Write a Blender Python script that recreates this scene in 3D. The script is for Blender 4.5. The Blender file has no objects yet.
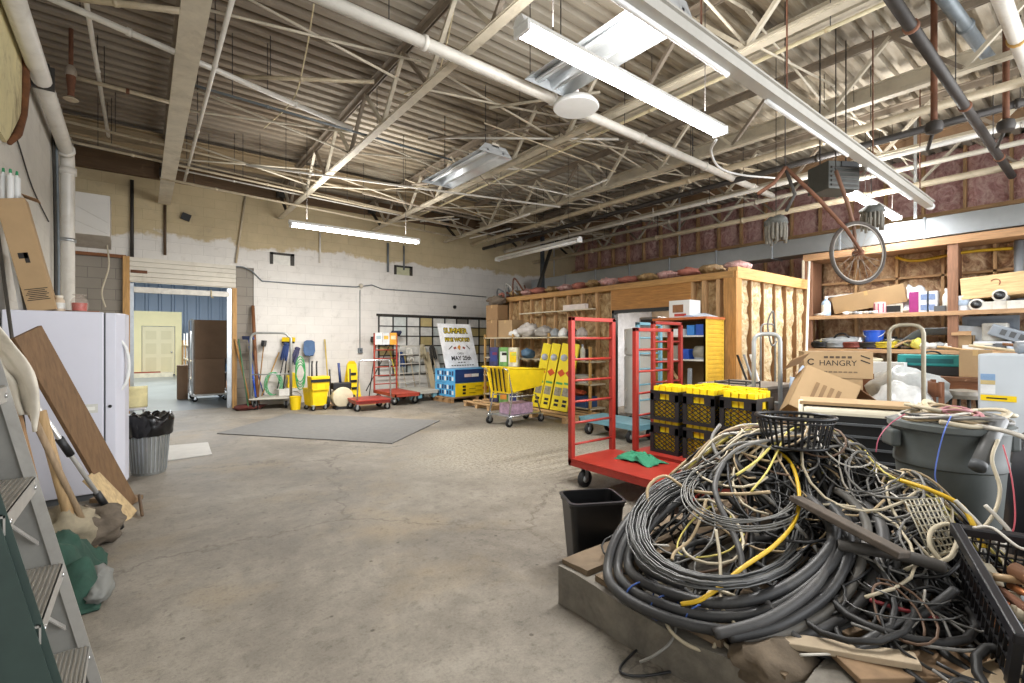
import bpy, math, random
from mathutils import Vector, Matrix, Euler
R = math.radians
sc = bpy.context.scene
COL = sc.collection

# ---------------------------------------------------------------- camera
FPX, H, YAW = 475.0, 1.45, R(37.9)
cam = bpy.data.cameras.new('camera'); cam.sensor_width = 36.0; cam.lens = FPX / 1024 * 36; cam.clip_end = 200
camo = bpy.data.objects.new('camera', cam); COL.objects.link(camo)
camo.location = (0, 0, H); camo.rotation_euler = (R(90), 0, -YAW)
sc.camera = camo

# ---------------------------------------------------------------- world, lamps, added fill, exposure
w = bpy.data.worlds.new('world'); sc.world = w; w.use_nodes = True
bg = w.node_tree.nodes['Background']; bg.inputs[0].default_value = (0.93, 0.97, 1.0, 1); bg.inputs[1].default_value = 1.5
def area(name, loc, rot, sx, sy, power, col=(1, 1, 1)):
    l = bpy.data.lights.new(name, 'AREA'); l.shape = 'RECTANGLE'; l.size = sx; l.size_y = sy; l.energy = power; l.color = col
    o = bpy.data.objects.new(name, l); COL.objects.link(o); o.location = loc; o.rotation_euler = rot
    return o
# the strip lamps of the hall (the tubes themselves are modelled further down); bare battens shine up as well as down
area('strip_lamp_light', (3.07, 2.3, 3.30), (0, 0, 0), 2.3, 0.10, 150, (1, .98, .95))
area('strip_lamp_light', (3.07, 2.3, 3.52), (R(180), 0, 0), 2.3, 0.10, 60, (1, .98, .95))
area('strip_lamp_light', (3.1, 8.5, 3.30), (R(12), 0, 0), 2.3, 0.10, 205, (1, .97, .93))
area('strip_lamp_light', (3.1, 8.5, 3.52), (R(180), 0, 0), 2.3, 0.10, 60, (1, .97, .93))
area('strip_lamp_light', (8.75, 2.3, 3.40), (0, 0, 0), 2.3, 0.10, 85, (1, .98, .95))
area('strip_lamp_light', (8.75, 2.3, 3.62), (R(180), 0, 0), 2.3, 0.10, 70, (1, .98, .95))
area('cooler_lamp_light', (8.3, 5.4, 2.3), (0, 0, 0), .5, .3, 60, (1, .97, .92))
# lamps of the next hall seen through the roller door
area('next_hall_light', (0.8, 18.5, 4.3), (0, 0, 0), 3.0, 6.0, 760, (.93, .97, 1))
# added soft fill behind the camera, turned to brighten the left side
area('rear_fill_light', (6.0, -2.9, 2.4), (R(90), 0, R(34)), 7.0, 4.2, 460, (.97, .98, 1))
sc.view_settings.view_transform = 'Standard'; sc.view_settings.look = 'None'
sc.view_settings.gamma = 1; sc.view_settings.use_curve_mapping = False
sc.view_settings.exposure = 0.15
try:
    sc.cycles.max_bounces = 8; sc.cycles.diffuse_bounces = 5; sc.cycles.glossy_bounces = 3; sc.cycles.sample_clamp_indirect = 6
except Exception: pass

# ---------------------------------------------------------------- picture measurements turned into places
SY, CY = math.sin(YAW), math.cos(YAW)
def ray(px, py):
    u = (px - 512) / FPX
    return (SY + u * CY, CY - u * SY, (341.5 - py) / FPX)
def PD(px, py, d):
    r = ray(px, py); return Vector((r[0] * d, r[1] * d, H + r[2] * d))
def PZ(px, py, z=0.0):
    return PD(px, py, (z - H) / ray(px, py)[2])
def PX(px, py, x): return PD(px, py, x / ray(px, py)[0])
def PY(px, py, y): return PD(px, py, y / ray(px, py)[1])

# ---------------------------------------------------------------- materials
MATS = {}
def new_mat(name):
    m = bpy.data.materials.new(name); m.use_nodes = True
    nt = m.node_tree; b = nt.nodes['Principled BSDF']
    return m, nt, b
def ramp(nt, stops):
    n = nt.nodes.new('ShaderNodeValToRGB'); cr = n.color_ramp
    while len(cr.elements) < len(stops): cr.elements.new(0.5)
    for e, (p, c) in zip(cr.elements, stops): e.position = p; e.color = (c[0], c[1], c[2], 1)
    return n
def noise(nt, vec, scale, detail=4, rough=.6, dist=0):
    n = nt.nodes.new('ShaderNodeTexNoise'); n.inputs['Scale'].default_value = scale; n.inputs['Detail'].default_value = detail
    n.inputs['Roughness'].default_value = rough; n.inputs['Distortion'].default_value = dist
    nt.links.new(vec, n.inputs['Vector']); return n
def coords(nt, kind='Object', scale=(1, 1, 1)):
    t = nt.nodes.new('ShaderNodeTexCoord'); mp = nt.nodes.new('ShaderNodeMapping'); mp.inputs['Scale'].default_value = scale
    nt.links.new(t.outputs[kind], mp.inputs['Vector']); return mp.outputs['Vector']
def mixc(nt, fac, a, b, mode='MIX'):
    n = nt.nodes.new('ShaderNodeMix'); n.data_type = 'RGBA'; n.blend_type = mode
    if isinstance(fac, (int, float)): n.inputs[0].default_value = fac
    else: nt.links.new(fac, n.inputs[0])
    for i, x in ((6, a), (7, b)):
        if isinstance(x, tuple): n.inputs[i].default_value = (x[0], x[1], x[2], 1)
        else: nt.links.new(x, n.inputs[i])
    return n.outputs[2]
def math_n(nt, op, a, b=None, clamp=False):
    n = nt.nodes.new('ShaderNodeMath'); n.operation = op; n.use_clamp = clamp
    for i, x in ((0, a), (1, b)):
        if x is None: continue
        if isinstance(x, (int, float)): n.inputs[i].default_value = x
        else: nt.links.new(x, n.inputs[i])
    return n.outputs[0]
def bump(nt, b, h, strength=.3, dist=.02, chain=None):
    n = nt.nodes.new('ShaderNodeBump'); n.inputs['Strength'].default_value = strength; n.inputs['Distance'].default_value = dist
    nt.links.new(h, n.inputs['Height'])
    if chain: nt.links.new(chain, n.inputs['Normal'])
    nt.links.new(n.outputs[0], b.inputs['Normal']); return n.outputs[0]
def hexc(h):
    r = [int(h[i:i + 2], 16) / 255 for i in (0, 2, 4)]
    return tuple(x / 12.92 if x <= .04045 else ((x + .055) / 1.055) ** 2.4 for x in r)
def M(h, rough=.6, metal=0.0, vary=.18, scale=6.0, stretch=(1, 1, 1), bmp=.0, dirt=0.0, dirtc='4a4034', alpha=None):
    """a plain stuff with a mottled colour, wear blotches and a little relief"""
    key = (h, rough, metal, vary, scale, stretch, bmp, dirt, dirtc, alpha)
    if key in MATS: return MATS[key]
    m, nt, b = new_mat('stuff_' + h); c = hexc(h)
    v = coords(nt, 'Object', stretch)
    n = noise(nt, v, scale, 6, .65)
    lo = tuple(x * (1 - vary) for x in c); hi = tuple(min(1, x * (1 + vary)) for x in c)
    rp = ramp(nt, [(.3, lo), (.7, hi)]); nt.links.new(n.outputs[0], rp.inputs[0]); out = rp.outputs[0]
    if dirt:
        d = noise(nt, v, scale * .45, 8, .75, .6); rd = ramp(nt, [(.5, (0, 0, 0)), (.5 + .22, (dirt,) * 3)])
        nt.links.new(d.outputs[0], rd.inputs[0]); out = mixc(nt, rd.outputs[0], out, hexc(dirtc))
    nt.links.new(out, b.inputs['Base Color'])
    b.inputs['Roughness'].default_value = rough; b.inputs['Metallic'].default_value = metal
    if bmp: bump(nt, b, n.outputs[0], bmp, .01)
    if alpha is not None: b.inputs['Alpha'].default_value = alpha
    MATS[key] = m; return m
def wood(h, axis='z', rough=.7, vary=.28):
    s = {'x': (1.2, 14, 14), 'y': (14, 1.2, 14), 'z': (14, 14, 1.2)}[axis]
    return M(h, rough, 0, vary, 3.0, s, .15, .35, '5a3d22')
def emit(h, strength):
    key = ('e', h, strength)
    if key in MATS: return MATS[key]
    m, nt, b = new_mat('lit_' + h)
    b.inputs['Base Color'].default_value = (*hexc(h), 1); b.inputs['Emission Color'].default_value = (*hexc(h), 1)
    b.inputs['Emission Strength'].default_value = strength; MATS[key] = m; return m

# ---------------------------------------------------------------- mesh builder
RND = random.Random(7)
class MB:
    def __init__(s): s.v, s.f, s.sm, s.mi, s.cur, s.sharp = [], [], [], [], 0, False
    def add(s, vs, fs, smooth=False):
        o = len(s.v); s.v += [Vector(p) for p in vs]
        for f in fs: s.f.append([i + o for i in f]); s.sm.append(smooth); s.mi.append(s.cur)
        return s
    def use(s, i): s.cur = i; return s
    def box(s, c, d, rot=None):
        x, y, z = d[0] / 2, d[1] / 2, d[2] / 2
        vs = [Vector((a, b, e)) for a in (-x, x) for b in (-y, y) for e in (-z, z)]
        if rot is not None:
            mt = rot if isinstance(rot, Matrix) else (Matrix.Rotation(rot, 3, 'Z') if isinstance(rot, (int, float)) else Euler(rot).to_matrix())
            vs = [mt @ p for p in vs]
        c = Vector(c)
        return s.add([p + c for p in vs], [(0, 1, 3, 2), (4, 6, 7, 5), (0, 4, 5, 1), (2, 3, 7, 6), (0, 2, 6, 4), (1, 5, 7, 3)])
    def bx(s, x0, y0, z0, x1, y1, z1):
        return s.box(((x0 + x1) / 2, (y0 + y1) / 2, (z0 + z1) / 2), (abs(x1 - x0), abs(y1 - y0), abs(z1 - z0)))
    def bar(s, a, b, w, h, up=(0, 0, 1)):
        a, b = Vector(a), Vector(b); d = (b - a); L = d.length
        if L < 1e-6: return s
        d.normalize(); u = Vector(up)
        if abs(d.dot(u)) > .99: u = Vector((1, 0, 0)) if abs(d.x) < .9 else Vector((0, 1, 0))
        x = d.cross(u).normalized(); z = x.cross(d)
        return s.box((a + b) / 2, (w, L, h), Matrix((x, d, z)).transposed())
    def tube(s, pts, r, seg=8, closed=False):
        pts = [Vector(p) for p in pts]; n = len(pts); rs = r if isinstance(r, (list, tuple)) else [r] * n
        tang = []
        for i in range(n):
            if closed: t = pts[(i + 1) % n] - pts[i - 1]
            else: t = pts[min(i + 1, n - 1)] - pts[max(i - 1, 0)]
            tang.append(t.normalized() if t.length > 1e-9 else Vector((0, 0, 1)))
        u = tang[0].orthogonal().normalized(); vs = []
        for i in range(n):
            u = u - tang[i] * u.dot(tang[i])
            u = u.normalized() if u.length > 1e-6 else tang[i].orthogonal().normalized()
            w_ = tang[i].cross(u)
            for k in range(seg):
                a = 2 * math.pi * k / seg; vs.append(pts[i] + (u * math.cos(a) + w_ * math.sin(a)) * rs[i])
        fs = []
        for i in range(n if closed else n - 1):
            j = (i + 1) % n
            for k in range(seg):
                k2 = (k + 1) % seg; fs.append((i * seg + k, i * seg + k2, j * seg + k2, j * seg + k))
        if not closed: fs.append(tuple(range(seg))[::-1]); fs.append(tuple((n - 1) * seg + k for k in range(seg)))
        return s.add(vs, fs, True)
    def cyl(s, a, b, r, seg=14, r2=None): return s.tube([a, b], [r, r if r2 is None else r2], seg)
    def lathe(s, prof, c=(0, 0, 0), seg=20, rot=None, smooth=True):
        c = Vector(c); vs = []; n = len(prof); s.sharp = True
        for r, z in prof:
            for k in range(seg):
                a = 2 * math.pi * k / seg; p = Vector((r * math.cos(a), r * math.sin(a), z))
                vs.append((rot @ p if rot is not None else p) + c)
        fs = [(i * seg + k, i * seg + (k + 1) % seg, (i + 1) * seg + (k + 1) % seg, (i + 1) * seg + k) for i in range(n - 1) for k in range(seg)]
        if prof[0][0] > 1e-6: fs.append(tuple(range(seg))[::-1])
        if prof[-1][0] > 1e-6: fs.append(tuple((n - 1) * seg + k for k in range(seg)))
        return s.add(vs, fs, smooth)
    def prism(s, poly, h, mt=None, smooth=False):
        """2-D outline in local x,y pushed h along local z, placed by a 4x4 matrix"""
        n = len(poly); vs = [Vector((x, y, 0)) for x, y in poly] + [Vector((x, y, h)) for x, y in poly]
        if mt is not None: vs = [mt @ p for p in vs]
        return s.add(vs, [tuple(range(n))[::-1], tuple(range(n, 2 * n))] + [(i, (i + 1) % n, n + (i + 1) % n, n + i) for i in range(n)], smooth)
    def blob(s, c, rad, amp=.15, seed=0, nu=14, nv=9, freq=2.2, flat=None):
        from mathutils import noise as nz
        c = Vector(c); vs = []; fs = []
        for i in range(nv + 1):
            th = math.pi * i / nv
            for k in range(nu):
                ph = 2 * math.pi * k / nu; d = Vector((math.sin(th) * math.cos(ph), math.sin(th) * math.sin(ph), math.cos(th)))
                q = 1 + amp * 2 * nz.noise(d * freq + Vector((seed * 3.1, seed * 1.7, seed))) + amp * nz.noise(d * freq * 2.3 + Vector((seed, 4.2, 1.1)))
                p = Vector((d.x * rad[0] * q, d.y * rad[1] * q, d.z * rad[2] * q))
                if flat is not None and p.z < -flat: p.z = -flat
                vs.append(p + c)
        for i in range(nv):
            for k in range(nu):
                k2 = (k + 1) % nu; fs.append((i * nu + k, (i + 1) * nu + k, (i + 1) * nu + k2, i * nu + k2))
        return s.add(vs, fs, True)
    def sheet(s, fn, nu, nv, th=0.0, smooth=True):
        """a surface given by fn(u, v), with a back side when th > 0"""
        vs = [Vector(fn(i / nu, j / nv)) for i in range(nu + 1) for j in range(nv + 1)]
        q = lambda i, j: i * (nv + 1) + j
        fs = [(q(i, j), q(i + 1, j), q(i + 1, j + 1), q(i, j + 1)) for i in range(nu) for j in range(nv)]
        if th:
            nrm = [Vector((0, 0, 0)) for _ in vs]
            for f in fs:
                n_ = (vs[f[2]] - vs[f[0]]).cross(vs[f[3]] - vs[f[1]])
                for i in f: nrm[i] += n_
            m = len(vs); vs += [p - (n_.normalized() * th if n_.length else Vector((0, 0, th))) for p, n_ in zip(vs[:m], nrm)]
            fs2 = [tuple(i + m for i in f)[::-1] for f in fs]
            edge = [q(i, 0) for i in range(nu + 1)] + [q(nu, j) for j in range(1, nv + 1)] + [q(i, nv) for i in range(nu - 1, -1, -1)] + [q(0, j) for j in range(nv - 1, 0, -1)]
            fs3 = [(edge[k], edge[k] + m, edge[(k + 1) % len(edge)] + m, edge[(k + 1) % len(edge)]) for k in range(len(edge))]
            fs = fs + fs2 + fs3
        return s.add(vs, fs, smooth)
    def xf(s, mt):
        s.v = [mt @ p for p in s.v]; return s
def link(name, data, parent=None):
    o = bpy.data.objects.new(name, data); COL.objects.link(o)
    if parent is not None: o.parent = parent
    return o
def build(mb, name, mat, parent=None, world=False, bevel=0.0, loc=None, subd=0):
    """links the shapes in mb as ONE mesh object; world=True: shapes given in world space under an unrotated parent"""
    off = Vector((0, 0, 0))
    if world and parent is not None:
        q = parent
        while q is not None: off += q.location; q = q.parent
    if parent is None and loc is None:
        xs = [p.x for p in mb.v]; ys = [p.y for p in mb.v]; zs = [p.z for p in mb.v]
        off = Vector(((min(xs) + max(xs)) / 2, (min(ys) + max(ys)) / 2, min(zs)))
    me = bpy.data.meshes.new(name); me.from_pydata([tuple(p - off) for p in mb.v], [], mb.f)
    me.polygons.foreach_set('use_smooth', mb.sm)
    for m in (mat if isinstance(mat, (list, tuple)) else [mat]): me.materials.append(m)
    me.polygons.foreach_set('material_index', mb.mi); me.update()
    if mb.sharp: me.set_sharp_from_angle(angle=R(38))
    o = link(name, me, parent)
    if parent is None: o.location = off if loc is None else loc
    if bevel:
        md = o.modifiers.new('bevel', 'BEVEL'); md.width = bevel; md.segments = 2; md.limit_method = 'ANGLE'; md.angle_limit = R(40)
    if subd:
        md = o.modifiers.new('subd', 'SUBSURF'); md.levels = subd; md.render_levels = subd
    return o
def tag(o, label, cat, group=None, kind=None):
    o['label'] = label; o['category'] = cat
    if group: o['group'] = group
    if kind: o['kind'] = kind
    return o
def thing(name, label, cat, loc=(0, 0, 0), rz=0.0, group=None):
    o = link(name, None); o.location = loc; o.rotation_euler = (0, 0, rz); o.empty_display_size = .05
    return tag(o, label, cat, group)
def one(mb, name, mat, label, cat, group=None, bevel=0.0, kind=None, subd=0):
    return tag(build(mb, name, mat, None, bevel=bevel, subd=subd), label, cat, group, kind)
def struct(mb, name, mat, bevel=0.0, parent=None):
    o = build(mb, name, mat, parent, bevel=bevel)
    if parent is None: o['kind'] = 'structure'
    return o
def dup(root, loc, rz, label, group=None):
    r = root.copy(); COL.objects.link(r); r.location = loc; r.rotation_euler = (0, 0, rz); r['label'] = label
    if group: r['group'] = group
    for ch in list(root.children):
        c = ch.copy(); COL.objects.link(c); c.parent = r
        for g in list(ch.children):
            d = g.copy(); COL.objects.link(d); d.parent = c
    return r
def text(body, size, mat, parent, loc, rot, align='CENTER', name='lettering', bold=0.0):
    cu = bpy.data.curves.new(name, 'FONT'); cu.body = body; cu.size = size; cu.align_x = align; cu.align_y = 'CENTER'; cu.extrude = .0008; cu.offset = bold
    tmp = bpy.data.objects.new('tmp', cu); me = bpy.data.meshes.new_from_object(tmp); bpy.data.objects.remove(tmp); bpy.data.curves.remove(cu)
    me.materials.clear(); me.materials.append(mat); o = link(name, me, parent); o.location = loc; o.rotation_euler = rot; return o
def spline(pts, n=8, closed=False):
    """smooth path through the points"""
    P = [Vector(p) for p in pts]; m = len(P); out = []
    for i in range(m if closed else m - 1):
        p0 = P[(i - 1) % m] if closed or i > 0 else P[0]; p1 = P[i]; p2 = P[(i + 1) % m]
        p3 = P[(i + 2) % m] if closed or i + 2 < m else P[-1]
        for k in range(n):
            t = k / n; out.append(.5 * ((2 * p1) + (p2 - p0) * t + (2 * p0 - 5 * p1 + 4 * p2 - p3) * t * t + (3 * p1 - p0 - 3 * p2 + p3) * t ** 3))
    if not closed: out.append(P[-1])
    return out
def arc_pts(c, r, a0, a1, n, ax=(1, 0, 0), ay=(0, 0, 1)):
    c, ax, ay = Vector(c), Vector(ax), Vector(ay)
    return [c + ax * r * math.cos(a0 + (a1 - a0) * i / n) + ay * r * math.sin(a0 + (a1 - a0) * i / n) for i in range(n + 1)]
# ================================================================ the hall itself
XL, YB, XR, ZC = -1.0, 12.0, 10.45, 5.1      # left wall, back wall, right wall, roof deck
WHITE = M('d9d6cf', .75, 0, .06, 3, dirt=.35, dirtc='8a8378')
STEELW = M('cfc8b8', .5, .1, .1, 5, dirt=.5, dirtc='8c7a60')        # cream painted steel
GALV = M('b9bec2', .32, .85, .14, 7)
CHROME = M('c9cbcc', .22, .9, .08, 9)
BLACKP = M('17181a', .5, 0, .2, 8)
RUBBER = M('1d1d1e', .75, 0, .25, 10)
RUST = M('6b4632', .8, .2, .3, 8)
DARKST = M('3a3733', .6, .4, .25, 8)
PINE = wood('b8946a', 'z'); PINEX = wood('b8966c', 'x'); PINEY = wood('b38f66', 'y')
BROWNW = wood('8a5c38', 'y'); PLANKX = wood('a5825a', 'x')
CARD = M('a58a66', .85, 0, .08, 4); CARD2 = M('937553', .85, 0, .1, 4); CARDD = M('6f5036', .85, 0, .12, 4)
YEL = M('f0cf14', .45, 0, .1, 6); YEL2 = M('e3bd10', .4, 0, .12, 5)
RED = M('962a20', .42, .1, .14, 5, dirt=.3, dirtc='6d4a40'); BLUEC = M('6f9fae', .5, .1, .1, 6, dirt=.3, dirtc='56666a')
PLW = M('dedfdd', .45, 0, .05, 4); PLG = M('8b9094', .5, 0, .12, 5); PLDG = M('55585b', .55, 0, .15, 6)
BLUEP = M('2456c4', .4, 0, .1, 5); GREENP = M('2f8f5c', .6, 0, .15, 6); TEAL = M('1f8a8a', .5, 0, .1, 5)
INK = M('26221f', .8, 0, .05, 5)

def mat_floor():
    m, nt, b = new_mat('worn_concrete'); v = coords(nt, 'Object')
    n1 = noise(nt, v, .55, 8, .68, .4); r1 = ramp(nt, [(.28, hexc('68625a')), (.46, hexc('837c71')), (.58, hexc('938c80')), (.76, hexc('a8a195'))])
    nt.links.new(n1.outputs[0], r1.inputs[0])
    n2 = noise(nt, v, 2.6, 10, .78); r2 = ramp(nt, [(.40, (.42, .40, .37)), (.60, (1, 1, 1))]); nt.links.new(n2.outputs[0], r2.inputs[0])
    c = mixc(nt, .55, r1.outputs[0], r2.outputs[0], 'MULTIPLY')
    n3 = noise(nt, v, .9, 5, .6); r3 = ramp(nt, [(.52, (0, 0, 0)), (.66, (.55, .55, .55))]); nt.links.new(n3.outputs[0], r3.inputs[0])
    c = mixc(nt, r3.outputs[0], c, hexc('8a7b62'))                         # sandy worn patches
    n4 = noise(nt, v, 14, 8, .8); r4 = ramp(nt, [(.34, (.35, .33, .3)), (.47, (1, 1, 1))]); nt.links.new(n4.outputs[0], r4.inputs[0])
    c = mixc(nt, .6, c, r4.outputs[0], 'MULTIPLY')                         # specks
    vo = nt.nodes.new('ShaderNodeTexVoronoi'); vo.feature = 'DISTANCE_TO_EDGE'; vo.inputs['Scale'].default_value = .42
    wv = noise(nt, v, 1.8, 5, .7); ad = nt.nodes.new('ShaderNodeVectorMath'); ad.operation = 'MULTIPLY_ADD'
    nt.links.new(wv.outputs['Color'], ad.inputs[0]); ad.inputs[1].default_value = (.7, .7, .7); nt.links.new(v, ad.inputs[2]); nt.links.new(ad.outputs[0], vo.inputs['Vector'])
    rc = ramp(nt, [(0, (.75, .75, .75)), (.009, (0, 0, 0))]); nt.links.new(vo.outputs['Distance'], rc.inputs[0])
    c = mixc(nt, rc.outputs[0], c, hexc('5a5147'))
    # pale spalled patch with coarse grit in front of the shelf carts
    sp = nt.nodes.new('ShaderNodeVectorMath'); sp.operation = 'DISTANCE'; mp2 = coords(nt, 'Object', (.8, 1.0, 1)); nt.links.new(mp2, sp.inputs[0]); sp.inputs[1].default_value = (3.3, 5.1, 0)
    edge = math_n(nt, 'ADD', sp.outputs['Value'], math_n(nt, 'MULTIPLY', n1.outputs[0], 2.6)); pm_ = math_n(nt, 'MULTIPLY', math_n(nt, 'SUBTRACT', 3.0, edge), 1.4, True)
    g1 = noise(nt, v, 26, 6, .85); rg = ramp(nt, [(.38, hexc('6f675a')), (.50, hexc('b3ab9b')), (.62, hexc('c6bfaf'))]); nt.links.new(g1.outputs[0], rg.inputs[0])
    c = mixc(nt, math_n(nt, 'MULTIPLY', pm_, .75), c, rg.outputs[0])
    # fine dirt specks and hairline texture everywhere
    g2 = noise(nt, v, 60, 8, .9); rs = ramp(nt, [(.36, (.55, .53, .5)), (.5, (1, 1, 1)), (.68, (1.12, 1.1, 1.08))]); nt.links.new(g2.outputs[0], rs.inputs[0]); c = mixc(nt, .75, c, rs.outputs[0], 'MULTIPLY')
    v3 = nt.nodes.new('ShaderNodeTexVoronoi'); v3.inputs['Scale'].default_value = 5.5; nt.links.new(v, v3.inputs['Vector']); rv = ramp(nt, [(.05, (.3, .27, .23)), (.075, (1, 1, 1))]); nt.links.new(v3.outputs['Distance'], rv.inputs[0])
    c = mixc(nt, .8, c, rv.outputs[0], 'MULTIPLY')
    nt.links.new(c, b.inputs['Base Color'])
    rr = ramp(nt, [(.3, (.5,) * 3), (.7, (.8,) * 3)]); nt.links.new(n2.outputs[0], rr.inputs[0]); nt.links.new(rr.outputs[0], b.inputs['Roughness'])
    bump(nt, b, g2.outputs[0], .35, .012); return m
def mat_block(paint, upper=None, zline=3.5, mortar=.86, axis='x'):
    """painted concrete block, an older ochre coat left above an uneven line"""
    m, nt, b = new_mat('painted_block'); t = nt.nodes.new('ShaderNodeTexCoord')
    sx = nt.nodes.new('ShaderNodeSeparateXYZ'); nt.links.new(t.outputs['Object'], sx.inputs[0])
    cx = nt.nodes.new('ShaderNodeCombineXYZ'); nt.links.new(sx.outputs['X' if axis == 'x' else 'Y'], cx.inputs[0]); nt.links.new(sx.outputs['Z'], cx.inputs[1])
    br = nt.nodes.new('ShaderNodeTexBrick'); br.inputs['Scale'].default_value = 1; br.inputs['Brick Width'].default_value = .41; br.inputs['Row Height'].default_value = .205
    br.inputs['Mortar Size'].default_value = .006; br.inputs['Mortar Smooth'].default_value = .4; br.inputs['Bias'].default_value = 0
    br.inputs['Color1'].default_value = (1, 1, 1, 1); br.inputs['Color2'].default_value = (.95, .95, .95, 1); br.inputs['Mortar'].default_value = (mortar, mortar, mortar, 1)
    nt.links.new(cx.outputs[0], br.inputs['Vector'])
    ob = t.outputs['Object']; n = noise(nt, ob, 1.3, 8, .7, .3); c1 = hexc(paint)
    r = ramp(nt, [(.3, tuple(x * .86 for x in c1)), (.65, c1)]); nt.links.new(n.outputs[0], r.inputs[0]); c = r.outputs[0]
    if upper:
        nu = noise(nt, ob, .9, 5, .7); h = math_n(nt, 'ADD', sx.outputs['Z'], math_n(nt, 'MULTIPLY', nu.outputs[0], .9))
        st = math_n(nt, 'MULTIPLY', math_n(nt, 'SUBTRACT', h, zline + .45), 14, True)
        cu = hexc(upper); ru = ramp(nt, [(.3, tuple(x * .78 for x in cu)), (.7, cu)]); nt.links.new(n.outputs[0], ru.inputs[0])
        c = mixc(nt, st, c, ru.outputs[0])
    d = noise(nt, ob, 3.2, 9, .78); rd = ramp(nt, [(.56, (0, 0, 0)), (.76, (.45, .45, .45))]); nt.links.new(d.outputs[0], rd.inputs[0])
    c = mixc(nt, rd.outputs[0], c, hexc('8d8578'))
    c = mixc(nt, 1.0, c, br.outputs['Color'], 'MULTIPLY'); nt.links.new(c, b.inputs['Base Color']); b.inputs['Roughness'].default_value = .7
    hb = math_n(nt, 'ADD', br.outputs['Fac'], math_n(nt, 'MULTIPLY', d.outputs[0], -.3)); inv = math_n(nt, 'SUBTRACT', 1.0, hb)
    bump(nt, b, inv, .35, .01); return m
def mat_deck():
    m, nt, b = new_mat('roof_deck'); v = coords(nt, 'Object', (.35, 2.5, 1)); v2 = coords(nt, 'Object')
    n = noise(nt, v, 1.0, 8, .7, .2); r = ramp(nt, [(.30, hexc('4a3e30')), (.48, hexc('8a7d68')), (.68, hexc('b6ad9a'))]); nt.links.new(n.outputs[0], r.inputs[0])
    n2 = noise(nt, v2, .28, 4, .6); r2 = ramp(nt, [(.4, (0, 0, 0)), (.62, (.75, .75, .75))]); nt.links.new(n2.outputs[0], r2.inputs[0])
    c = mixc(nt, r2.outputs[0], r.outputs[0], hexc('bdb6a8'))
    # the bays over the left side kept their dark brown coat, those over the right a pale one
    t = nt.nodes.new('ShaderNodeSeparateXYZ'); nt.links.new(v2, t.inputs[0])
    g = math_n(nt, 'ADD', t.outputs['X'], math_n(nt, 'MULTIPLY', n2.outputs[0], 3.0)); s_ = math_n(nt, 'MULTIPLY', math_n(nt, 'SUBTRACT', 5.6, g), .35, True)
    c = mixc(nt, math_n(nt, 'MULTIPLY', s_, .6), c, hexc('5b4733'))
    nt.links.new(c, b.inputs['Base Color']); b.inputs['Roughness'].default_value = .7; bump(nt, b, n.outputs[0], .2, .01); return m
def mat_insul(hexes, scale=4.5):
    m, nt, b = new_mat('kraft_insulation'); v = coords(nt, 'Object', (1, 1, .75))
    n = noise(nt, v, scale, 8, .62, 1.6); r = ramp(nt, [(.30, hexc(hexes[0])), (.45, hexc(hexes[1])), (.58, hexc(hexes[2])), (.72, hexc(hexes[3]))])  # mottled paper tone, darkest stops painted in as crevice shade
    nt.links.new(n.outputs[0], r.inputs[0]); nt.links.new(r.outputs[0], b.inputs['Base Color']); b.inputs['Roughness'].default_value = .45
    n2 = noise(nt, v, scale * 1.3, 5, .6, 1.9); bump(nt, b, n2.outputs[0], .8, .05); return m
FLOORM = mat_floor()
KRAFT = mat_insul(['6f5234', '9c7d52', 'b59a70', 'cbb791'], 7)
KRAFTL = mat_insul(['a97f52', 'd6b98a', 'ead7b2', 'f4ead3'], 9)
KRAFTR = mat_insul(['6a4936', 'a58162', 'c9ac88', 'e0cdae'], 6.0)
PINKI = mat_insul(['9a6a66', 'c49691', 'd8b5ae', 'e6cdc4'], 7.0)

# floor, with the slab of the next hall beyond the roller door
o = build(MB().bx(XL - .2, -3, -.2, 12.4, YB + .15, 0), 'floor', FLOORM, loc=(0, 0, 0)); o['kind'] = 'structure'
def mat_floor2():
    m, nt, b = new_mat('sealed_concrete'); v = coords(nt); n = noise(nt, v, .8, 7, .65); r = ramp(nt, [(.3, hexc('6f7678')), (.7, hexc('8b9295'))])
    nt.links.new(n.outputs[0], r.inputs[0]); nt.links.new(r.outputs[0], b.inputs['Base Color']); b.inputs['Roughness'].default_value = .3; return m
struct(MB().bx(-6, YB + .15, -.2, 9, 28, 0), 'floor_next_hall', mat_floor2())

# back wall: painted block around the roller opening, bare block where a wider opening was filled in
wb = MB()
wb.bx(XL, YB, 3.1, 12.4, YB + .25, ZC + .1); wb.bx(1.98, YB, 0, 12.4, YB + .25, 3.1)
o = build(wb, 'wall_back', mat_block('dfdbd4', 'c6b48f', 3.55), loc=(0, 0, 0)); o['kind'] = 'structure'
bare = MB().bx(XL, YB + .04, 0, -.22, YB + .24, 3.1).bx(1.62, YB + .04, 0, 1.98, YB + .24, 3.1)
o = build(bare, 'wall_back_infill', mat_block('8d867b', None, 9, .6), loc=(0, 0, 0)); o['kind'] = 'structure'
# left wall
o = build(MB().bx(XL - .25, -3, 0, XL, YB + .25, ZC + .1), 'wall_left', mat_block('d3cfc6', None, 9, .93, 'y'), loc=(0, 0, 0)); o['kind'] = 'structure'
# dark timber plate along the head of the back wall
struct(MB().bx(XL, YB - .1, 4.72, 12.0, YB, 5.08), 'trim_1', wood('5f4a33', 'x'))
# steel beam under the deck in front of the back wall
struct(MB().bx(XL, 10.15, 4.74, 12, 10.40, 4.76).bx(XL, 10.26, 4.76, 12, 10.29, 5.0).bx(XL, 10.15, 5.0, 12, 10.40, 5.02), 'trim_2', wood('8f7d60', 'x'))

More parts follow.
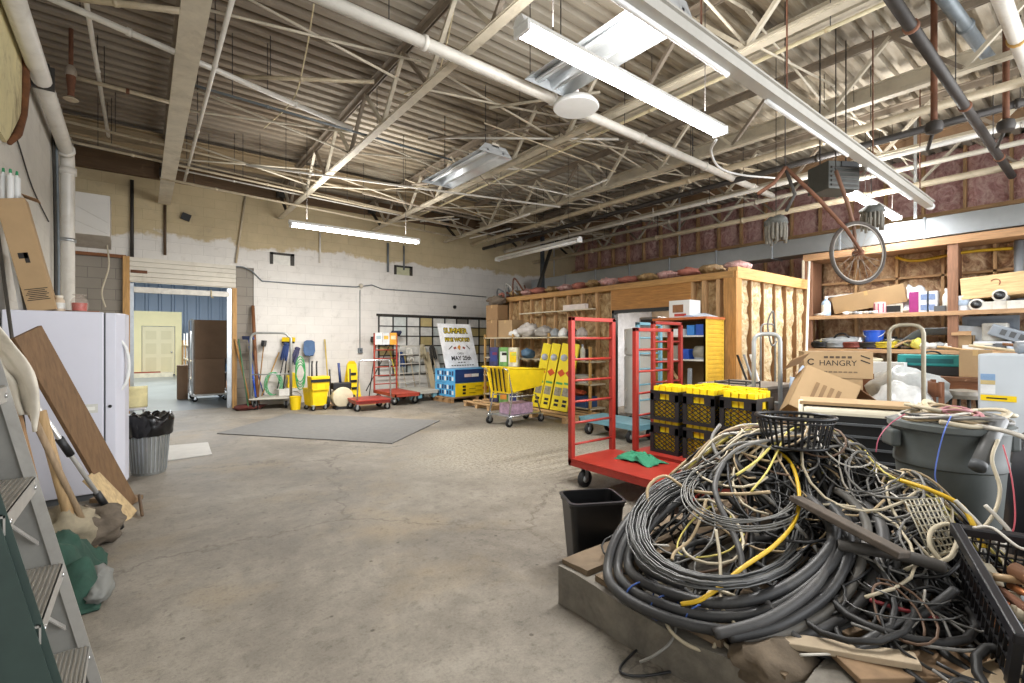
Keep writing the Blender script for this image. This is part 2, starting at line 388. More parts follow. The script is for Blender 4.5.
# corrugated roof deck, ribs running left to right
prof = []; pitch = .205; y = -3.0
while y < YB + .1:
    prof += [(y, ZC), (y + .095, ZC), (y + .108, ZC + .075), (y + pitch - .013, ZC + .075)]; y += pitch
dk = MB(); n = len(prof)
X0, X1 = XL - .2, 12.4
dk.add([(X0, a, b) for a, b in prof] + [(X1, a, b) for a, b in prof], [(i, i + 1, n + i + 1, n + i) for i in range(n - 1)])
dk.bx(X0, -3, ZC + .08, X1, YB + .2, ZC + .16)
o = build(dk, 'ceiling', mat_deck(), loc=(0, 0, 0)); o['kind'] = 'structure'

# ---------------------------------------------------------------- right wall: studs over insulation, galvanised duct, long timber shelving
def stud_wall(x, y0, y1, z0, z1, mat, name, seed):
    from mathutils import noise as nz
    def fn(u, v):
        yy = y0 + (y1 - y0) * u; zz = z0 + (z1 - z0) * v
        bay = math.sin(math.pi * ((yy / .6) % 1)) ** .6
        return (x - .055 * bay + .05 * nz.noise(Vector((yy * 2.5, zz * 1.9, seed))) + .02 * nz.noise(Vector((yy * 8, zz * 6, seed))), yy, zz)
    return struct(MB().sheet(fn, max(8, int(abs(y1 - y0) / .07)), max(6, int((z1 - z0) / .09)), .04), name, mat)
stud_wall(XR, 3.6, -3.0, 0, 3.02, KRAFTR, 'wall_right', 1.0)
def pink(u, v):
    from mathutils import noise as nz
    yy = YB - 15 * u; zz = ZC * v; bay = math.sin(math.pi * ((yy / .6) % 1)) ** .6
    return (12.2 - .055 * bay + .05 * nz.noise(Vector((yy * 2.5, zz * 1.9, 5))) + .02 * nz.noise(Vector((yy * 8, zz * 6, 5))), yy, zz)
struct(MB().sheet(pink, 200, 60, .04), 'wall_right_outer', PINKI)
struct(MB().bx(12.3, -3, 0, 12.4, YB, ZC + .1), 'wall_right_backing', M('8a8378'))
yy = -2.4
while yy < 11.8:
    struct(MB().bx(12.06, yy - .02, 0, 12.2, yy + .02, ZC), 'wall_stud', PINE); yy += .6
yy = -2.4
while yy < 3.6:
    struct(MB().bx(XR - .13, yy - .02, 0, XR - .03, yy + .02, 3.02), 'wall_stud', PINE)
    yy += .6
struct(MB().bx(XR - .13, -3, 2.52, XR - .04, 3.6, 2.56), 'wall_blocking', PINEY)
struct(MB().bx(12.04, -3, 3.86, 12.2, YB, 3.93), 'wall_plate', PINEY)
struct(MB().bx(12.04, -3, 4.5, 12.2, YB, 4.55), 'wall_plate', PINEY)
# wall of the next hall: blue ribbed sheet metal, a cream partition with a door in it
bs = MB(); x = -6.0; P = []
while x < 9: P += [(x, 27.0), (x + .32, 27.0), (x + .36, 26.93), (x + .44, 26.93), (x + .48, 27.0)]; x += .48
n = len(P); bs.add([(a, b, 0) for a, b in P] + [(a, b, 7) for a, b in P], [(i, i + 1, n + i + 1, n + i) for i in range(n - 1)])
struct(bs, 'wall_next_hall', M('aebfd4', .5, .1, .06, 1.2))
struct(MB().bx(-6, YB + .25, 0, -5.9, 27, 7).bx(8.9, YB + .25, 0, 9, 27, 7), 'wall_next_hall_sides', M('aab6c6'))
struct(MB().bx(-6, YB + .25, 6.4, 9, 27.1, 6.5), 'ceiling_next_hall', M('a6a6a4'))
struct(MB().bx(-6, YB + .2, 3.0, XL, YB + .3, 7).bx(-6, YB + .2, 0, XL - .1, YB + .3, 3.0).bx(XL, YB + .26, 3.15, 9, YB + .3, 7), 'wall_next_hall_front', M('9a968e'))
struct(MB().bx(-5.9, 25, 0, -.02, 25.12, 2.72).bx(1.12, 25, 0, 1.35, 25.12, 2.72).bx(-.02, 25, 2.1, 1.12, 25.12, 2.72), 'wall_partition_cream', M('efe5b4', .7, 0, .04, 2))
d = struct(MB().bx(0, 25.03, .05, 1.1, 25.09, 2.08), 'door_2', M('e2d9b4', .6, 0, .03, 2))
for zc, hh in ((.5, .62), (1.15, .5), (1.72, .42)):
    for xc in (-.26, .26): build(MB().box((xc, -.035, zc - .05), (.36, .012, hh - .06)), 'door_panel', M('d8cfa8', .6, 0, .03, 2), d)
build(MB().cyl((.44, -.03, .95), (.44, -.09, .95), .03, 12), 'door_handle', CHROME, d)
one(MB().bx(-1.2, 24.1, 0, 1.0, 25, .16).bx(-1.2, 24.05, .0, 1.0, 24.1, .18), 'door_step', M('d8cfb4', .7), 'low cream step in front of the cream partition door', 'step')
mm = one(MB().bx(-.5, 24.3, .165, .6, 24.8, .20), 'door_mat', M('9a4a38', .9, 0, .2, 9), 'rust red mat lying on the cream step of the next hall', 'mat')

# ---------------------------------------------------------------- roller door
jm = wood('b98f58', 'z')
struct(MB().bx(-.30, YB - .06, 0, -.19, YB + .2, 3.12), 'trim_3', jm, .004)
struct(MB().bx(1.55, YB - .06, 0, 1.64, YB + .2, 2.62), 'trim_4', jm, .004)
struct(MB().bx(1.46, YB - .02, 0, 1.55, YB + .04, 2.6).bx(-.19, YB - .02, 0, -.13, YB + .04, 2.6), 'trim_5', GALV)
struct(MB().bx(XL, YB - .03, 3.08, -.25, YB + .03, 3.14), 'trim_6', wood('7a4d2c', 'x'))
dr = MB()
for k in range(5): z = 2.62 + k * .098; dr.bx(-.20, YB - .06, z + .02, 1.62, YB + .01, z + .098); dr.bx(-.20, YB - .02, z, 1.62, YB, z + .02)
d1 = struct(dr, 'door_1', M('d6d0c2', .6, 0, .06, 3, dirt=.4, dirtc='8a7f6c'))
build(MB().bx(-.13, YB - .06, 2.42, 1.50, YB + .02, 2.53), 'bottom_rail', M('d2cec4', .5, .1), d1, world=True)
build(MB().bx(-.18, YB - .07, 2.80, .08, YB - .05, 2.86), 'door_lock_bar', RUST, d1, world=True)
build(MB().tube([(1.16, YB - .06, 2.55), (1.16, YB - .09, 2.4), (1.2, YB - .06, 2.38)], .012), 'pull_rope', M('c8b68a'), d1, world=True)

# bricked-up steel window with painted glass panes
wf = MB(); X0, X1, Z0, Z1 = 4.90, 8.45, .55, 2.12
NXC, NZ = 9, 6; dx = (X1 - X0) / NXC; dz = (Z1 - Z0) / NZ
for i in range(NXC + 1): wf.bx(X0 + i * dx - .018, YB - .03, Z0, X0 + i * dx + .018, YB + .01, Z1)
for j in range(NZ + 1): wf.bx(X0, YB - .03, Z0 + j * dz - .014, X1, YB + .01, Z0 + j * dz + .014)
wf.bx(X0 - .06, YB - .05, Z1, X1 + .06, YB + .01, Z1 + .06)
w1 = struct(wf, 'window_1', DARKST)
pn = MB(); rr = random.Random(3)
for i in range(NXC):
    for j in range(NZ):
        pn.use(rr.choice([0, 0, 0, 0, 1, 2, 0, 3] if j > 2 else [0, 0, 1, 3])); pn.bx(X0 + i * dx, YB - .012, Z0 + j * dz, X0 + (i + 1) * dx, YB - .002, Z0 + (j + 1) * dz)
build(pn, 'pane', [M('d4d3cd', .35), M('b9a876', .4), M('8e8a80', .4), M('c2c8c4', .3)], w1, world=True)
# two little vent windows high in the back wall
for i, (x0, y0, x1, y1) in enumerate(((270, 252, 294, 266), (394, 265, 412, 276))):
    a = PY(x0, y0, YB); b_ = PY(x1, y1, YB)
    fr = MB().bx(a.x, YB - .04, a.z - .05, b_.x, YB + .005, a.z).bx(a.x, YB - .04, b_.z, a.x + .06, YB + .005, a.z).bx(b_.x - .08, YB - .04, b_.z, b_.x, YB + .005, a.z)
    wv = struct(fr, 'window_%d' % (i + 2), DARKST)
    build(MB().bx(a.x + .06, YB - .012, b_.z, b_.x - .08, YB + .004, a.z - .05), 'pane', M('c9c6bc' if i == 0 else 'b5b596', .3), wv, world=True)

# ---------------------------------------------------------------- timber framed cooler room: long face with a doorway, short face of bare batts
XP, YP, ZP = 7.09, 3.6, 2.52
def batt_face(a, b, z0, z1, off, mat, name, seed, amp=1.0):
    from mathutils import noise as nz
    a, b = Vector((*a, 0)), Vector((*b, 0)); d = (b - a); L = d.length; nrm = Vector((off[0], off[1], 0))
    def fn(u, v):
        s_ = L * u; zz = z0 + (z1 - z0) * v; bay = abs(math.sin(math.pi * ((s_ / .42) % 1))) ** .5
        q = amp * (.045 * bay + .022 * nz.noise(Vector((s_ * 3.2, zz * 2.6, seed))) + .035 * nz.noise(Vector((s_ * 9, zz * 5, seed))) + .012 * nz.noise(Vector((s_ * 22, zz * 14, seed))))
        p = a + d * u + nrm * (q - .05); return (p.x, p.y, zz)
    return struct(MB().sheet(fn, int(L / .03), int((z1 - z0) / .045), .03), name, mat)
batt_face((XP + .06, 9.9), (XP + .06, 5.98), 0, ZP - .1, (-1, 0), KRAFT, 'wall_cooler_long', 2.0)
batt_face((XP + .06, 4.32), (XP + .06, YP), 0, ZP - .1, (-1, 0), KRAFT, 'wall_cooler_end', 3.0)
batt_face((10.3, YP + .06), (XP, YP + .06), 0, ZP - .02, (0, -1), KRAFTL, 'wall_cooler_short', 4.0, 1.1)
struct(MB().bx(XP + .1, YP + .1, 0, 10.3, YP + .14, ZP), 'wall_cooler_short_inner', M('7a6a55'))
struct(MB().bx(XP + .12, 5.98, 0, XP + .16, 9.9, ZP).bx(XP + .12, YP, 0, XP + .16, 4.3, ZP), 'wall_cooler_long_inner', wood('a08058', 'z'))
for k in range(7):
    x = XP + .46 + k * .42; struct(MB().bx(x - .016, YP - .02, .0, x + .016, YP + .05, ZP - .08), 'wall_stud', wood('7d5a36', 'z'))
for k in range(10):
    y = 6.38 + k * .4; struct(MB().bx(XP - .02, y - .02, 0, XP + .08, y + .02, ZP - .1), 'wall_stud', PINE)
for y in (4.32, 4.10, 3.86, 5.97): struct(MB().bx(XP - .03, y - .03, 0, XP + .09, y + .03, ZP - .1), 'wall_stud', PINE)
struct(MB().bx(XP - .05, YP - .04, 0, XP + .12, YP + .16, ZP), 'corner_wall_post', wood('b9884e', 'z'), .005)
struct(MB().bx(XP - .03, YP - .05, ZP - .11, 10.3, YP + .1, ZP + .06), 'wall_head_beam', wood('d0a468', 'x'), .004)
struct(MB().bx(XP - .06, YP, ZP - .10, XP + .1, 9.95, ZP - .0), 'wall_head_beam', wood('b58b55', 'y'), .004)
struct(MB().bx(XP - .04, 4.32, 2.04, XP + .1, 5.98, 2.42), 'door_lintel_beam', wood('a8773f', 'y'), .004)
struct(MB().bx(XP - .05, 5.90, 0, XP + .06, 5.96, 2.04).bx(XP - .05, 4.34, 1.98, XP + .06, 5.96, 2.04), 'door_3', BLACKP)
# inside of the cooler room: pale lining
struct(MB().bx(XP + .3, 6.9, 0, 9.6, 6.95, 2.4), 'wall_cooler_lining', M('cfd3da', .6)); struct(MB().bx(9.6, 4.0, 0, 9.65, 6.95, 2.4), 'wall_cooler_far', M('b8a58c', .7))
struct(MB().bx(XP + .1, YP + .1, ZP + .0, 10.3, 9.9, ZP + .03), 'ceiling_cooler', wood('a08058', 'y'))
# loose batts laid over the room
rr = random.Random(5)
for k in range(15):
    y = 3.72 + k * .425; one(MB().blob((XP + .28 + rr.uniform(0, .1), y, ZP + .11), (.28, .17, .085), .16, k, 14, 8, 2.5, .075), 'insulation_batt', [PINKI, KRAFT, M('a86a5c', .8, 0, .3, 8)][k % 3],
        ['pink', 'tan', 'reddish brown'][k % 3] + ' insulation batt end lying over the top edge of the timber framed room', 'insulation', ['pink', 'tan', 'reddish brown'][k % 3] + ' insulation batts along the top of the framed room')
# ================================================================ roof steel
CREAM = M('c1b8a5', .55, .1, .14, 4, dirt=.5, dirtc='6e5f48'); CREAMD = M('85796a', .6, .15, .2, 5, dirt=.4, dirtc='54483a')
ZB, ZT = 4.28, 4.98
TR = {.35: 'cream roof truss with a broad bottom chord, over the white freezer and roller door',
      2.5: 'cream roof truss ending on the back wall above the lit wall lamp',
      4.65: 'cream roof truss passing over the middle of the hanging lit strip lamp',
      6.8: 'roof truss over the unlit slim batten near the cooler room',
      8.95: 'roof truss above the galvanised air duct over the long shelving',
      11.1: 'roof truss closest to the pink insulated wall'}
truss0 = None
def make_truss(x, label):
    t = thing('roof_truss', label, 'truss', (x, 4.4, ZB), 0, 'open web trusses under the roof deck')
    L0, L1 = -7.3, 7.45
    c = MB().bx(-.05, L0, -.012, .05, L1, -.001)
    for sx in (-1, 1):
        c.bx(sx * .012, L0, -.0, sx * .062, L1, .008); c.bx(sx * .012, L0, 0, sx * .020, L1, .055)
    build(c, 'bottom_chord', CREAM, t)
    c = MB().bx(-.06, L0, .711, .06, L1 + .1, .72)
    for sx in (-1, 1):
        c.bx(sx * .012, L0, .70, sx * .075, L1 + .1, .71); c.bx(sx * .012, L0, .63, sx * .022, L1 + .1, .70)
    build(c, 'top_chord', CREAMD, t)
    y = L0 + .2; k = 0
    while y < L1 - .75:
        a, b = ((0, y, .03), (0, y + .62, .68)) if k % 2 == 0 else ((0, y, .68), (0, y + .62, .03))
        build(MB().bar(a, b, .04, .045, (1, 0, 0)), 'web_member', CREAM if k % 3 else CREAMD, t); y += .62; k += 1
    build(MB().bx(-.08, L1 - .1, .45, .08, L1 + .1, .63).bar((0, L1 - .6, .03), (0, L1, .5), .05, .05, (1, 0, 0)), 'bearing_seat', DARKST, t)
    return t
for x, lb in TR.items():
    if truss0 is None: truss0 = make_truss(x, lb)
    else: dup(truss0, (x, 4.4, ZB), 0, lb)
build(MB().bx(-.1, -7.3, -.06, .1, 7.45, -.016), 'chord_plate', CREAM, truss0)
# cross bridging rods between neighbouring trusses
br = 0
WHERE = ['above the freezer', 'halfway to the back wall', 'close to the back wall', 'over the yellow cart', 'behind the lit strip lamp', 'over the cooler room', 'over the red stock carts', 'near the duct', 'over the shelving', 'over the cable pile']
xs = list(TR)
for i in range(5):
    for y in (2.2, 4.9, 7.2, 9.2):
        if i == 0 and y < 3: continue
        a, b = xs[i], xs[i + 1]
        one(MB().tube([(a, y, ZB + .05), (b, y, ZT - .35)], .014, 6), 'bridging_rod', CREAM, 'thin cream bridging rod slanting between two roof trusses', 'rod', 'bridging rods between the roof trusses')
        one(MB().tube([(a, y + .05, ZT - .3), (b, y + .05, ZB + .05)], .014, 6), 'bridging_rod', CREAM, 'thin cream bridging rod slanting between two roof trusses', 'rod', 'bridging rods between the roof trusses')

# ---------------------------------------------------------------- pipes and conduits under the roof (end points measured, at their height)
PW = M('d3cfc6', .4, .05, .07, 4, dirt=.4, dirtc='9b8e79'); PC = M('bcae94', .5, .1, .12, 5, dirt=.5, dirtc='75664e')
PGR = M('6d7478', .45, .3, .15, 6); PDK = M('393532', .55, .3, .2, 6)
def run(p0, z0, p1, z1, r, mat, name, label, cat='pipe', grp=None, fit=None, ext=0.0):
    a, b = PZ(p0[0], p0[1], z0), PZ(p1[0], p1[1], z1); d = (b - a).normalized(); a = a - d * ext
    t = thing(name, label, cat, a.lerp(b, .5), 0, grp)
    build(MB().tube([a, b], r, 12), 'pipe_run', mat, t, world=True)
    n = max(1, int((b - a).length / 1.6))
    for k in range(n):
        p = a.lerp(b, (k + .5) / n); q = p + d * .035
        build(MB().tube([p, q], r * 1.22 + .002, 12), 'pipe_collar', fit or mat, t, world=True)
    for k in range(n):
        p = a.lerp(b, (k + .3) / n); build(MB().tube([p, (p.x, p.y, ZC)], .005, 5), 'hanger_wire', PDK, t, world=True)
    return t
run((318, -4), 4.15, (772, 196), 4.15, .055, PW, 'water_pipe', 'thick white pipe running past the round reflector toward the duct', ext=1.5)
run((62, 3), 4.5, (352, 129), 4.5, .032, PW, 'sprinkler_pipe', 'white pipe running from above the drain pipe to a dark end cap at a truss', ext=.4)
run((60, 120), 4.5, (420, 206), 4.5, .018, PC, 'conduit', 'cream conduit crossing the dark bay above the white wall box')
run((100, 148), 4.3, (470, 229), 4.3, .02, PC, 'conduit', 'cream conduit just above the head of the roller door', ext=.6)
run((160, 178), 4.22, (460, 238), 4.22, .022, PC, 'conduit', 'lowest cream conduit in the bundle along the back wall')
run((170, 168), 4.36, (500, 236), 4.36, .014, PW, 'conduit', 'thin pale conduit in the bundle along the back wall')
run((66, 134), 4.4, (560, 250), 4.4, .016, PC, 'conduit', 'thin cream conduit over the drain pipe elbow toward the back')
run((246, 165), 4.2, (560, 207), 4.2, .018, PW, 'conduit', 'white conduit under the reflector fixtures in the middle bay')
run((238, 98), 4.35, (452, 160), 4.35, .015, PGR, 'conduit', 'thin grey conduit ending beside the off white reflector fixture', ext=.6)
run((100, 1), 4.6, (188, 12), 4.6, .03, PC, 'conduit', 'short cream pipe at the top of the frame above the wall patch', ext=.5)
run((225, 76), 4.6, (374, 82), 4.6, .024, PC, 'conduit', 'short cream pipe between the broad truss and the next truss')
run((70, 76), 4.62, (176, 104), 4.62, .024, PC, 'conduit', 'rusty cream branch pipe ending at the red brown sprinkler drop', fit=RUST)
run((889, -6), 4.05, (1012, 176), 3.75, .045, PDK, 'vent_pipe', 'thick dark pipe sloping down to the duct at the far wall', fit=RUST, ext=.4)
run((999, -8), 4.1, (1036, 90), 4.1, .055, PW, 'drain_pipe', 'thick white pipe with tan band at the upper edge near the dark pipe', fit=M('b08a4a', .6), ext=.5)
run((946, 0), 4.7, (990, 60), 4.7, .06, PGR, 'vent_pipe', 'short fat grey blue pipe near the deck above the dark pipe', ext=.4)
# long runs parallel to the trusses
def runy(x, z, y0, y1, r, mat, name, label):
    t = thing(name, label, 'pipe', (x, (y0 + y1) / 2, z))
    build(MB().tube([(x, y0, z), (x, y1, z)], r, 10), 'pipe_run', mat, t, world=True); k = y0 + .5
    while k < y1: build(MB().tube([(x, k, z), (x, k + .04, z)], r * 1.25, 10), 'pipe_collar', mat, t, world=True); build(MB().tube([(x, k, z), (x, k, ZC)], .005, 5), 'hanger_wire', PDK, t, world=True); k += 2.0
    return t
runy(.60, 4.34, 3.3, 10.5, .022, PW, 'conduit', 'slim white conduit hung beside the broad cream truss')
runy(-.42, 4.68, 5.0, 9.8, .022, PW, 'conduit', 'white conduit in the dark bay between drain pipe and broad truss')
runy(5.15, 4.42, 1.2, 11.0, .02, M('c4b794', .5), 'conduit', 'straw yellow conduit beside the truss behind the lit lamp')
runy(7.35, 4.2, .0, 11.3, .05, PC, 'sprinkler_pipe', 'fat cream pipe beside the truss over the cooler room')
runy(7.75, 4.12, .2, 11.3, .045, PDK, 'sprinkler_pipe', 'dark iron pipe beside the fat cream pipe')
runy(8.3, 4.05, .2, 11.0, .035, PW, 'conduit', 'white pipe between the dark iron pipe and the duct')
runy(9.4, 3.85, .1, 11.0, .05, PC, 'sprinkler_pipe', 'cream pipe low over the galvanised duct')
runy(9.75, 4.25, .0, 11.0, .04, STEELW, 'conduit', 'pale pipe high over the duct in front of pink insulation')
# solid steel beams of the right bays
for x, z, lb in ((5.75, 4.82, 'plain cream beam directly under the deck beside the straw yellow conduit'), (7.9, 4.74, 'cream steel beam under the deck over the dark iron pipe'), (10.1, 4.62, 'brown stained beam under the deck beside the pink insulation')):
    b_ = MB().bx(x - .075, -2.9, z, x + .075, 11.7, z + .012).bx(x - .006, -2.9, z, x + .006, 11.7, z + .2).bx(x - .075, -2.9, z + .2, x + .075, 11.7, z + .212)
    one(b_, 'steel_beam', CREAM if x < 9 else M('7c6248', .7, .1, .25, 4), lb, 'beam')
# sloping struts and tie rods in the tangle over the cooler room
rr = random.Random(21)
for k in range(48):
    x = rr.uniform(4.0, 9.2); y = rr.uniform(4.0, 11.0); z = rr.uniform(4.15, 4.6); a = rr.choice([0, 0, R(90), R(35), R(-40)]); L = rr.uniform(1.0, 2.8)
    dx, dy = math.cos(a) * L / 2, math.sin(a) * L / 2; dz_ = rr.uniform(-.1, .35)
    p = [(x - dx, y - dy, z), (x + dx, y + dy, z + dz_)]
    one(MB().tube(p, rr.choice([.009, .013, .018]), 6), 'tie_rod', rr.choice([CREAM, PC, CREAMD, PW]), 'thin tie rod in the tangle of steel over the back of the hall', 'rod', 'tie rods in the roof steel')
    mid = Vector(p[0]).lerp(Vector(p[1]), .5)
    if k % 3 == 0: one(MB().tube([mid, (mid.x, mid.y, ZC)], .005, 5), 'hanger_rod', PDK, 'thin dark hanger rod dropping from the roof deck', 'rod', 'hanger rods from the deck')
for px, y0, y1, z in ((238, 4, 98, 4.4), (378, 8, 64, 4.6)):      # dangling wires
    a = PZ(px + 76, y0, 4.9); b_ = PZ(px + 26, y1 + 30, 4.7); m_ = a.lerp(b_, .5) + Vector((.1, 0, -.25))
    one(MB().tube(spline([a, a.lerp(m_, .5) + Vector((.03, 0, 0)), m_, b_], 6), .008, 6), 'loose_wire', M('cdbf9c'), 'loose cream wire dangling in a slack curve from the deck' if px < 300 else 'second slack cream wire hanging nearer the thick white pipe', 'wire')

# ---------------------------------------------------------------- strip lamps
def strip(p0, p1, name, label, lit, rods=True, w=.11):
    a, b = Vector(p0), Vector(p1); d = (b - a).normalized(); c = a.lerp(b, .5); L = (b - a).length; rz = math.atan2(d.y, d.x)
    t = thing(name, label, 'lamp', c, rz)
    build(MB().prism([(-.03, .05), (.03, .05), (.055, 0), (-.055, 0)], L, Matrix(((0, 0, 1, -L / 2), (1, 0, 0, 0), (0, 1, 0, 0), (0, 0, 0, 1)))), 'housing', PLW, t)
    for s in (-1, 1):
        build(MB().tube([(-L / 2 + .03, s * .04, -.03), (L / 2 - .03, s * .04, -.03)], .019, 10), 'tube_lamp', emit('ffffff', lit) if lit else M('e8e8e6', .25), t)
        build(MB().bx(s * (L / 2 - .03) - .012, -.07, -.055, s * (L / 2 - .03) + .012, .07, .01), 'lamp_holder', PLW, t)
    for s in (-1, 1):
        if rods: build(MB().tube([(s * L * .38, 0, .05), (s * L * .38, 0, ZC - c.z)], .004, 5), 'hanger_rod', PDK, t)
    return t
strip((1.84, 2.3, 3.42), (4.28, 2.3, 3.42), 'strip_lamp', 'bright lit twin tube strip lamp hanging near the round reflector', 30)
strip((1.92, 8.5, 3.42), (4.3, 8.5, 3.42), 'strip_lamp', 'lit strip lamp hanging in front of the painted back wall', 30)
strip((7.55, 2.3, 3.52), (9.92, 2.3, 3.52), 'strip_lamp', 'glaring lit strip lamp high over the shelving beside the cycle wheel', 30)
strip((6.65, 6.4, 3.42), (6.7, 9.2, 3.42), 'strip_lamp', 'unlit slim white batten hanging over the yellow cart', 0)
t = thing('strip_batten', 'long white unlit batten running from the upper edge to the shelving, nearest the camera', 'lamp', (5.4, 1.7, 3.4))
build(MB().bx(-3.9, -.045, -.03, 3.5, .045, .05).bx(-3.9, -.065, .04, 3.5, .065, .055), 'housing', M('a9a69e', .5, .05, .06, 3), t)
build(MB().tube([(3.5, 0, 0), (3.6, 0, 0)], .05, 12), 'end_cap', PLW, t)
for x in (-2.5, -1.2, 1.0, 3.0): build(MB().tube([(x, 0, .05), (x, 0, 1.5)], .007, 6), 'hanger_rod', RUST, t)
for x in (-3.0, -.6, 1.8): build(MB().tube([(x - .9, .03, -.045), (x + .9, .03, -.045)], .018, 8), 'tube_lamp', M('e8e8e6', .25), t)

# reflector fixtures (unlit troughs with tubes), tilted open to the floor
def reflector(c, L, W, rz, label, mat):
    t = thing('reflector_fixture', label, 'lamp', c, rz, 'unlit reflector fixtures'); h = .10
    def fn(u, v): 
        x = -L / 2 + L * u; s = (v - .5) * 2; return (x, s * W / 2, -h * abs(s) ** 1.6 - (.06 if .28 < abs(s) < .36 else 0))
    build(MB().sheet(fn, 2, 28, .004), 'reflector', mat, t)
    for s in (-1, 1):
        build(MB().prism([(-W / 2, -h), (W / 2, -h), (W * .3, .02), (-W * .3, .02)], .006, Matrix(((0, 0, 1, s * L / 2), (1, 0, 0, 0), (0, 1, 0, 0), (0, 0, 0, 1)))), 'end_plate', mat, t)
        build(MB().tube([(-L / 2, s * W * .23, -.06), (L / 2, s * W * .23, -.06)], .016, 8), 'tube_lamp', M('cfd0d0', .2), t)
        build(MB().tube([(s * L * .35, 0, .02), (s * L * .35, 0, ZC - c[2])], .006, 6), 'hanger_rod', PDK, t)
    build(MB().bx(-L / 2, -.06, .0, L / 2, .06, .05), 'ballast_box', STEELW, t)
    return t
REFL = M('c4c8ca', .3, .5, .1, 6)
reflector((3.86, 6.15, 4.14), 1.65, .58, R(90), 'unlit silver reflector fixture hanging alone over the middle of the floor', REFL)
reflector((3.28, 2.9, 4.16), 1.5, .56, R(90), 'big silver reflector fixture directly behind the lit strip lamp', REFL)
# round reflector dish on the white pipe
c = PZ(576, 106, 4.02)
t = thing('round_reflector', 'round white dome reflector on the thick white pipe', 'lamp', c)
build(MB().lathe([(.24, -.03), (.25, -.02), (.245, 0), (.2, .05), (.1, .09), (.03, .10), (.03, .17)], (0, 0, 0), 28), 'dome', PLW, t)
build(MB().lathe([(0, -.005), (.15, -.012), (.22, -.03), (.238, -.028)], (0, 0, 0), 28), 'diffuser', M('ecebe6', .4), t)
# hanging sprinkler drop at the left bay
c = PZ(71, 76, 4.55); t = thing('sprinkler_drop', 'rusty brown sprinkler drop under the dark left bay', 'sprinkler', c)
build(MB().cyl((0, 0, .1), (0, 0, .56), .022, 8), 'riser', RUST, t)
build(MB().lathe([(.05, .0), (.055, .04), (.04, .10), (.03, .12)], (0, 0, 0), 14), 'pipe_tee', M('9b8f80'), t)
build(MB().lathe([(.035, -.24), (.03, -.2), (.038, -.1), (.045, 0)], (0, 0, 0), 14), 'drop_pipe', RUST, t)
build(MB().lathe([(.0, -.29), (.07, -.28), (.07, -.27), (.03, -.24)], (0, 0, 0), 14), 'deflector', M('a5967f'), t)
# curled white cord below the lit lamp
e = PZ(716, 140, 3.4); q = [e, PZ(711, 152, 3.5), PZ(720, 168, 3.6), PZ(742, 175, 3.7), PZ(775, 178, 3.9)]
one(MB().tube(spline(q, 8), .014, 8), 'power_cord', PLW, 'white power cord curling down from the end of the lit strip lamp', 'cord')

# galvanised air duct along the far wall, over the shelving
t = thing('air_duct', 'long galvanised rectangular air duct running above the shelving and the cooler room', 'duct', (9.95, 5.2, 3.08))
build(MB().bx(-.22, -6.2, 0, .22, 6.3, .31), 'duct_body', M('aab0b5', .33, .75, .1, 2.2), t, bevel=.006)
for k in range(11):
    y = -5.6 + k * 1.15; build(MB().bx(-.235, y, -.015, .235, y + .03, .325), 'seam_flange', PLG, t)
for k in (2, 5, 8): build(MB().bx(-.26, -6 + k * 1.4, .325, -.24, -5.96 + k * 1.4, 1.9), 'hanger_strap', GALV, t)
# roof penetrations bright with daylight: translucent corrugated strips in the deck
# ---------------------------------------------------------------- hung oddments: cycle frame and wheel, mop heads, grey box
wc = PD(858, 253, 5.1)
t = thing('cycle_wheel', 'old cycle wheel with rusty fork hanging from the roof steel in front of the shelving', 'wheel', wc, R(-29))
rim = [Vector((math.cos(a) * .325, 0, math.sin(a) * .325)) for a in [2 * math.pi * k / 44 for k in range(44)]]
build(MB().tube(rim, .019, 8, True), 'tyre', M('433c36', .8, 0, .2), t); build(MB().tube([p * .94 for p in rim], .009, 6, True), 'wheel_rim', M('8a837a', .4, .6), t)
build(MB().cyl((0, -.05, 0), (0, .05, 0), .03, 14), 'hub', RUST, t)
sp = MB()
for k in range(0, 44, 2): sp.tube([(0, .03 * (1 if k % 4 else -1), 0), rim[k] * .94], .002, 4)
build(sp, 'spoke', M('9a9288', .4, .6), t)
build(MB().tube([(-.02, -.06, 0), (-.20, -.07, .22), (-.52, -.04, .55), (-.87, 0, .87)], [.016, .019, .021, .02], 8), 'fork_blade', RUST, t)
build(MB().tube([(.03, .06, .02), (-.0, .05, .3), (-.08, .04, .52), (-.27, 0, .87)], [.014, .018, .02, .018], 8), 'fork_blade', M('7a5a48', .7, .3), t)
build(MB().tube([(-.87, 0, .87), (-1.0, 0, .70), (-1.18, .0, .58)], .02, 8), 'frame_tube', RUST, t)
build(MB().tube([(-.87, 0, .87), (-.74, .02, .6), (-.84, .02, .42)], .017, 8), 'frame_tube', DARKST, t)
build(MB().tube([(-.27, 0, .87), (-.27, 0, 2.6)], .006, 6).tube([(-.87, 0, .87), (-.87, 0, 2.6)], .006, 6), 'hanging_wire', PDK, t)
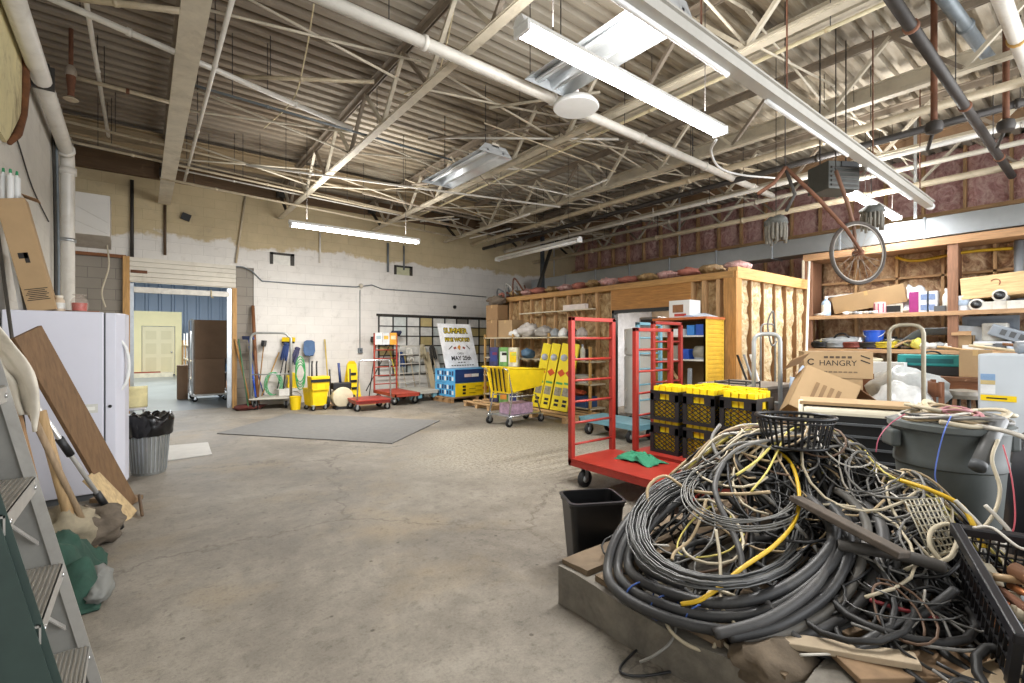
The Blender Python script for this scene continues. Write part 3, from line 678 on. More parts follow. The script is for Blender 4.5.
for px, py, lb in ((776, 226, 'grey string mop head hanging handle up beside the cycle fork'), (872, 214, 'grey string mop head hanging beside the short lit lamp')):
    c = PD(px, py, 6.0 if px < 800 else 6.3); t = thing('hanging_mop', lb, 'mop', c, 0, 'hanging mop heads'); t.scale = (.78, .78, .82)
    build(MB().blob((0, 0, .05), (.17, .17, .10), .15, px, 18, 9), 'mop_cap', M('5d5e5a', .9, 0, .2, 20, bmp=.4), t)
    for k in range(16):
        a = k * .393 + .1; r0 = .13; l = .2 + .1 * ((k * 7) % 5) / 5
        build(MB().tube([(r0 * math.cos(a), r0 * math.sin(a), .06), (r0 * 1.15 * math.cos(a), r0 * 1.15 * math.sin(a), -.05), (r0 * 1.1 * math.cos(a), r0 * 1.1 * math.sin(a), -l)], .022, 6), 'mop_strand', M('77736a', .95, 0, .25, 20), t)
    build(MB().tube([(0, 0, .1), (.12, .05, .75), (.12, .05, 3.2)], .006, 8), 'mop_handle', DARKST, t)
c = PD(833, 188, 5.6); t = thing('unit_heater', 'grey box heater hanging from the roof steel beside the cycle fork', 'heater', c, R(-30))
build(MB().box((0, 0, .1), (.40, .32, .32)), 'casing', M('4d4e4a', .6, .2, .15, 6), t, bevel=.01)
lv = MB()
for k in range(5): lv.box((0, -.165, -.02 + k * .05), (.34, .02, .02), (.5, 0, 0))
build(lv, 'louvre', DARKST, t); build(MB().box((.06, -.165, .225), (.2, .012, .06)), 'inlet_grille', BLACKP, t)
for s in (-1, 1): build(MB().tube([(s * .17, 0, .25), (s * .17, 0, 1.75)], .008, 6), 'hanger_rod', PDK, t)
# steel brackets and drops over the right bays
for px, z, r, lb in ((934, 4.2, .03, 'brown iron drop pipe with a clamp above the white beam'), (1006, 4.3, .03, 'short rusty drop pipe under the deck near the white pipe')):
    a = PZ(px, 82, z); t = thing('drop_pipe', lb, 'pipe', a)
    build(MB().cyl((0, 0, -.45), (0, 0, ZC - z), r, 10), 'pipe_run', RUST, t); build(MB().lathe([(r, -.55), (.07, -.53), (.08, -.48), (.07, -.43), (r, -.41)], (0, 0, 0), 14), 'pipe_clamp', PDK, t)
    build(MB().tube([(0, 0, -.5), (.25, .1, -.62)], .018, 8), 'tie_arm', PDK, t)
# ================================================================ builders shared by the goods
def V(*a): return Vector(a)
def lean(name, label, a, b, r, mat, cat, grp=None): return one(MB().tube([a, b], r, 8), name, mat, label, cat, grp)
def tool(name, label, a, b, head, hmat, mat, r=.013, grp=None, up=True):
    """long handled tool standing at a, leaning to b; head 'brush','mop','dust','shovel','squeegee' at the upper end (up) or the foot"""
    a, b = Vector(a), Vector(b); t = thing(name, label, name.split('_')[-1], a, 0, grp)
    build(MB().tube([a, b], r, 8), 'handle', mat, t, world=True)
    e = b if up else a; d = (b - a).normalized() * (1 if up else -1)
    mt = Matrix.Translation(e) @ d.to_track_quat('Z', 'X').to_matrix().to_4x4()
    h = MB()
    if head == 'brush':
        build(MB().box((0, 0, .01), (.05, .30, .04)).xf(mt), 'brush_block', DARKST, t, world=True); h.box((0, 0, .075), (.06, .31, .10))
    elif head == 'dust': h.prism([(-.09, 0), (.09, 0), (.13, .12), (.12, .34), (.06, .38), (-.06, .38), (-.12, .34), (-.13, .12)], .06, Matrix(((0, 0, 1, -.03), (1, 0, 0, 0), (0, 1, 0, -.04), (0, 0, 0, 1))))
    elif head == 'shovel': h.prism([(-.1, 0), (.1, 0), (.12, .06), (.11, .24), (.0, .34), (-.11, .24), (-.12, .06)], .012, Matrix(((1, 0, 0, 0), (0, 0, 1, 0), (0, 1, 0, 0), (0, 0, 0, 1))))
    elif head == 'squeegee': h.box((0, 0, .02), (.03, .40, .05)).box((0, 0, .055), (.008, .42, .03))
    elif head == 'mop':
        h.blob((0, 0, .03), (.06, .09, .05), .2, 3)
        for k in range(12):
            q = k * .52; h.tube([(0, .05 * math.cos(q), .04), (.05 * math.sin(q), .09 * math.cos(q), -.02), (.06 * math.sin(q), .10 * math.cos(q), -.28 - .03 * (k % 3))], .013, 6)
    build(h.xf(mt), 'head', hmat, t, world=True, bevel=.003); return t
def carton(name, label, c, d, rz=0, mat=None, tape=True, grp=None, cat='box', tilt=None, txt=None, tsize=.06, tside=-1, top=False, parent_extra=None):
    """closed cardboard carton standing at c"""
    t = thing(name, label, cat, c, rz, grp); mat = mat or CARD
    if tilt: t.rotation_euler = (tilt[0], tilt[1], rz)
    build(MB().bx(-d[0] / 2, -d[1] / 2, 0, d[0] / 2, d[1] / 2, d[2]), 'carton', mat, t, bevel=.004)
    build(MB().bx(-d[0] / 2 + .002, -d[1] / 2, d[2] - .001, d[0] / 2 - .002, -.002, d[2] + .003).bx(-d[0] / 2 + .002, .002, d[2] - .001, d[0] / 2 - .002, d[1] / 2, d[2] + .003), 'flap', mat, t)
    if tape: build(MB().bx(-d[0] / 2 - .001, -.025, d[2] + .002, d[0] / 2 + .001, .025, d[2] + .004).bx(-d[0] / 2 - .001, -.025, d[2] - .07, -d[0] / 2 + .001, .025, d[2]).bx(d[0] / 2 - .001, -.025, d[2] - .07, d[0] / 2 + .001, .025, d[2]), 'tape', M('b99a68', .3, 0, .05), t)
    if txt:
        for (sz, s, dz) in txt: text(s, sz, INK, t, (0, tside * (d[1] / 2 + .001), dz), (R(90), 0, 0 if tside < 0 else R(180)))
    return t
def caster(parent, p, r=.06, mat=None, hub=GALV):
    x, y, z = p
    w_ = build(MB().cyl((x, y - .018, r), (x, y + .018, r), r, 16), 'caster_wheel', mat or RUBBER, parent)
    build(MB().cyl((x, y - .022, r), (x, y + .022, r), r * .45, 12), 'wheel_hub', hub, w_)
    build(MB().bx(x - .02, y - .032, r, x + .02, y - .024, z).bx(x - .02, y + .024, r, x + .02, y + .032, z).bx(x - .035, y - .035, z - .012, x + .035, y + .035, z), 'caster_fork', GALV, parent)
def bottle(label, c, h, r, mat, capm, group=None, name='bottle', neck=.4, s=1):
    t = thing(name, label, 'bottle', c, 0, group)
    build(MB().lathe([(r * .92, 0), (r, h * .03), (r, h * .62), (r * .85, h * .72), (r * neck, h * .82), (r * neck, h * .88)], seg=16), 'body', mat, t)
    build(MB().lathe([(r * neck * 1.15, h * .87), (r * neck * 1.15, h)], seg=14), 'cap', capm, t)
    build(MB().lathe([(r * 1.01, h * .2), (r * 1.015, h * .21), (r * 1.015, h * .55), (r * 1.01, h * .56)], seg=16), 'label_band', M('d8d8d2', .5, 0, .2, 20), t); return t
def bag(label, c, rad, mat, seed, cat='bag', name='plastic_bag', amp=.22, grp=None): return one(MB().blob((0, 0, rad[2] * .9), rad, amp, seed, 22, 14, 2.4, rad[2] * .9).xf(Matrix.Translation(Vector(c))), name, mat, label, cat, grp)
def stock_cart(label, c, rz, col, L=1.5, W=.68, Ht=1.70, rungs=6, post=.022, both=False, zdeck=.27, rung_r=.013, grp='tall ended stock carts'):
    """narrow stock cart: deck along local -Y, tall rung frame at local y=0"""
    t = thing('stock_cart', label, 'cart', c, rz, grp)
    build(MB().bx(-W / 2, -L, zdeck - .02, W / 2, .03, zdeck), 'deck', col, t, bevel=.004)
    build(MB().bx(-W / 2, -L, zdeck - .075, -W / 2 + .03, .03, zdeck - .02).bx(W / 2 - .03, -L, zdeck - .075, W / 2, .03, zdeck - .02).bx(-W / 2, -L, zdeck - .075, W / 2, -L + .03, zdeck - .02).bx(-W / 2, 0, zdeck - .075, W / 2, .03, zdeck - .02), 'deck_frame', col, t)
    for y in ((0, -L + .03) if both else (0,)):
        for s in (-1, 1): build(MB().bx(s * (W / 2 - post) - post, y - post + .01, zdeck - .05, s * (W / 2 - post) + post, y + post + .01, Ht), 'frame_post', col, t, bevel=.004)
        build(MB().bx(-W / 2, y - post + .01, Ht - .04, W / 2, y + post + .01, Ht), 'top_rail', col, t, bevel=.004)
        for k in range(rungs):
            z = zdeck + .13 + k * (Ht - zdeck - .13) / rungs
            build(MB().tube([(-W / 2 + post, y + .01, z), (W / 2 - post, y + .01, z)], rung_r, 8), 'rung', col, t)
    for x in (-W / 2 + .06, W / 2 - .06):
        for y in (-.14, -L + .16): caster(t, (x, y, zdeck - .06), .085)
    return t

# ================================================================ the left side
# aluminium step ladder: far and near side rails, flat ribbed treads, diagonal braces
t = thing('step_ladder', 'aluminium step ladder with ribbed treads and green outer side, at the lower left edge', 'ladder', (-.2, 1.98, 0))
AL = M('a9a6a0', .42, .5, .12, 8, dirt=.4, dirtc='7a756c'); ALG = M('7d7c77', .55, .3, .12, 7, dirt=.3, dirtc='55524d'); LGRN = M('2a3934', .6, .1, .18, 6)
xr = lambda z: -.07 - .216 * z
for yy, m in ((2.2, AL), (1.74, AL)):
    o_ = MB().prism([(xr(0), 0), (xr(0) - .15, 0), (xr(2.1) - .12, 2.1), (xr(2.1), 2.1)], .006, Matrix(((1, 0, 0, 0), (0, 0, 1, yy), (0, 1, 0, 0), (0, 0, 0, 1))))
    build(o_, 'side_rail', ALG if yy > 2 else LGRN, t, world=True)
    sg = -1 if yy > 2 else 1
    build(MB().bar((xr(0), yy + sg * .012, 0), (xr(2.1), yy + sg * .012, 2.1), .004, .03, (1, 0, .2)).bar((xr(0) - .15, yy + sg * .012, 0), (xr(2.1) - .12, yy + sg * .012, 2.1), .004, .03, (1, 0, .2)), 'rail_flange', AL if yy > 2 else LGRN, t, world=True)
    build(MB().bx(xr(0) - .115, yy - .02, 0, xr(0) + .012, yy + .025, .05), 'rubber_foot', RUBBER, t, world=True)
for k in range(6):
    z = .10 + .302 * k; x1 = xr(z) + .012; x0 = x1 - .15
    tr = build(MB().bx(x0, 1.746, z - .006, x1, 2.2, z).bx(x1 - .004, 1.746, z - .05, x1, 2.2, z).bx(x0, 1.746, z - .03, x0 + .004, 2.2, z), 'tread', AL, t, world=True)
    rb = MB()
    for j in range(12): rb.bx(x0 + .008 + j * .012, 1.75, z, x0 + .013 + j * .012, 2.19, z + .0035)
    build(rb, 'tread_rib', M('7f7a70', .6, .3, .2, 14), tr, world=True)
    build(MB().cyl((x1 + .001, 2.16, z - .028), (x1 + .005, 2.16, z - .028), .008, 8).cyl((x1 + .001, 1.79, z - .028), (x1 + .005, 1.79, z - .028), .008, 8), 'rivet', CHROME, tr, world=True)
    if k < 4:
        build(MB().bar((x0 + .02, 2.12, z - .03), (xr(z - .22) - .03, 2.19, z - .22), .004, .022, (0, 1, 0)), 'diagonal_brace', AL, t, world=True)
for yy in (1.80, 2.15):
    build(MB().bar((xr(2.05) - .12, yy, 2.05), (-.95, yy, .0), .03, .05), 'rear_leg', LGRN, t, world=True)
build(MB().bx(xr(2.1) - .2, 1.73, 2.1, xr(2.1) + .03, 2.21, 2.14), 'top_cap', PLDG, t, world=True, bevel=.01)
for z in (.4, 1.0): build(MB().bx(-.95 + .3 * z - .012, 1.80, z, -.95 + .3 * z + .012, 2.15, z + .03), 'rear_brace', AL, t, world=True)

# upright freezer seen from its side
fx0, fx1, fy0, fy1, fz = -.93, -.28, 5.76, 6.46, 1.72
t = thing('upright_freezer', 'tall white upright freezer turned side on against the left wall', 'freezer', (-.55, 6.11, 0))
FW = M('cdced9', .35, 0, .025, 2)
build(MB().bx(fx0, fy0, .06, fx1, fy1, fz), 'cabinet', FW, t, world=True, bevel=.01)
build(MB().bx(fx0 + .03, fy0 + .03, 0, fx1 - .03, fy1 - .03, .06), 'plinth', PLDG, t, world=True)
dpoly = [(fx1 + .012, fy0 + .005), (fx1 + .012, fy1), (fx1 + .09, fy1), (fx1 + .15, fy1 - .12), (fx1 + .175, (fy0 + fy1) / 2), (fx1 + .15, fy0 + .12), (fx1 + .085, fy0 + .005)]
dd = build(MB().prism(dpoly, fz - .09, Matrix.Translation((0, 0, .085))), 'door', FW, t, world=True, bevel=.006)
build(MB().bx(fx1, fy0 + .02, .08, fx1 + .012, fy1 - .02, fz - .01), 'door_seal', PLDG, t, world=True)
hx = fx1 + .13; build(MB().tube(spline([(hx - .02, fy0 + .09, .98), (hx + .03, fy0 + .09, 1.06), (hx + .05, fy0 + .09, 1.22), (hx + .03, fy0 + .09, 1.38), (hx - .02, fy0 + .09, 1.47)], 6), .014, 10), 'handle', PLW, dd, world=True)
build(MB().cyl((fx1 + .045, fy0 + .006, .85), (fx1 + .045, fy0 - .006, .85), .014, 12), 'lock', BLACKP, dd, world=True)
build(MB().bx(fx1 - .17, fy0 - .003, .80, fx1 - .04, fy0 + .001, .88), 'rating_label', M('c6c6bf', .5, 0, .1, 30), t, world=True)
build(MB().bx(fx1 - .15, fy0 - .004, .825, fx1 - .06, fy0 - .002, .855), 'label_print', M('e4e4de', .6, 0, .05), t, world=True)
# things on and over the freezer
t = carton('tall_carton', 'tall narrow cardboard carton leaning on the left wall on top of the freezer', (-.70, 5.98, 1.725), (.19, .17, .98), 0, CARD, False, tilt=(0, R(-12), 0))
build(MB().box((-.02, -.0865, .49), (.06, .002, .05)).box((.0, -.0865, .47), (.03, .002, .09)), 'printed_mark', INK, t)
lp = MB()
for k in range(7): lp.box((.0, -.0865, .10 + k * .016), (.15 - .02 * (k % 3), .002, .007))
build(lp, 'printed_text', INK, t)
build(MB().box((.13, -.02, .99), (.11, .16, .004), (0, .5, 0)), 'open_flap', CARD2, t)
for k, (dx, dy) in enumerate(((-.05, 0), (.03, .02), (.0, -.045))):
    c = V(-.70, 5.98, 1.725) + V(-math.sin(R(12)) * .98 + dx, dy, math.cos(R(12)) * .98 - .004 + .01 * (k == 1) - dx * .2)
    q = thing('sealant_tube', ['white sealant tube with green tip standing in the tall carton, closest to the wall', 'white sealant tube with green tip in the tall carton, closest to the freezer door', 'white sealant tube with green tip at the front of the tall carton'][k], 'tube', c)
    build(MB().lathe([(.024, 0), (.024, .21), (.02, .215)], seg=14), 'barrel', PLW, q); build(MB().lathe([(.010, .215), (.006, .25)], seg=10), 'nozzle', PLW, q); build(MB().lathe([(.011, .235), (.008, .27), (0, .272)], seg=10), 'cap', GREENP, q)
c = V(-.46, 5.95, 1.722); t = thing('glass_jar', 'round glass jar with red contents on the freezer near its door', 'jar', c)
GLASS = M('d8c9ba', .15, 0, .1, 8, alpha=.2)
build(MB().lathe([(.05, 0), (.062, .02), (.066, .09), (.05, .125), (.03, .14), (.03, .15), (.052, .158), (.05, .165)], seg=22), 'jar_body', GLASS, t)
build(MB().lathe([(.0, .012), (.052, .014), (.056, .085), (.0, .088)], seg=18), 'red_contents', M('b01c10', .4, 0, .2, 12), t)
bottle('cream plastic tub bottle beside the glass jar on the freezer', (-.60, 6.0, 1.722), .15, .04, M('cbb9a0', .5), M('e0d8c8', .5), neck=.6)
one(MB().bx(-.75, 6.1, 1.722, -.33, 6.35, 1.745), 'wood_offcut', wood('8a5a35', 'x'), 'brown wooden offcut lying flat on the freezer behind the jar', 'wood')
t = thing('foam_sheet', 'white foam panels leaning on the left wall behind the tall carton', 'panel', (-.88, 6.2, 1.722))
build(MB().box((0, 0, .27), (.03, .4, .55), (0, R(-7), 0)), 'panel', PLW, t); build(MB().box((.06, -.06, .2), (.02, .3, .4), (0, R(-14), 0)), 'panel', M('cfcdc6', .6), t)
# peeling painted board on the left wall
pb = MB(); pts = [(5.2, 3.3), (6.2, 3.25), (6.85, 3.75), (6.9, 4.4), (6.75, 4.72), (5.2, 4.75)]
pb.prism(pts, .03, Matrix(((0, 0, -1, XL + .034), (1, 0, 0, 0), (0, 1, 0, 0), (0, 0, 0, 1))))
t = thing('painted_board', 'pale yellow board with peeling brown edges high on the left wall', 'board', (XL + .02, 6.0, 3.2))
build(pb, 'board', M('d8cd9f', .7, 0, .1, 3, dirt=.9, dirtc='5b3a22'), t, world=True)
build(MB().tube([(XL + .05, a, b) for a, b in [(6.2, 3.25), (6.55, 3.45), (6.85, 3.75), (6.93, 4.1), (6.9, 4.4), (6.75, 4.72)]], [.02, .035, .03, .04, .03, .035], 7), 'split_edge', M('6a4328', .9, 0, .3, 12), t, world=True)
# drain pipe with elbow coming down in the corner; cables beside it
t = thing('drain_pipe', 'fat white drain pipe turning down at an elbow in the left corner', 'pipe', (-.86, 9.4, 0))
el = arc_pts((-.86, 9.28, 4.02), .16, R(90), R(0), 8, (0, 1, 0), (0, 0, 1))
build(MB().tube([(-.86, 3.5, 4.46)] + [(-.86, 9.1, 4.2)] + el + [(-.86, 9.44, .0)], .085, 14), 'pipe_run', PW, t, world=True)
build(MB().tube([(-.86, 9.22, 4.185), (-.86, 9.28, 4.175)], .105, 14).tube([(-.86, 9.44, 3.98), (-.86, 9.44, 3.88)], .105, 14), 'pipe_collar', PW, t, world=True)
for z in (1.6, 2.9): build(MB().tube([(-.86, 9.44, z), (-.86, 9.44, z + .05)], .1, 14), 'pipe_clip', GALV, t, world=True)
build(MB().bx(-.96, 7.2, 4.2, -.76, 7.24, 4.45), 'pipe_clip', DARKST, t, world=True)
for k, (x, y) in enumerate(((-.97, 9.1), (-.95, 9.2), (-.93, 9.62))):
    one(MB().tube(spline([(x, y - 1.4, 4.9), (x, y - .3, 4.6), (x, y, 4.1), (x + .02, y, 2.4), (x, y + .02, 1.2)], 8), .018, 7), 'wall_cable', [DARKST, PGR, BLACKP][k], ['dark wall cable running down beside the drain pipe, on its room side', 'grey wall cable close behind the drain pipe elbow', 'black wall cable in the corner beyond the drain pipe'][k], 'cable')
one(MB().tube(spline([(-.985, 5.9, 3.4), (-.985, 6.6, 3.5), (-.985, 7.6, 3.2), (-.985, 8.8, 3.05)], 6), .008, 6), 'wall_cable', DARKST, 'thin dark wire looping across the left wall over the carton', 'cable')
one(MB().bx(-.99, 5.1, 3.0, -.93, 9.3, 3.05).bx(-.99, 7.6, 4.52, -.9, 7.8, 4.72), 'wall_batten', M('8a8074', .7), 'thin batten and clip fixed along the left wall under the drain pipe', 'batten') if False else None
# white folded sheet metal box high in the corner of the back wall
a = PY(75, 191, 11.5); b_ = PY(110, 243, 11.5)
t = thing('sheet_metal_box', 'white folded sheet metal box fixed high on the back wall beside the drain pipe', 'box', ((a.x + b_.x) / 2, 11.7, b_.z))
build(MB().bx(max(XL + .02, a.x - .1), 11.5, b_.z + .12, b_.x, 11.99, a.z), 'casing', M('d8d5cf', .5, .05, .05, 2), t, world=True, bevel=.008)
build(MB().add([(max(XL + .02, a.x - .1), 11.52, b_.z + .12), (b_.x, 11.52, b_.z + .12), (b_.x, 11.99, b_.z - .05), (max(XL + .02, a.x - .1), 11.99, b_.z - .05), (max(XL + .02, a.x - .1), 11.99, b_.z + .12), (b_.x, 11.99, b_.z + .12)], [(0, 3, 2, 1), (0, 4, 3), (1, 2, 5)]), 'sloped_base', M('a49c90', .6), t, world=True)
build(MB().bar((a.x, 11.495, a.z - .25), (b_.x - .03, 11.495, a.z - .5), .012, .006).bar((a.x, 11.495, b_.z + .35), (b_.x - .03, 11.495, b_.z + .16), .012, .006), 'fold_crease', M('c6c2ba', .5), t, world=True)
one(MB().tube(spline([(-.55, 11.85, 3.45), (-.5, 11.85, 2.9), (-.6, 11.85, 2.4), (-.55, 11.85, 2.1)], 6), .014, 7), 'loose_wire', M('c6bca6'), 'pale wire hanging below the white sheet metal box', 'wire')
# fixings on the upper back wall
for px, y0, y1, r, m, lb in ((132, 180, 257, .03, DARKST, 'dark conduit dropping down the ochre wall to the roller door head'), (165, 205, 255, .025, M('4f3d2b'), 'short dark brown bar on the wall over the roller door'), (320, 233, 263, .022, PW, 'short white pipe stub on the back wall below the lit lamp'), (388, 243, 272, .03, PGR, 'grey steel strap on the back wall behind the lit lamp'), (404, 246, 270, .022, PGR, 'thinner grey steel strap beside the vent window'), (240, 192, 263, .022, PC, 'cream pipe slanting down the back wall right of the roller door')):
    p, q = PY(px + (6 if px == 240 else 0), y0, YB - .05), PY(px - (4 if px == 240 else 0), y1, YB - .05); one(MB().tube([p, q], r, 8), 'wall_conduit', m, lb, 'conduit')
q = [PY(x, y, YB - .03) for x, y in ((128, 258), (176, 262), (243, 267), (252, 271), (262, 281), (300, 284), (356, 287), (372, 285), (382, 289), (440, 293), (486, 297))]
t = thing('wall_conduit', 'long thin grey conduit line crossing the white back wall with a round junction', 'conduit', q[5])
build(MB().tube(q, .014, 7), 'conduit_run', PGR, t, world=True); build(MB().cyl(PY(361, 286, YB - .05), PY(361, 286, YB), .06, 14), 'junction_box', STEELW, t, world=True)
a, b_ = PY(360, 290, YB - .02), PY(360, 348, YB - .02); t = thing('light_switch', 'small grey switch box at the end of a vertical conduit on the back wall', 'switch', (a.x, YB - .03, b_.z))
build(MB().tube([a, b_], .01, 6), 'conduit_drop', PGR, t, world=True); build(MB().bx(a.x - .055, YB - .07, b_.z - .13, a.x + .055, YB, b_.z), 'switch_box', PGR, t, world=True, bevel=.006); build(MB().bx(a.x - .01, YB - .085, b_.z - .08, a.x + .01, YB - .07, b_.z - .04), 'toggle', BLACKP, t, world=True)
c = PY(186, 217, YB - .06); one(MB().box(c, (.16, .05, .14), (0, .3, 0)), 'junction_box', BLACKP, 'small black junction box on the ochre wall over the roller door', 'box')
c = PY(455, 307, YB - .03); one(MB().cyl(c, c + V(0, .03, 0), .05, 12), 'wall_vent_cover', BLACKP, 'small round dark cap on the white wall above the steel window', 'cap')

# boards, poles and cloth leaning in the left corner by the ladder
def plank(label, a, b, w, th, mat, up, name='plank', cat='plank'): return one(MB().bar(a, b, w, th, up), name, mat, label, cat, bevel=.003)
plank('wide brown stained plank leaning between the ladder and the freezer', (-.10, 5.25, .0), (-.66, 4.86, 1.52), .27, .03, wood('6b5136', 'z'), (1, -.6, .3))
plank('pale timber plank leaning on the left wall behind the drop cloth', (-.55, 4.6, .0), (-.93, 4.5, 1.75), .16, .025, wood('a9855a', 'z'), (1, -.4, .2))
plank('short pine offcut leaning against the foot of the brown plank', (-.07, 5.02, .0), (-.33, 5.0, .40), .17, .02, wood('b59d74', 'z'), (1, -.5, .3))
plank('brown timber offcut lying by the freezer door', (-.02, 5.45, .03), (-.34, 5.62, .05), .12, .04, wood('7d664c', 'x'), (0, 0, 1))
lean('wooden_pole', 'bare wooden pole leaning into the corner under the drop cloth', (-.26, 4.42, .01), (-.60, 4.15, 1.18), .019, wood('8f7a60', 'z'), 'pole')
lean('wooden_pole', 'second wooden pole nearer the ladder, leaning upright', (-.42, 4.1, .01), (-.60, 3.95, 1.2), .017, wood('8a6a48', 'z'), 'pole')
lean('wooden_pole', 'thick short timber baton leaning behind the two poles', (-.34, 4.35, .01), (-.52, 4.3, 1.0), .03, wood('a68a63', 'z'), 'pole')
lean('metal_rod', 'thin dark rod standing tall against the left wall before the freezer', (-.66, 5.3, .0), (-.94, 5.6, 2.5), .012, M('4a4640', .5, .5), 'rod')
lean('metal_rod', 'thin silver rod leaning between the poles', (-.3, 4.6, .0), (-.58, 4.35, 1.05), .009, CHROME, 'rod')
a, b_ = V(-.13, 4.72, .02), V(-.60, 4.22, 1.2); t = thing('extension_pole', 'silver extension pole with black foam grips leaning beside the brown plank', 'pole', a)
build(MB().tube([a, b_], .014, 10), 'shaft', M('c4c4c2', .3, .6), t, world=True)
for k, (u0, u1) in enumerate(((.0, .07), (.17, .28), (.55, .66))): build(MB().tube([a.lerp(b_, u0), a.lerp(b_, u1)], .024, 10), 'foam_grip', BLACKP, t, world=True)
def cloth(u, v):
    from mathutils import noise as nz
    top, bot = V(-.86, 3.9, 1.62), V(-.56, 3.98, 1.02); wd = .42 - .26 * v ** 1.5 + .05 * math.sin(v * 3)
    p = top.lerp(bot, v) + V(.15, -.1, 0) * math.sin(math.pi * v) * .4
    s = (u - .5); fold = .035 * math.sin(u * 14 + v * 2) + .03 * nz.noise(Vector((u * 4, v * 5, 2)))
    return (p.x + s * wd * .8 + fold * .5, p.y - s * wd * .45 - fold, p.z + .04 * nz.noise(Vector((u * 3, v * 3, 7))) - .1 * (u > .8) * v)
one(MB().sheet(cloth, 30, 26, .006), 'drop_cloth', M('cfc8ba', .95, 0, .12, 5, bmp=.2, dirt=.5, dirtc='8d8170'), 'stained off white drop cloth hanging over the poles beside the ladder', 'cloth')
def tarp(u, v):
    from mathutils import noise as nz
    a = (u - .5) * 2; b = (v - .5) * 2; rr_ = max(abs(a), abs(b)); h = .34 * (1 - rr_ ** 2.2) + .10 * nz.noise(Vector((u * 5, v * 5, 3))) + .05 * nz.noise(Vector((u * 12, v * 12, 1)))
    return (-.54 + a * .36 + .05 * nz.noise(Vector((u * 4, v * 4, 9))), 3.80 + b * .42, max(.012, h))
one(MB().sheet(tarp, 36, 36, .008), 'green_tarp', M('1d3d31', .85, 0, .3, 10, bmp=.3), 'crumpled dark green tarp heaped on the floor behind the ladder', 'tarp')
bag('grey white plastic sack slumped on the floor in front of the green tarp', (-.20, 3.62, 0), (.07, .24, .06), M('696a66', .6, 0, .15, 6), 4, amp=.12)
bag('brown sackcloth bundle around the pole ends by the wide plank', (-.27, 4.55, 0), (.16, .2, .13), M('5b5145', .9, 0, .3, 12, bmp=.5), 9, 'sack', 'sack')
bag('cream rag bundle between the tarp and the pole ends', (-.40, 4.42, .0), (.16, .16, .17), M('8a806b', .9, 0, .25, 9, bmp=.4), 14, 'rag', 'rag')
lean('broken_stick', 'short dark broken stick lying near the plank feet', (.0, 4.95, .02), (-.02, 5.3, .10), .012, wood('5a4632', 'y'), 'stick')
# ribbed rubbish bin with black liner
c = PZ(149, 473, 0); t = thing('rubbish_bin', 'grey galvanised bin with a black liner beside the freezer', 'bin', (c.x, c.y + .02, 0))
prof = [(.15, 0), (.155, .02), (.185, .44), (.19, .46), (.18, .46), (.15, .03), (0, .03)]
build(MB().lathe(prof, seg=36), 'bin_body', M('90928f', .45, .5, .25, 9, (1, 1, .2)), t)
rb = MB()
for k in range(30): a = k * 2 * math.pi / 30; rb.bar((.157 * math.cos(a), .157 * math.sin(a), .03), (.187 * math.cos(a), .187 * math.sin(a), .42), .012, .008, (math.cos(a), math.sin(a), 0))
build(rb, 'rib', GALV, t)
def liner(u, v):
    from mathutils import noise as nz
    a = u * 2 * math.pi; n_ = nz.noise(Vector((math.cos(a) * 3, math.sin(a) * 3, v * 4))) * .035
    if v < .5: r = .205 + n_ + .02 * math.sin(v * 6); z = .42 + v * .46 + n_
    else: w_ = (v - .5) * 2; r = .205 * (1 - w_ * .95) + n_; z = .65 - w_ * .10 + n_ * 2
    return (r * math.cos(a), r * math.sin(a), z)
build(MB().sheet(liner, 48, 18), 'bin_liner', M('141416', .22, 0, .2, 10), t)
c = PZ(132, 415, 0); t = thing('moulded_chair', 'cream moulded plastic chair shell half hidden behind the bin', 'chair', (c.x + .02, c.y - .45, 0))
def shell(u, v): a = (u - .5) * 2.4; return (.24 * math.sin(a), .24 * (1 - math.cos(a)) * .8 - .1 * v, .18 + .42 * v)
build(MB().sheet(shell, 20, 8, .012), 'backrest', M('d9cf9f', .5), t); build(MB().bx(-.2, -.22, .16, .2, .16, .19), 'seat', M('b8b9c4', .4), t, bevel=.02)
for x in (-.17, .17):
    for y in (-.18, .12): build(MB().cyl((x, y, 0), (x * .9, y * .9, .16), .014, 8), 'leg', CHROME, t)
# pale worn mat by the bin, grey mat on the middle of the floor
a = [PZ(163, 462, 0), PZ(160, 447, 0), PZ(208, 443, 0), PZ(212, 455, 0)]
one(MB().add([(p.x, p.y, .012) for p in a] + [(p.x, p.y, .001) for p in a], [(0, 3, 2, 1), (0, 1, 5, 4), (1, 2, 6, 5), (2, 3, 7, 6), (3, 0, 4, 7)]), 'floor_mat', M('b4b2ad', .8, 0, .08, 6), 'pale grey sheet lying on the floor past the bin', 'mat')
a = [PZ(217, 434, 0), PZ(288, 414, 0), PZ(440, 421, 0), PZ(392, 444, 0)]
one(MB().add([(p.x, p.y, .014) for p in a] + [(p.x, p.y, .001) for p in a], [(0, 3, 2, 1), (0, 1, 5, 4), (1, 2, 6, 5), (2, 3, 7, 6), (3, 0, 4, 7)]), 'floor_mat', M('6d6c6a', .9, 0, .12, 12, dirt=.3, dirtc='837c70'), 'large flat dark grey mat in the middle of the concrete floor', 'mat')
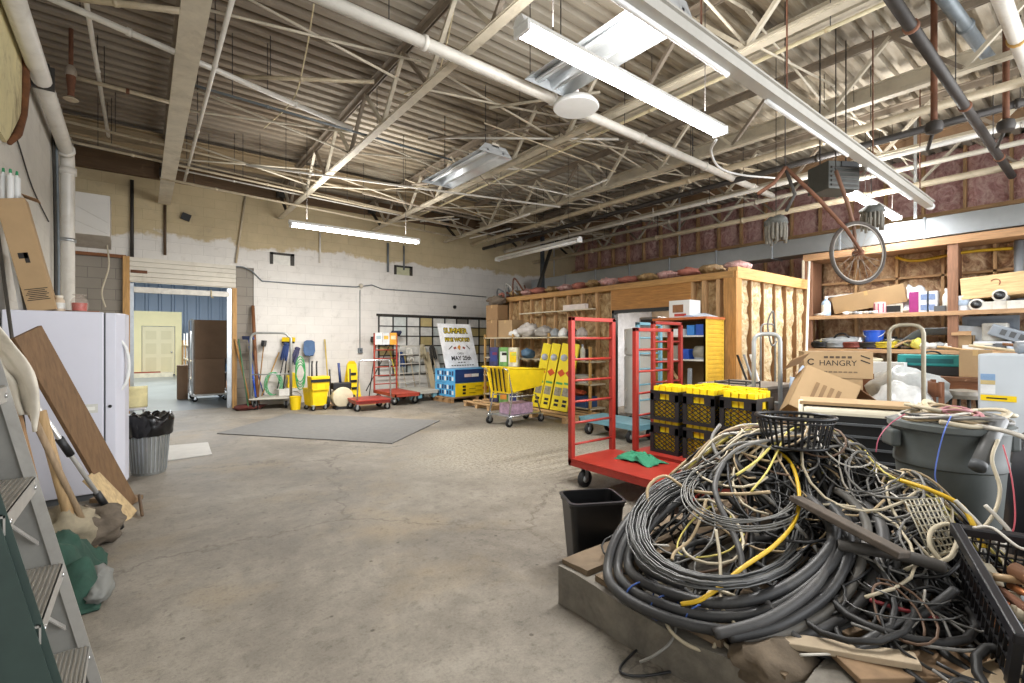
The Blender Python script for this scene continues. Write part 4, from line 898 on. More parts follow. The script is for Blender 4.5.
# ================================================================ the next hall through the roller door
t = thing('platform_trolley', 'flat trolley with tall brown cartons just beyond the roller door', 'trolley', (1.28, 14.05, 0))
build(MB().bx(-.36, -.5, .14, .42, .6, .18), 'deck', M('d6d6d4', .5), t, bevel=.01)
for x in (-.28, .34):
    for y in (-.4, .48): caster(t, (x, y, .14), .06)
build(MB().tube([(-.34, -.48, .18), (-.34, -.48, 1.98), (-.34, .5, 1.98), (-.34, .5, .18)], .02, 8), 'end_frame', M('d9dadb', .4, .3), t)
CB = M('8a705a', .8, 0, .1, 4); CB2 = M('7c634e', .8, 0, .1, 4)
carton('brown_carton', 'large dark brown carton at the bottom of the trolley beyond the roller door', (1.30, 13.92, .182), (.62, .6, .84), 0, CB, tape=True)
carton('brown_carton', 'taller dark brown carton stacked on another beyond the roller door', (1.32, 13.94, 1.03), (.66, .62, .94), 0, CB2)
carton('brown_carton', 'small brown carton standing low beside the trolley frame', (.80, 14.6, .0), (.22, .3, .85), 0, CB)
t = thing('goods_shelf', 'dark shelf of small goods behind the trolley at the roller door jamb', 'shelf', (2.15, 14.9, 0))
for x in (-.35, .35):
    for y in (-.2, .2): build(MB().bx(x - .02, y - .02, 0, x + .02, y + .02, 2.0), 'post', DARKST, t)
for z in (.15, .6, 1.05, 1.35, 1.95): build(MB().bx(-.37, -.22, z, .37, .22, z + .03), 'shelf_board', M('6a6866', .6), t)
rr = random.Random(8)
for k in range(10):
    z = (.18, .63, 1.08, 1.38)[k % 4]; x = 2.15 - .28 + .56 * (k // 4) / 2.0
    carton('goods_box', 'small %s box on the dark shelf behind the roller door jamb, %s level' % (['orange', 'blue', 'white', 'grey', 'brown'][k % 5], ['lowest', 'second', 'third', 'top'][k % 4]), (x, 14.85, z), (.15, .2, .2), 0, [M('c98a55'), M('4f86b5'), PLW, PLG, CB][k % 5], False)
t = thing('goods_rack', 'row of shelving with mixed white and tan goods along the next hall aisle', 'rack', (1.35, 20, 0))
for k in range(4):
    for x in (-.1, .45): build(MB().bx(x - .02, k * 1.4 - 2.5, 0, x + .02, k * 1.4 - 2.46, 1.75), 'post', M('c8c8c4'), t)
for z in (.25, .8, 1.3): build(MB().bx(-.14, -2.5, z, .48, 1.8, z + .03), 'shelf_board', M('c2b69a'), t)
for k in range(12):
    y = 17.9 + (k % 6) * .62; z = .285 if k < 6 else .835
    carton('rack_box', 'small box on the aisle rack of the next hall', (1.48, y, z), (.36, .4, .32 + .05 * (k % 3)), 0, [PLW, CARD, M('bfd0dd'), M('d8c07a'), M('9a5a45'), PLG][(k * 5) % 6], False, 'boxes on the aisle rack of the next hall')
carton('tan_crate', 'tan timber crate standing at the end of the next hall aisle', (1.62, 24.2, .0), (.6, .6, 1.5), 0, M('b58a52', .8), False)
bag('white plastic bundle hung on the aisle rack of the next hall', (1.25, 17.3, .9), (.14, .3, .5), PLW, 31, 'bundle', 'plastic_bundle')

# ================================================================ row of carts and cleaning gear along the back wall
# boards leaning right of the roller door
lean('timber_batten', 'tan timber batten leaning against the bare block right of the roller door', (1.86, 11.55, .01), (1.60, 11.92, 1.5), .022, wood('b98a52', 'z'), 'batten')
lean('timber_batten', 'twisted brown bark edged board standing where bare block meets white wall', (1.98, 11.5, .01), (1.95, 11.93, 2.25), .035, wood('7a4f30', 'z'), 'batten')
tool('blue_shovel', 'blue handled shovel standing between the two timber boards', (1.92, 11.42, .25), (1.86, 11.78, 1.35), 'shovel', DARKST, BLUEP, .018, up=False)
one(MB().blob((1.80, 11.45, .05), (.30, .20, .06), .25, 3, 20, 8, 2.5, .05), 'red_mat', M('54261f', .95, 0, .25, 9, bmp=.3), 'crumpled dark red mat on the floor under the leaning boards', 'mat')
# silver two ended platform trolley
c = PZ(279, 407, 0); t = thing('wire_trolley', 'silver platform trolley with tall bent tube ends beside the yellow mop bucket', 'trolley', (c.x - .08, c.y + .25, 0), R(74)); t.scale = (1.12, 1.22, 1.04)
build(MB().bx(-.52, -.33, .20, .52, .33, .235), 'deck', M('b9b5aa', .5, .1, .12, 6), t, bevel=.012)
SIL = M('a9aba8', .35, .6, .12, 8)
for s in (-1, 1):
    x = s * .49
    pts = [(x, -.33, .2), (x, -.33, 1.47)] + [(x, -.20 + .10 * math.sin(a) * 0 - .10 * math.cos(a), 1.45 + .12 * math.sin(a)) for a in (.4, .8, 1.2, 1.57)] + [(x, .20 + .10 * math.cos(a), 1.45 + .12 * math.sin(a)) for a in (1.57, 1.2, .8, .4)] + [(x, .30, 1.45), (x, .30, .2)]
    build(MB().tube(pts, .024, 10), 'end_frame', SIL, t); build(MB().tube([(x, -.3, .72), (x, .3, .72)], .013, 8), 'end_rung', SIL, t)
build(MB().tube([(-.49, -.30, .95), (.49, -.30, .95)], .014, 8), 'side_rail', SIL, t); build(MB().tube([(-.49, .30, .6), (.49, .30, .6)], .014, 8), 'side_rail', SIL, t)
for x in (-.42, .42):
    for y in (-.25, .25): caster(t, (x, y, .2), .075)
bx_, by_ = c.x, c.y + .25
tool('push_broom', 'push broom with black brush leaning in the silver trolley', (bx_ - .35, by_ + .1, .24), (bx_ - .25, 11.78, 1.35), 'brush', BLACKP, wood('9a7442', 'z'))
tool('blue_mop', 'blue string mop standing head up in the silver trolley', (bx_ + .0, by_ + .05, .24), (bx_ + .22, 11.78, 1.35), 'mop', M('34487a', .95), BLACKP)
tool('yellow_broom', 'angled broom with yellow head in the silver trolley', (bx_ + .12, by_ - .05, .24), (bx_ + .26, 11.78, 1.42), 'brush', YEL, DARKST)
tool('dust_mop', 'blue mop with a white marked pad standing against the back wall', (bx_ + .62, 11.4, .01), (bx_ + .72, 11.78, 1.15), 'dust', M('4a6488', .8, 0, .2, 9), PGR)
tool('squeegee', 'blue squeegee leaning at the wall end of the silver trolley', (bx_ - .22, by_ + .2, .24), (bx_ - .55, 11.78, 1.5), 'squeegee', M('3c4f88'), M('4d5fae', .5))
tool('white_mop', 'purple string mop beside the blue mop in the silver trolley', (bx_ + .15, by_ + .12, .24), (bx_ + .45, 11.78, 1.25), 'mop', M('50506e', .95), PLG)
lean('broom_stick', 'green broom stick leaning on the wall before the silver trolley', (bx_ - .62, 11.3, .01), (bx_ - .72, 11.93, 1.5), .014, M('4d7a58', .6), 'stick')
lean('broom_stick', 'tan broom stick leaning inside the silver trolley', (bx_ - .3, by_, .24), (bx_ + .1, 11.93, 1.2), .014, wood('b08a50', 'z'), 'stick')
lean('broom_stick', 'yellow stick with black tip leaning on the wall past the blue dust mop', (bx_ + 1.1, 11.5, .01), (bx_ + 1.12, 11.93, 1.5), .016, M('c4a94e', .6), 'stick')
hp = []
for k in range(60): a = k * .42; hp.append((bx_ + .42 + .10 * math.cos(a), by_ - .36 - .02 * math.sin(a * .5), .62 + .30 * math.sin(a) + .004 * k))
one(MB().tube(hp, .011, 6), 'garden_hose', M('3f9e5b', .5), 'green hose coiled over the side rail of the silver trolley', 'hose')
hp = [(bx_ - .1 + .16 * math.cos(k * .5) + .002 * k, by_ + .0 + .02 * math.sin(k), .5 + .26 * math.sin(k * .5)) for k in range(40)]
one(MB().tube(hp, .010, 6), 'garden_hose', M('57a873', .5), 'second green hose hanging inside the silver trolley', 'hose')
carton('white_carton', 'low white carton lying on the deck of the silver trolley', (bx_ + .2, by_ - .05, .236), (.42, .3, .14), .1, M('e6e4df', .6), False)
t = thing('yellow_can', 'yellow plastic container standing on the silver trolley deck', 'container', (bx_ + .36, by_ + .17, .236))
build(MB().prism([(-.1, 0), (.1, 0), (.11, .42), (.03, .5), (-.05, .5), (-.11, .42)], .18, Matrix(((1, 0, 0, 0), (0, 0, 1, -.09), (0, 1, 0, 0), (0, 0, 0, 1)))), 'body', YEL, t, bevel=.02); build(MB().cyl((-.06, 0, .49), (-.06, 0, .54), .025), 'cap', BLACKP, t)
# yellow mop bucket with wringer
c = PZ(317, 410, 0); t = thing('mop_bucket', 'yellow mop bucket with wringer and black handles at the back wall', 'bucket', (c.x, c.y + .1, 0), R(8))
tp = [(-.17, -.24), (.17, -.24), (.19, -.18), (.19, .22), (-.19, .22), (-.19, -.18)]
lo = [(x * .82, y * .82) for x, y in tp]
build(MB().add([(x, y, .10) for x, y in lo] + [(x, y, .46) for x, y in tp], [tuple(range(6))[::-1]] + [(i, (i + 1) % 6, 6 + (i + 1) % 6, 6 + i) for i in range(6)]).add([(x * .95, y * .95, .46) for x, y in tp] + [(x * .8, y * .8, .12) for x, y in tp], [(i, 6 + i, 6 + (i + 1) % 6, (i + 1) % 6) for i in range(6)] + [(6, 7, 8, 9, 10, 11)]), 'bucket_body', YEL, t)
build(MB().prism([(-.18, .0), (.18, 0), (.20, .30), (-.20, .30)], .24, Matrix(((1, 0, 0, 0), (0, 0, 1, -.26), (0, 1, 0, .42), (0, 0, 0, 1)))), 'wringer', YEL2, t, bevel=.015)
build(MB().bx(-.21, -.275, .60, .21, -.255, .66), 'wringer_band', BLACKP, t); build(MB().bx(-.08, -.262, .44, .08, -.255, .56), 'wringer_plate', YEL, t)
for x in (-.12, -.02): build(MB().tube([(x, -.1, .70), (x + .06, .05, .95), (x + .09, .1, 1.02)], .018, 8), 'wringer_handle', BLACKP, t)
for x in (-.13, .13):
    for y in (-.17, .17): caster(t, (x, y, .12), .045)
c2 = PZ(306, 409, 0); t = thing('yellow_pail', 'small yellow pail between the silver trolley and the mop bucket', 'pail', (c.x - .34, c.y + .36, 0)); t.scale = (.8, .8, .9)
build(MB().lathe([(.12, .0), (.15, .30), (.16, .31), (.15, .31), (.12, .02), (0, .02)], seg=20), 'pail_body', YEL, t); build(MB().tube(arc_pts((0, 0, .3), .15, 0, math.pi, 12, (1, 0, 0), (0, .6, .8)), .006, 6), 'bail_handle', DARKST, t)
# cream floor machine and yellow wet floor sign
c = PZ(343, 409, 0); t = thing('floor_machine', 'cream round fronted floor machine between mop bucket and yellow sign', 'machine', (c.x, c.y + .15, 0))
build(MB().cyl((0, -.18, .25), (0, .06, .25), .22, 26), 'drum', M('c9bfa3', .5, 0, .12, 6), t, bevel=.02); build(MB().bx(-.20, -.12, .42, .20, .08, .56), 'motor_cover', BLACKP, t, bevel=.02)
for s in (-1, 1): build(MB().tube([(s * .21, 0, .3), (s * .22, .05, .85)], .018, 8), 'frame_tube', DARKST, t); build(MB().cyl((s * .26, 0, .16), (s * .30, 0, .16), .12, 18), 'wheel', RUBBER, t)
build(MB().tube([(0, .02, .55), (-.02, .08, .98)], .028, 10), 'handle', M('2c3a66', .5), t)
build(MB().bx(-.16, -.19, 0, .16, .04, .06), 'skirt', RUBBER, t)
c = PZ(351, 402, 0); t = thing('wet_floor_sign', 'yellow folding wet floor sign behind the cream floor machine', 'sign', (c.x + .05, c.y + .1, 0), R(6))
for s in (-1, 1):
    build(MB().prism([(-.16, 0), (.16, 0), (.12, .9), (.06, .98), (-.06, .98), (-.12, .9)], .018, Matrix(((1, 0, 0, 0), (0, s * .22, 1, -.2 * s - .01), (0, 1, 0, 0), (0, 0, 0, 1)))), 'sign_panel', YEL, t)
for k in range(3): build(MB().bx(-.07, -.20 + (.3 + k * .17) * .22 - .035, .3 + k * .17, .07, -.20 + (.3 + k * .17) * .22 - .012, .36 + k * .17), 'warning_print', BLACKP, t)
one(MB().bx(bx_ + .5, 10.55, 0, bx_ + 2.1, 11.2, .05), 'wood_board', wood('a58358', 'x'), 'flat tan wooden board on the floor under the mop bucket and machine', 'board')

# small red platform truck with a silver handle
c = PZ(371, 411, 0); t = thing('platform_truck', 'low red platform truck with a silver push handle along the back wall', 'truck', (c.x, c.y + .3, 0), R(-4))
build(MB().bx(-.30, -.33, .2, .45, .42, .235), 'deck', RED, t, bevel=.01); build(MB().bx(-.28, -.31, .15, .43, .4, .2), 'deck_frame', RED, t)
build(MB().tube([(-.27, -.31, .2), (-.23, -.31, 1.02), (-.18, -.31, 1.06), (.38, -.31, 1.06), (.42, -.31, 1.02), (.44, -.31, .2)], .018, 8), 'push_handle', CHROME, t)
for x in (-.25, .38):
    for y in (-.25, .27): caster(t, (x, y, .16), .07)
# red stock cart and its cream twin, ends toward the wall
t = stock_cart('red tall ended stock cart standing at the steel window with papers on top', (0, 0, 0), 0, M('a5402f', .5, .1, .14, 6), 1.25, .62, 1.66, 6, .018)
t.location = (4.78, 11.25, 0); sx_, sy_ = 4.3, 11.1
for k, (m, dx) in enumerate(((M('dfe0dc', .8), -.19), (M('cfd2d2', .8), .0), (M('e2a33c', .7), .19))):
    build(MB().box((dx, -.012, 1.52), (.18, .006, .30)), 'notice', m, t)
    build(MB().box((dx, -.016, 1.55), (.12, .003, .09)), 'notice_print', [M('9fb0b5'), M('d8b14a'), M('e8d6b0')][k], t)
for x in (-.2, .2): build(MB().bx(x - .05, -1.1, .09, x + .05, -1.0, .24), 'wheel_housing', BLUEC, t)
t2 = stock_cart('cream wire ended stock cart between the red stock cart and the blue boxes', (0, 0, 0), 0, M('b5b1a6', .5, .1, .1, 6), 1.0, .60, 1.35, 4, .014)
t2.location = (5.45, 11.3, 0)
for x in (-.2, .2): build(MB().bx(x - .05, -.98, .09, x + .05, -.88, .24), 'wheel_housing', BLUEC, t2)
# tools hung and leant at the window
tool('push_broom', 'push broom with wide navy brush leaning at the steel window', (sx_ + .0, 11.3, .25), (sx_ + .95, 11.76, 1.62), 'brush', M('2b3350', .8), DARKST)
tool('black_broom', 'black broom leaning behind the red stock cart', (sx_ + .1, 11.4, .01), (sx_ + .45, 11.78, 1.45), 'brush', BLACKP, BLACKP)
tool('yellow_brush', 'yellow green handled brush leaning at the steel window', (sx_ + 1.0, 11.5, .01), (sx_ + .78, 11.78, 1.35), 'brush', M('7dc04a', .6), M('d9c63c', .5))
for k, (dx, h, m, lb) in enumerate(((1.35, 1.25, M('e4e1d8', .7), 'white topped pole among the tools at the steel window'), (1.75, 1.3, M('c5b999', .8), 'tan topped pole among the tools at the steel window'), (2.05, 1.28, M('45433e', .7), 'black capped pole among the tools at the steel window'), (1.1, 1.1, M('33518a', .6), 'blue pole among the tools at the steel window'))):
    tool('string_mop', lb, (sx_ + dx + .1, 11.5, .01), (sx_ + dx, 11.78, h), 'mop', m, PC)
for k, (dx, w_, h, m, lb) in enumerate(((2.0, .16, 1.15, M('c9b896', .7), 'tall cream board leaning at the window beside the blue boxes'), (2.25, .13, 1.25, M('d9d7d0', .6), 'white board leaning at the window behind the blue boxes'), (2.6, .2, 1.4, wood('5c4a3a', 'z'), 'dark brown board leaning at the window behind the blue boxes'), (2.9, .1, 1.75, DARKST, 'tall black board leaning at the window behind the black lettered placard'), (3.2, .3, 1.05, M('5b4c40', .7), 'brown panel leaning low behind the blue boxes'))):
    plank(lb, (sx_ + dx, 11.5, .0), (sx_ + dx - .05, 11.93, h), w_, .03, m, (0, 1, .2), 'leaning_board', 'board')

# blue boxes, yellow boxes, placard
DKB = M('1f3a6e', .45, 0, .2, 6); LTB = M('4f9fd0', .45, 0, .25, 6)
a = PZ(450, 403, 0) + V(.30, .06, 0); ry = R(5)
t = thing('timber_pallet', 'low timber pallet under the blue and yellow boxes', 'pallet', (a.x + .45, a.y + .35, 0), ry)
for y in (-.35, -.1, .15, .4): build(MB().bx(-.85, y - .05, .10, .85, y + .05, .125), 'deck_board', PLANKX, t)
for x in (-.75, 0, .75): build(MB().bx(x - .04, -.4, 0, x + .04, .45, .10), 'bearer', PLANKX, t)
for k, (z, fm, lb) in enumerate(((.128, YEL, 'long box with yellow front and blue end on the pallet, under another box'), (.46, DKB, 'long dark blue box with light blue end stacked on the yellow fronted box'))):
    t = thing('long_box', lb, 'box', (a.x + .42, a.y + .36, z), ry); t.scale = (.92, 1.15, 1)
    build(MB().bx(-.72, -.36, 0, .78, .36, .325), 'carton', LTB, t, bevel=.004)
    build(MB().bx(-.70, -.366, .005, .775, -.36, .32), 'front_print', fm, t)
    for j in range(14): build(MB().box((-.722, -.29 + .088 * (j % 7), .10 + .13 * (j // 7)), (.004, .055, .085 + .02 * (j % 2))), 'block_print', M('1b2f5c') if j % 3 else PLW, t)
    if k == 0:
        build(MB().box((.30, -.369, .17), (.14, .004, .14), (0, R(45), 0)), 'hazard_diamond', M('c06a1e'), t)
        build(MB().cyl((.58, -.368, .17), (.58, -.372, .17), .085, 20), 'round_print', M('aeb2b8'), t)
        for j in range(3): build(MB().box((-.42, -.369, .08 + .08 * j), (.10, .004, .05)), 'block_print', BLACKP, t)
        for j in range(4): build(MB().box((-.15 + .1 * (j % 2) * 2, -.369, .08 + .05 * j), (.22, .003, .012)), 'line_print', M('8a7a12'), t)
    else:
        build(MB().box((-.30, -.369, .17), (.22, .004, .075)), 'red_white_band', M('d9c3c3'), t); build(MB().box((-.06, -.369, .17), (.24, .004, .075)), 'white_band', PLW, t)
        build(MB().box((.62, -.369, .17), (.22, .004, .30)), 'light_blue_panel', M('3f86bd'), t)
t = thing('placard', 'white placard with yellow block lettering and MAY 25th standing on the blue boxes', 'placard', (a.x + .33, a.y + .42, .79), ry)
pm = Matrix.Rotation(R(-14), 4, 'X')
build(MB().bx(-.54, -.012, 0, .48, .012, 1.14).xf(pm @ Matrix(((1, -.0, -.06, .05), (0, 1, 0, 0), (0, 0, 1, 0), (0, 0, 0, 1)))), 'board', M('e3e4e6', .5), t)
pr = (R(90 - 14), 0, 0)
def onp(x, z): q = pm @ Vector((x, -.0165, z)); return (q.x - .06 * z + .05, q.y, q.z)
YT = M('d9c010', .5, 0, .05)
def btext(body, size, x, z): 
    q = Vector(onp(x, z)); text(body, size, INK, t, q, pr, bold=.013); text(body, size, YT, t, q + Vector((0, -.004, 0)), pr)
btext('SUMMER', .19, -.04, .95); btext('FIRE WORKS', .135, -.03, .72)
build(MB().box(onp(-.02, .52), (.10, .004, .10), (R(-14), .78, 0)), 'star_print', M('d9912e'), t)
for s in (-1, 1): build(MB().box(onp(-.02 + s * .30, .50), (.2, .004, .02), (R(-14), s * .7, 0)), 'swash_print', INK, t); build(MB().box(onp(-.02 + s * .14, .51), (.08, .004, .05), (R(-14), s * .3, 0)), 'flag_print', M('8a3028'), t)
text('OPEN', .075, INK, t, onp(-.02, .36), pr); text('MAY 25th', .15, INK, t, onp(-.02, .24), pr, bold=.004)
for dx in (-.10, -.02, .07): build(MB().box(onp(-.02 + dx, .135), (.06, .003, .022), (R(-14), 0, 0)), 'small_print', INK, t)
for k in range(9): build(MB().box(onp(-.34 + k * .08, .06), (.055, .003, .022), (R(-14), 0, 0)), 'small_print', INK, t)

# pallets, leaning yellow boxes, stacked printed cartons
for k, (x, y, L, lb) in enumerate(((6.16, 8.62, 1.0, 'timber pallet under the printed cartons behind the yellow cart'), (6.30, 6.95, 1.9, 'timber pallet in front of the long shelf, carrying the leaning yellow boxes'))):
    t = thing('timber_pallet', lb, 'pallet', (x, y, 0), R(90))
    for yy in (-.4, -.13, .14, .4): build(MB().bx(-L / 2, yy - .055, .10, L / 2, yy + .055, .122), 'deck_board', PINEX, t)
    for xx in (-L / 2 + .05, 0, L / 2 - .05): build(MB().bx(xx - .045, -.44, .0, xx + .045, .44, .10), 'bearer', PINEX, t)
YB_ = M('e6d21f', .45, 0, .08, 3); GRN = M('4a9a58'); 
def ybox(px, d, w_, lb, kind=0):
    p = PX(px, 400, d); p.z = .125 + w_ * .09; t = thing('leaning_box', lb, 'box', p, R(-52)); t.rotation_euler = (R(-8), R(10), R(-52))
    build(MB().bx(-w_ / 2, 0, 0, w_ / 2, .22, 1.30), 'carton', YB_, t, bevel=.004)
    build(MB().cyl((0, -.002, 1.02), (0, .002, 1.02), w_ * .40, 18), 'round_print', M('a9afc4'), t)
    for j in range(max(1, int(w_ / .22))):
        x = (j - (max(1, int(w_ / .22)) - 1) / 2) * .2
        build(MB().box((x, -.002, .72), (.11, .004, .11), (0, R(45), 0)), 'hazard_diamond', M('bf4a1e'), t)
    build(MB().bx(-w_ / 2 + .02, -.003, .28, w_ / 2 - .02, 0, .44), 'picture_print', M('8f8a7c', .5, 0, .5, 18), t)
    build(MB().bx(-w_ / 2 + .02, -.003, .50, w_ / 2 - .02, 0, .54), 'line_print', GRN, t)
    for j in range(2): build(MB().bx(-.03, -.003, .08 + j * .08, .05, 0, .13 + j * .08), 'block_print', BLACKP, t)
ybox(535, 6.24, .17, 'slim yellow box leaning on the long shelf, closest to the printed cartons')
ybox(544, 6.22, .17, 'slim yellow box leaning on the long shelf, second from the printed cartons')
ybox(554, 6.20, .17, 'slim yellow box leaning on the long shelf, third from the printed cartons')
ybox(562, 6.20, .17, 'slim yellow box leaning on the long shelf, closest to the red stock carts')
for k in range(9):
    px = 495 + (k % 3) * 9.5; row = k // 3; p = PX(px, 400, 6.2); p.z = .125 + row * .40
    c_ = [M('3a3a62', .5, 0, .5, 9), M('e8d9c0', .5, 0, .5, 9), M('c4462c', .5, 0, .4, 9), M('6f9e5a', .5, 0, .5, 9), M('e9e6e0', .5, 0, .4, 9)][(k * 3 + row) % 5]
    t = carton('printed_carton', '%s printed carton in the stack behind the yellow cart, %s row' % (['navy', 'cream', 'red', 'green', 'white', 'plum', 'tan', 'grey', 'leaf'][k], ['bottom', 'middle', 'top'][row]), p, (.19, .32, .395), R(-46), c_, False)
    build(MB().box((0, -.162, .2), (.14, .003, .22)), 'picture_print', [YEL, PLW, M('2d3a7a'), M('d98f3a')][(k * 7) % 4], t); build(MB().box((.02, -.165, .26), (.1, .002, .06)), 'title_print', [M('7a2d52'), INK, M('c9cf4a')][k % 3], t)

# yellow shopping cart
c = V(5.28, 6.66, 0); t = thing('shopping_cart', 'yellow plastic shopping cart standing in front of the leaning yellow boxes', 'cart', (c.x, c.y, 0), R(4)); t.scale = (1.06, 1.05, .98)
# local: nose toward +x, handle at -x
bk = lambda x, s, z: V(x, s, z)
def panel(a_, b_, c_, d_, nr, nc, bw=.012):
    m_ = MB(); a_, b_, c_, d_ = map(Vector, (a_, b_, c_, d_))
    for i in range(nr + 1): u = i / nr; m_.bar(a_.lerp(d_, u), b_.lerp(c_, u), bw, .012)
    for j in range(nc + 1): u = j / nc; m_.bar(a_.lerp(b_, u), d_.lerp(c_, u), bw, .012)
    return m_
TL, TR_, BL, BR = (-.42, -.28, 1.02), (-.42, .28, 1.02), (-.36, -.22, .58), (-.36, .22, .58)
NTL, NTR, NBL, NBR = (.48, -.20, .96), (.48, .20, .96), (.42, -.17, .66), (.42, .17, .66)
for nm, q in (('basket_side', (BL, NBL, NTL, TL)), ('basket_side', (BR, NBR, NTR, TR_)), ('basket_front', (NBL, NBR, NTR, NTL)), ('basket_gate', (BL, BR, TR_, TL)), ('basket_floor', (BL, NBL, NBR, BR))):
    a_, b_, c_, d_ = q
    sl = MB().add([Vector(p) for p in q], [(0, 1, 2, 3)]); n_ = (Vector(b_) - Vector(a_)).cross(Vector(d_) - Vector(a_)).normalized() * .008
    sl = MB().add([Vector(p) for p in q] + [Vector(p) + n_ for p in q], [(0, 1, 2, 3), (7, 6, 5, 4), (0, 4, 5, 1), (1, 5, 6, 2), (2, 6, 7, 3), (3, 7, 4, 0)])
    o_ = build(sl, nm, YEL, t)
    build(panel(a_, b_, c_, d_, 5, 9 if 'side' in nm or 'floor' in nm else 6), 'rib', YEL2, o_)
build(MB().tube([TL, NTL, NTR, TR_], .02, 8).tube([TL, BL, BR, TR_], .014, 8), 'rim', YEL, t)
for s in (-.10, .10): build(MB().bar((-.43, s - .05, 1.0), (-.37, s - .05, .6), .02, .012).bar((-.43, s + .05, 1.0), (-.37, s + .05, .6), .02, .012), 'gate_slot', BLACKP, t)
build(MB().tube([(-.52, -.27, 1.03), (-.52, .27, 1.03)], .018, 10), 'push_handle', YEL2, t)
for s in (-1, 1):
    build(MB().tube([(-.52, s * .27, 1.03), (-.42, s * .27, .98), (-.30, s * .24, .55), (-.38, s * .25, .18)], .014, 8), 'frame_tube', CHROME, t)
    build(MB().tube([(-.34, s * .23, .52), (.30, s * .17, .50), (.40, s * .19, .15)], .012, 8), 'frame_tube', CHROME, t)
    build(MB().tube([(-.40, s * .25, .17), (.42, s * .19, .17)], .012, 8), 'base_rail', CHROME, t)
    caster(t, (-.38, s * .25, .16), .065); caster(t, (.40, s * .19, .15), .065)
build(MB().bx(-.36, -.22, .165, .38, .22, .18), 'lower_tray', GALV, t)
carton('printed_carton', 'white and plum printed carton lying on the lower tray of the yellow cart', (c.x, c.y, .180), (.5, .34, .18), R(4), M('a98ca0', .5, 0, .5, 12), False)

# ---------------------------------------------------------------- shelving along the cooler's long face
sx0, sx1 = XP - .46, XP - .06
t = thing('long_shelf', 'long timber shelf unit against the cooler room wall behind the yellow boxes', 'shelf', (XP - .26, 8.1, 0))
ys = [6.15, 7.3, 8.5, 9.62]
for y in ys:
    build(MB().bx(sx0, y - .02, 0, sx0 + .045, y + .02, 1.62 if y > 6.5 else 1.35), 'post', wood('b58f55', 'z'), t, world=True)
for z, y0 in ((.16, 6.1), (.62, 6.1), (1.05, 6.1), (1.52, 6.3)):
    build(MB().bx(sx0, y0, z, sx1, 9.66, z + .025), 'shelf_board', M('c3b79d', .7, 0, .1, 5), t, world=True)
build(MB().bx(sx1 - .12, 6.35, 2.08, sx1, 8.6, 2.10), 'top_shelf_board', M('cdc5b0', .7), t, world=True)
for y in (6.8, 8.2): build(MB().bar((sx1, y, 1.9), (sx1 - .12, y, 2.08), .02, .02), 'shelf_bracket', PINE, t, world=True)
# goods on it
rr = random.Random(44)
for k, (y, h, w_, lb) in enumerate(((9.40, .42, .45, 'plain brown carton at the far end of the long shelf, nearest the window'), (8.86, .40, .52, 'open sided tan carton on the long shelf beside the plain brown carton'))):
    carton('shelf_carton', lb, (XP - .23, y, 1.546), (.34, w_, h), 0, CARD if k else CARD2)
carton('shelf_carton', 'second brown carton stacked high at the far end of the long shelf', (XP - .24, 9.40, 1.97), (.34, .42, .36), .1, CARD2)
bag('grey brown rolled sack on the topmost carton by the back wall', (XP - .25, 9.40, 2.335), (.17, .28, .12), M('6b5f52', .9, 0, .3, 8), 6, 'sack', 'sack')
bag('clear crumpled plastic bag on the long shelf next to the tan carton', (XP - .28, 8.15, 1.546), (.17, .28, .16), M('b9b3ad', .3, 0, .2, 8), 2)
bag('white crumpled plastic bag on the long shelf by the shelf edge', (XP - .33, 8.55, 1.546), (.1, .2, .09), PLW, 5)
bag('grey crumpled plastic bag on the long shelf past the clear bag', (XP - .3, 7.6, 1.546), (.13, .24, .12), M('9a958f', .35), 8)
for k, (y, m, lb) in enumerate(((7.25, PLG, 'grey'), (7.0, PLW, 'white'), (6.75, BLACKP, 'black'), (6.5, M('a9a09a'), 'pale'))):
    one(MB().lathe([(.10, 0), (.12, .03), (.11, .10), (.06, .16), (.0, .19)], seg=16).xf(Matrix.Translation((XP - .30, y, 1.546))), 'hard_hat', m, '%s dome shaped cap on the long shelf behind the red stock cart frame' % lb, 'hat')
bottle('white spray bottle on the long shelf by the doorway', (XP - .38, 6.4, 1.076), .32, .05, PLW, PLG)
bottle('pale bottle on the long shelf beside the white spray bottle', (XP - .36, 6.55, 1.076), .26, .05, M('b9b59e'), PLW)
for k in range(8):
    y = 6.62 + k * .385; z = (1.076, .646)[k % 2]; nm = ['dark', 'grey', 'cream', 'brown', 'blue', 'black', 'white', 'tan'][k]
    m = [DARKST, PLG, M('cfc6b0'), CARDD, M('51708a'), BLACKP, PLW, CARD][k]
    if k % 3 == 0: carton('shelf_box', '%s box on the %s board of the long shelf' % (nm, 'third' if k % 2 == 0 else 'second'), (XP - .28, y, z), (.3, .32, .22), rr.uniform(-.1, .1), m, False)
    else: one(MB().blob((XP - .28, y, z + .10), (.15, .17, .11), .2, k, 18, 12, 2.2, .10), 'shelf_bundle', m, '%s wrapped bundle on the %s board of the long shelf' % (nm, 'third' if k % 2 == 0 else 'second'), 'bundle')
t = thing('white_basin', 'white plastic basin on the second board behind the red stock cart', 'basin', (XP - .34, 6.45, .646))
build(MB().lathe([(.10, 0), (.19, .14), (.205, .15), (.195, .16), (.18, .14), (.09, .01), (0, .01)], seg=24), 'bowl', PLW, t); build(MB().lathe([(.205, .15), (.215, .155), (.205, .16)], seg=24), 'rim', M('cfd3d6', .4), t)
carton('blue_tray', 'blue plastic tray box on the bottom board by the doorway', (XP - .29, 6.55, .186), (.32, .6, .2), 0, M('34507c', .5, 0, .15, 8), False)
bag('red orange cloth in the blue tray on the bottom board', (XP - .29, 6.62, .391), (.13, .2, .06), M('b5502e', .9), 12, 'cloth', 'cloth')
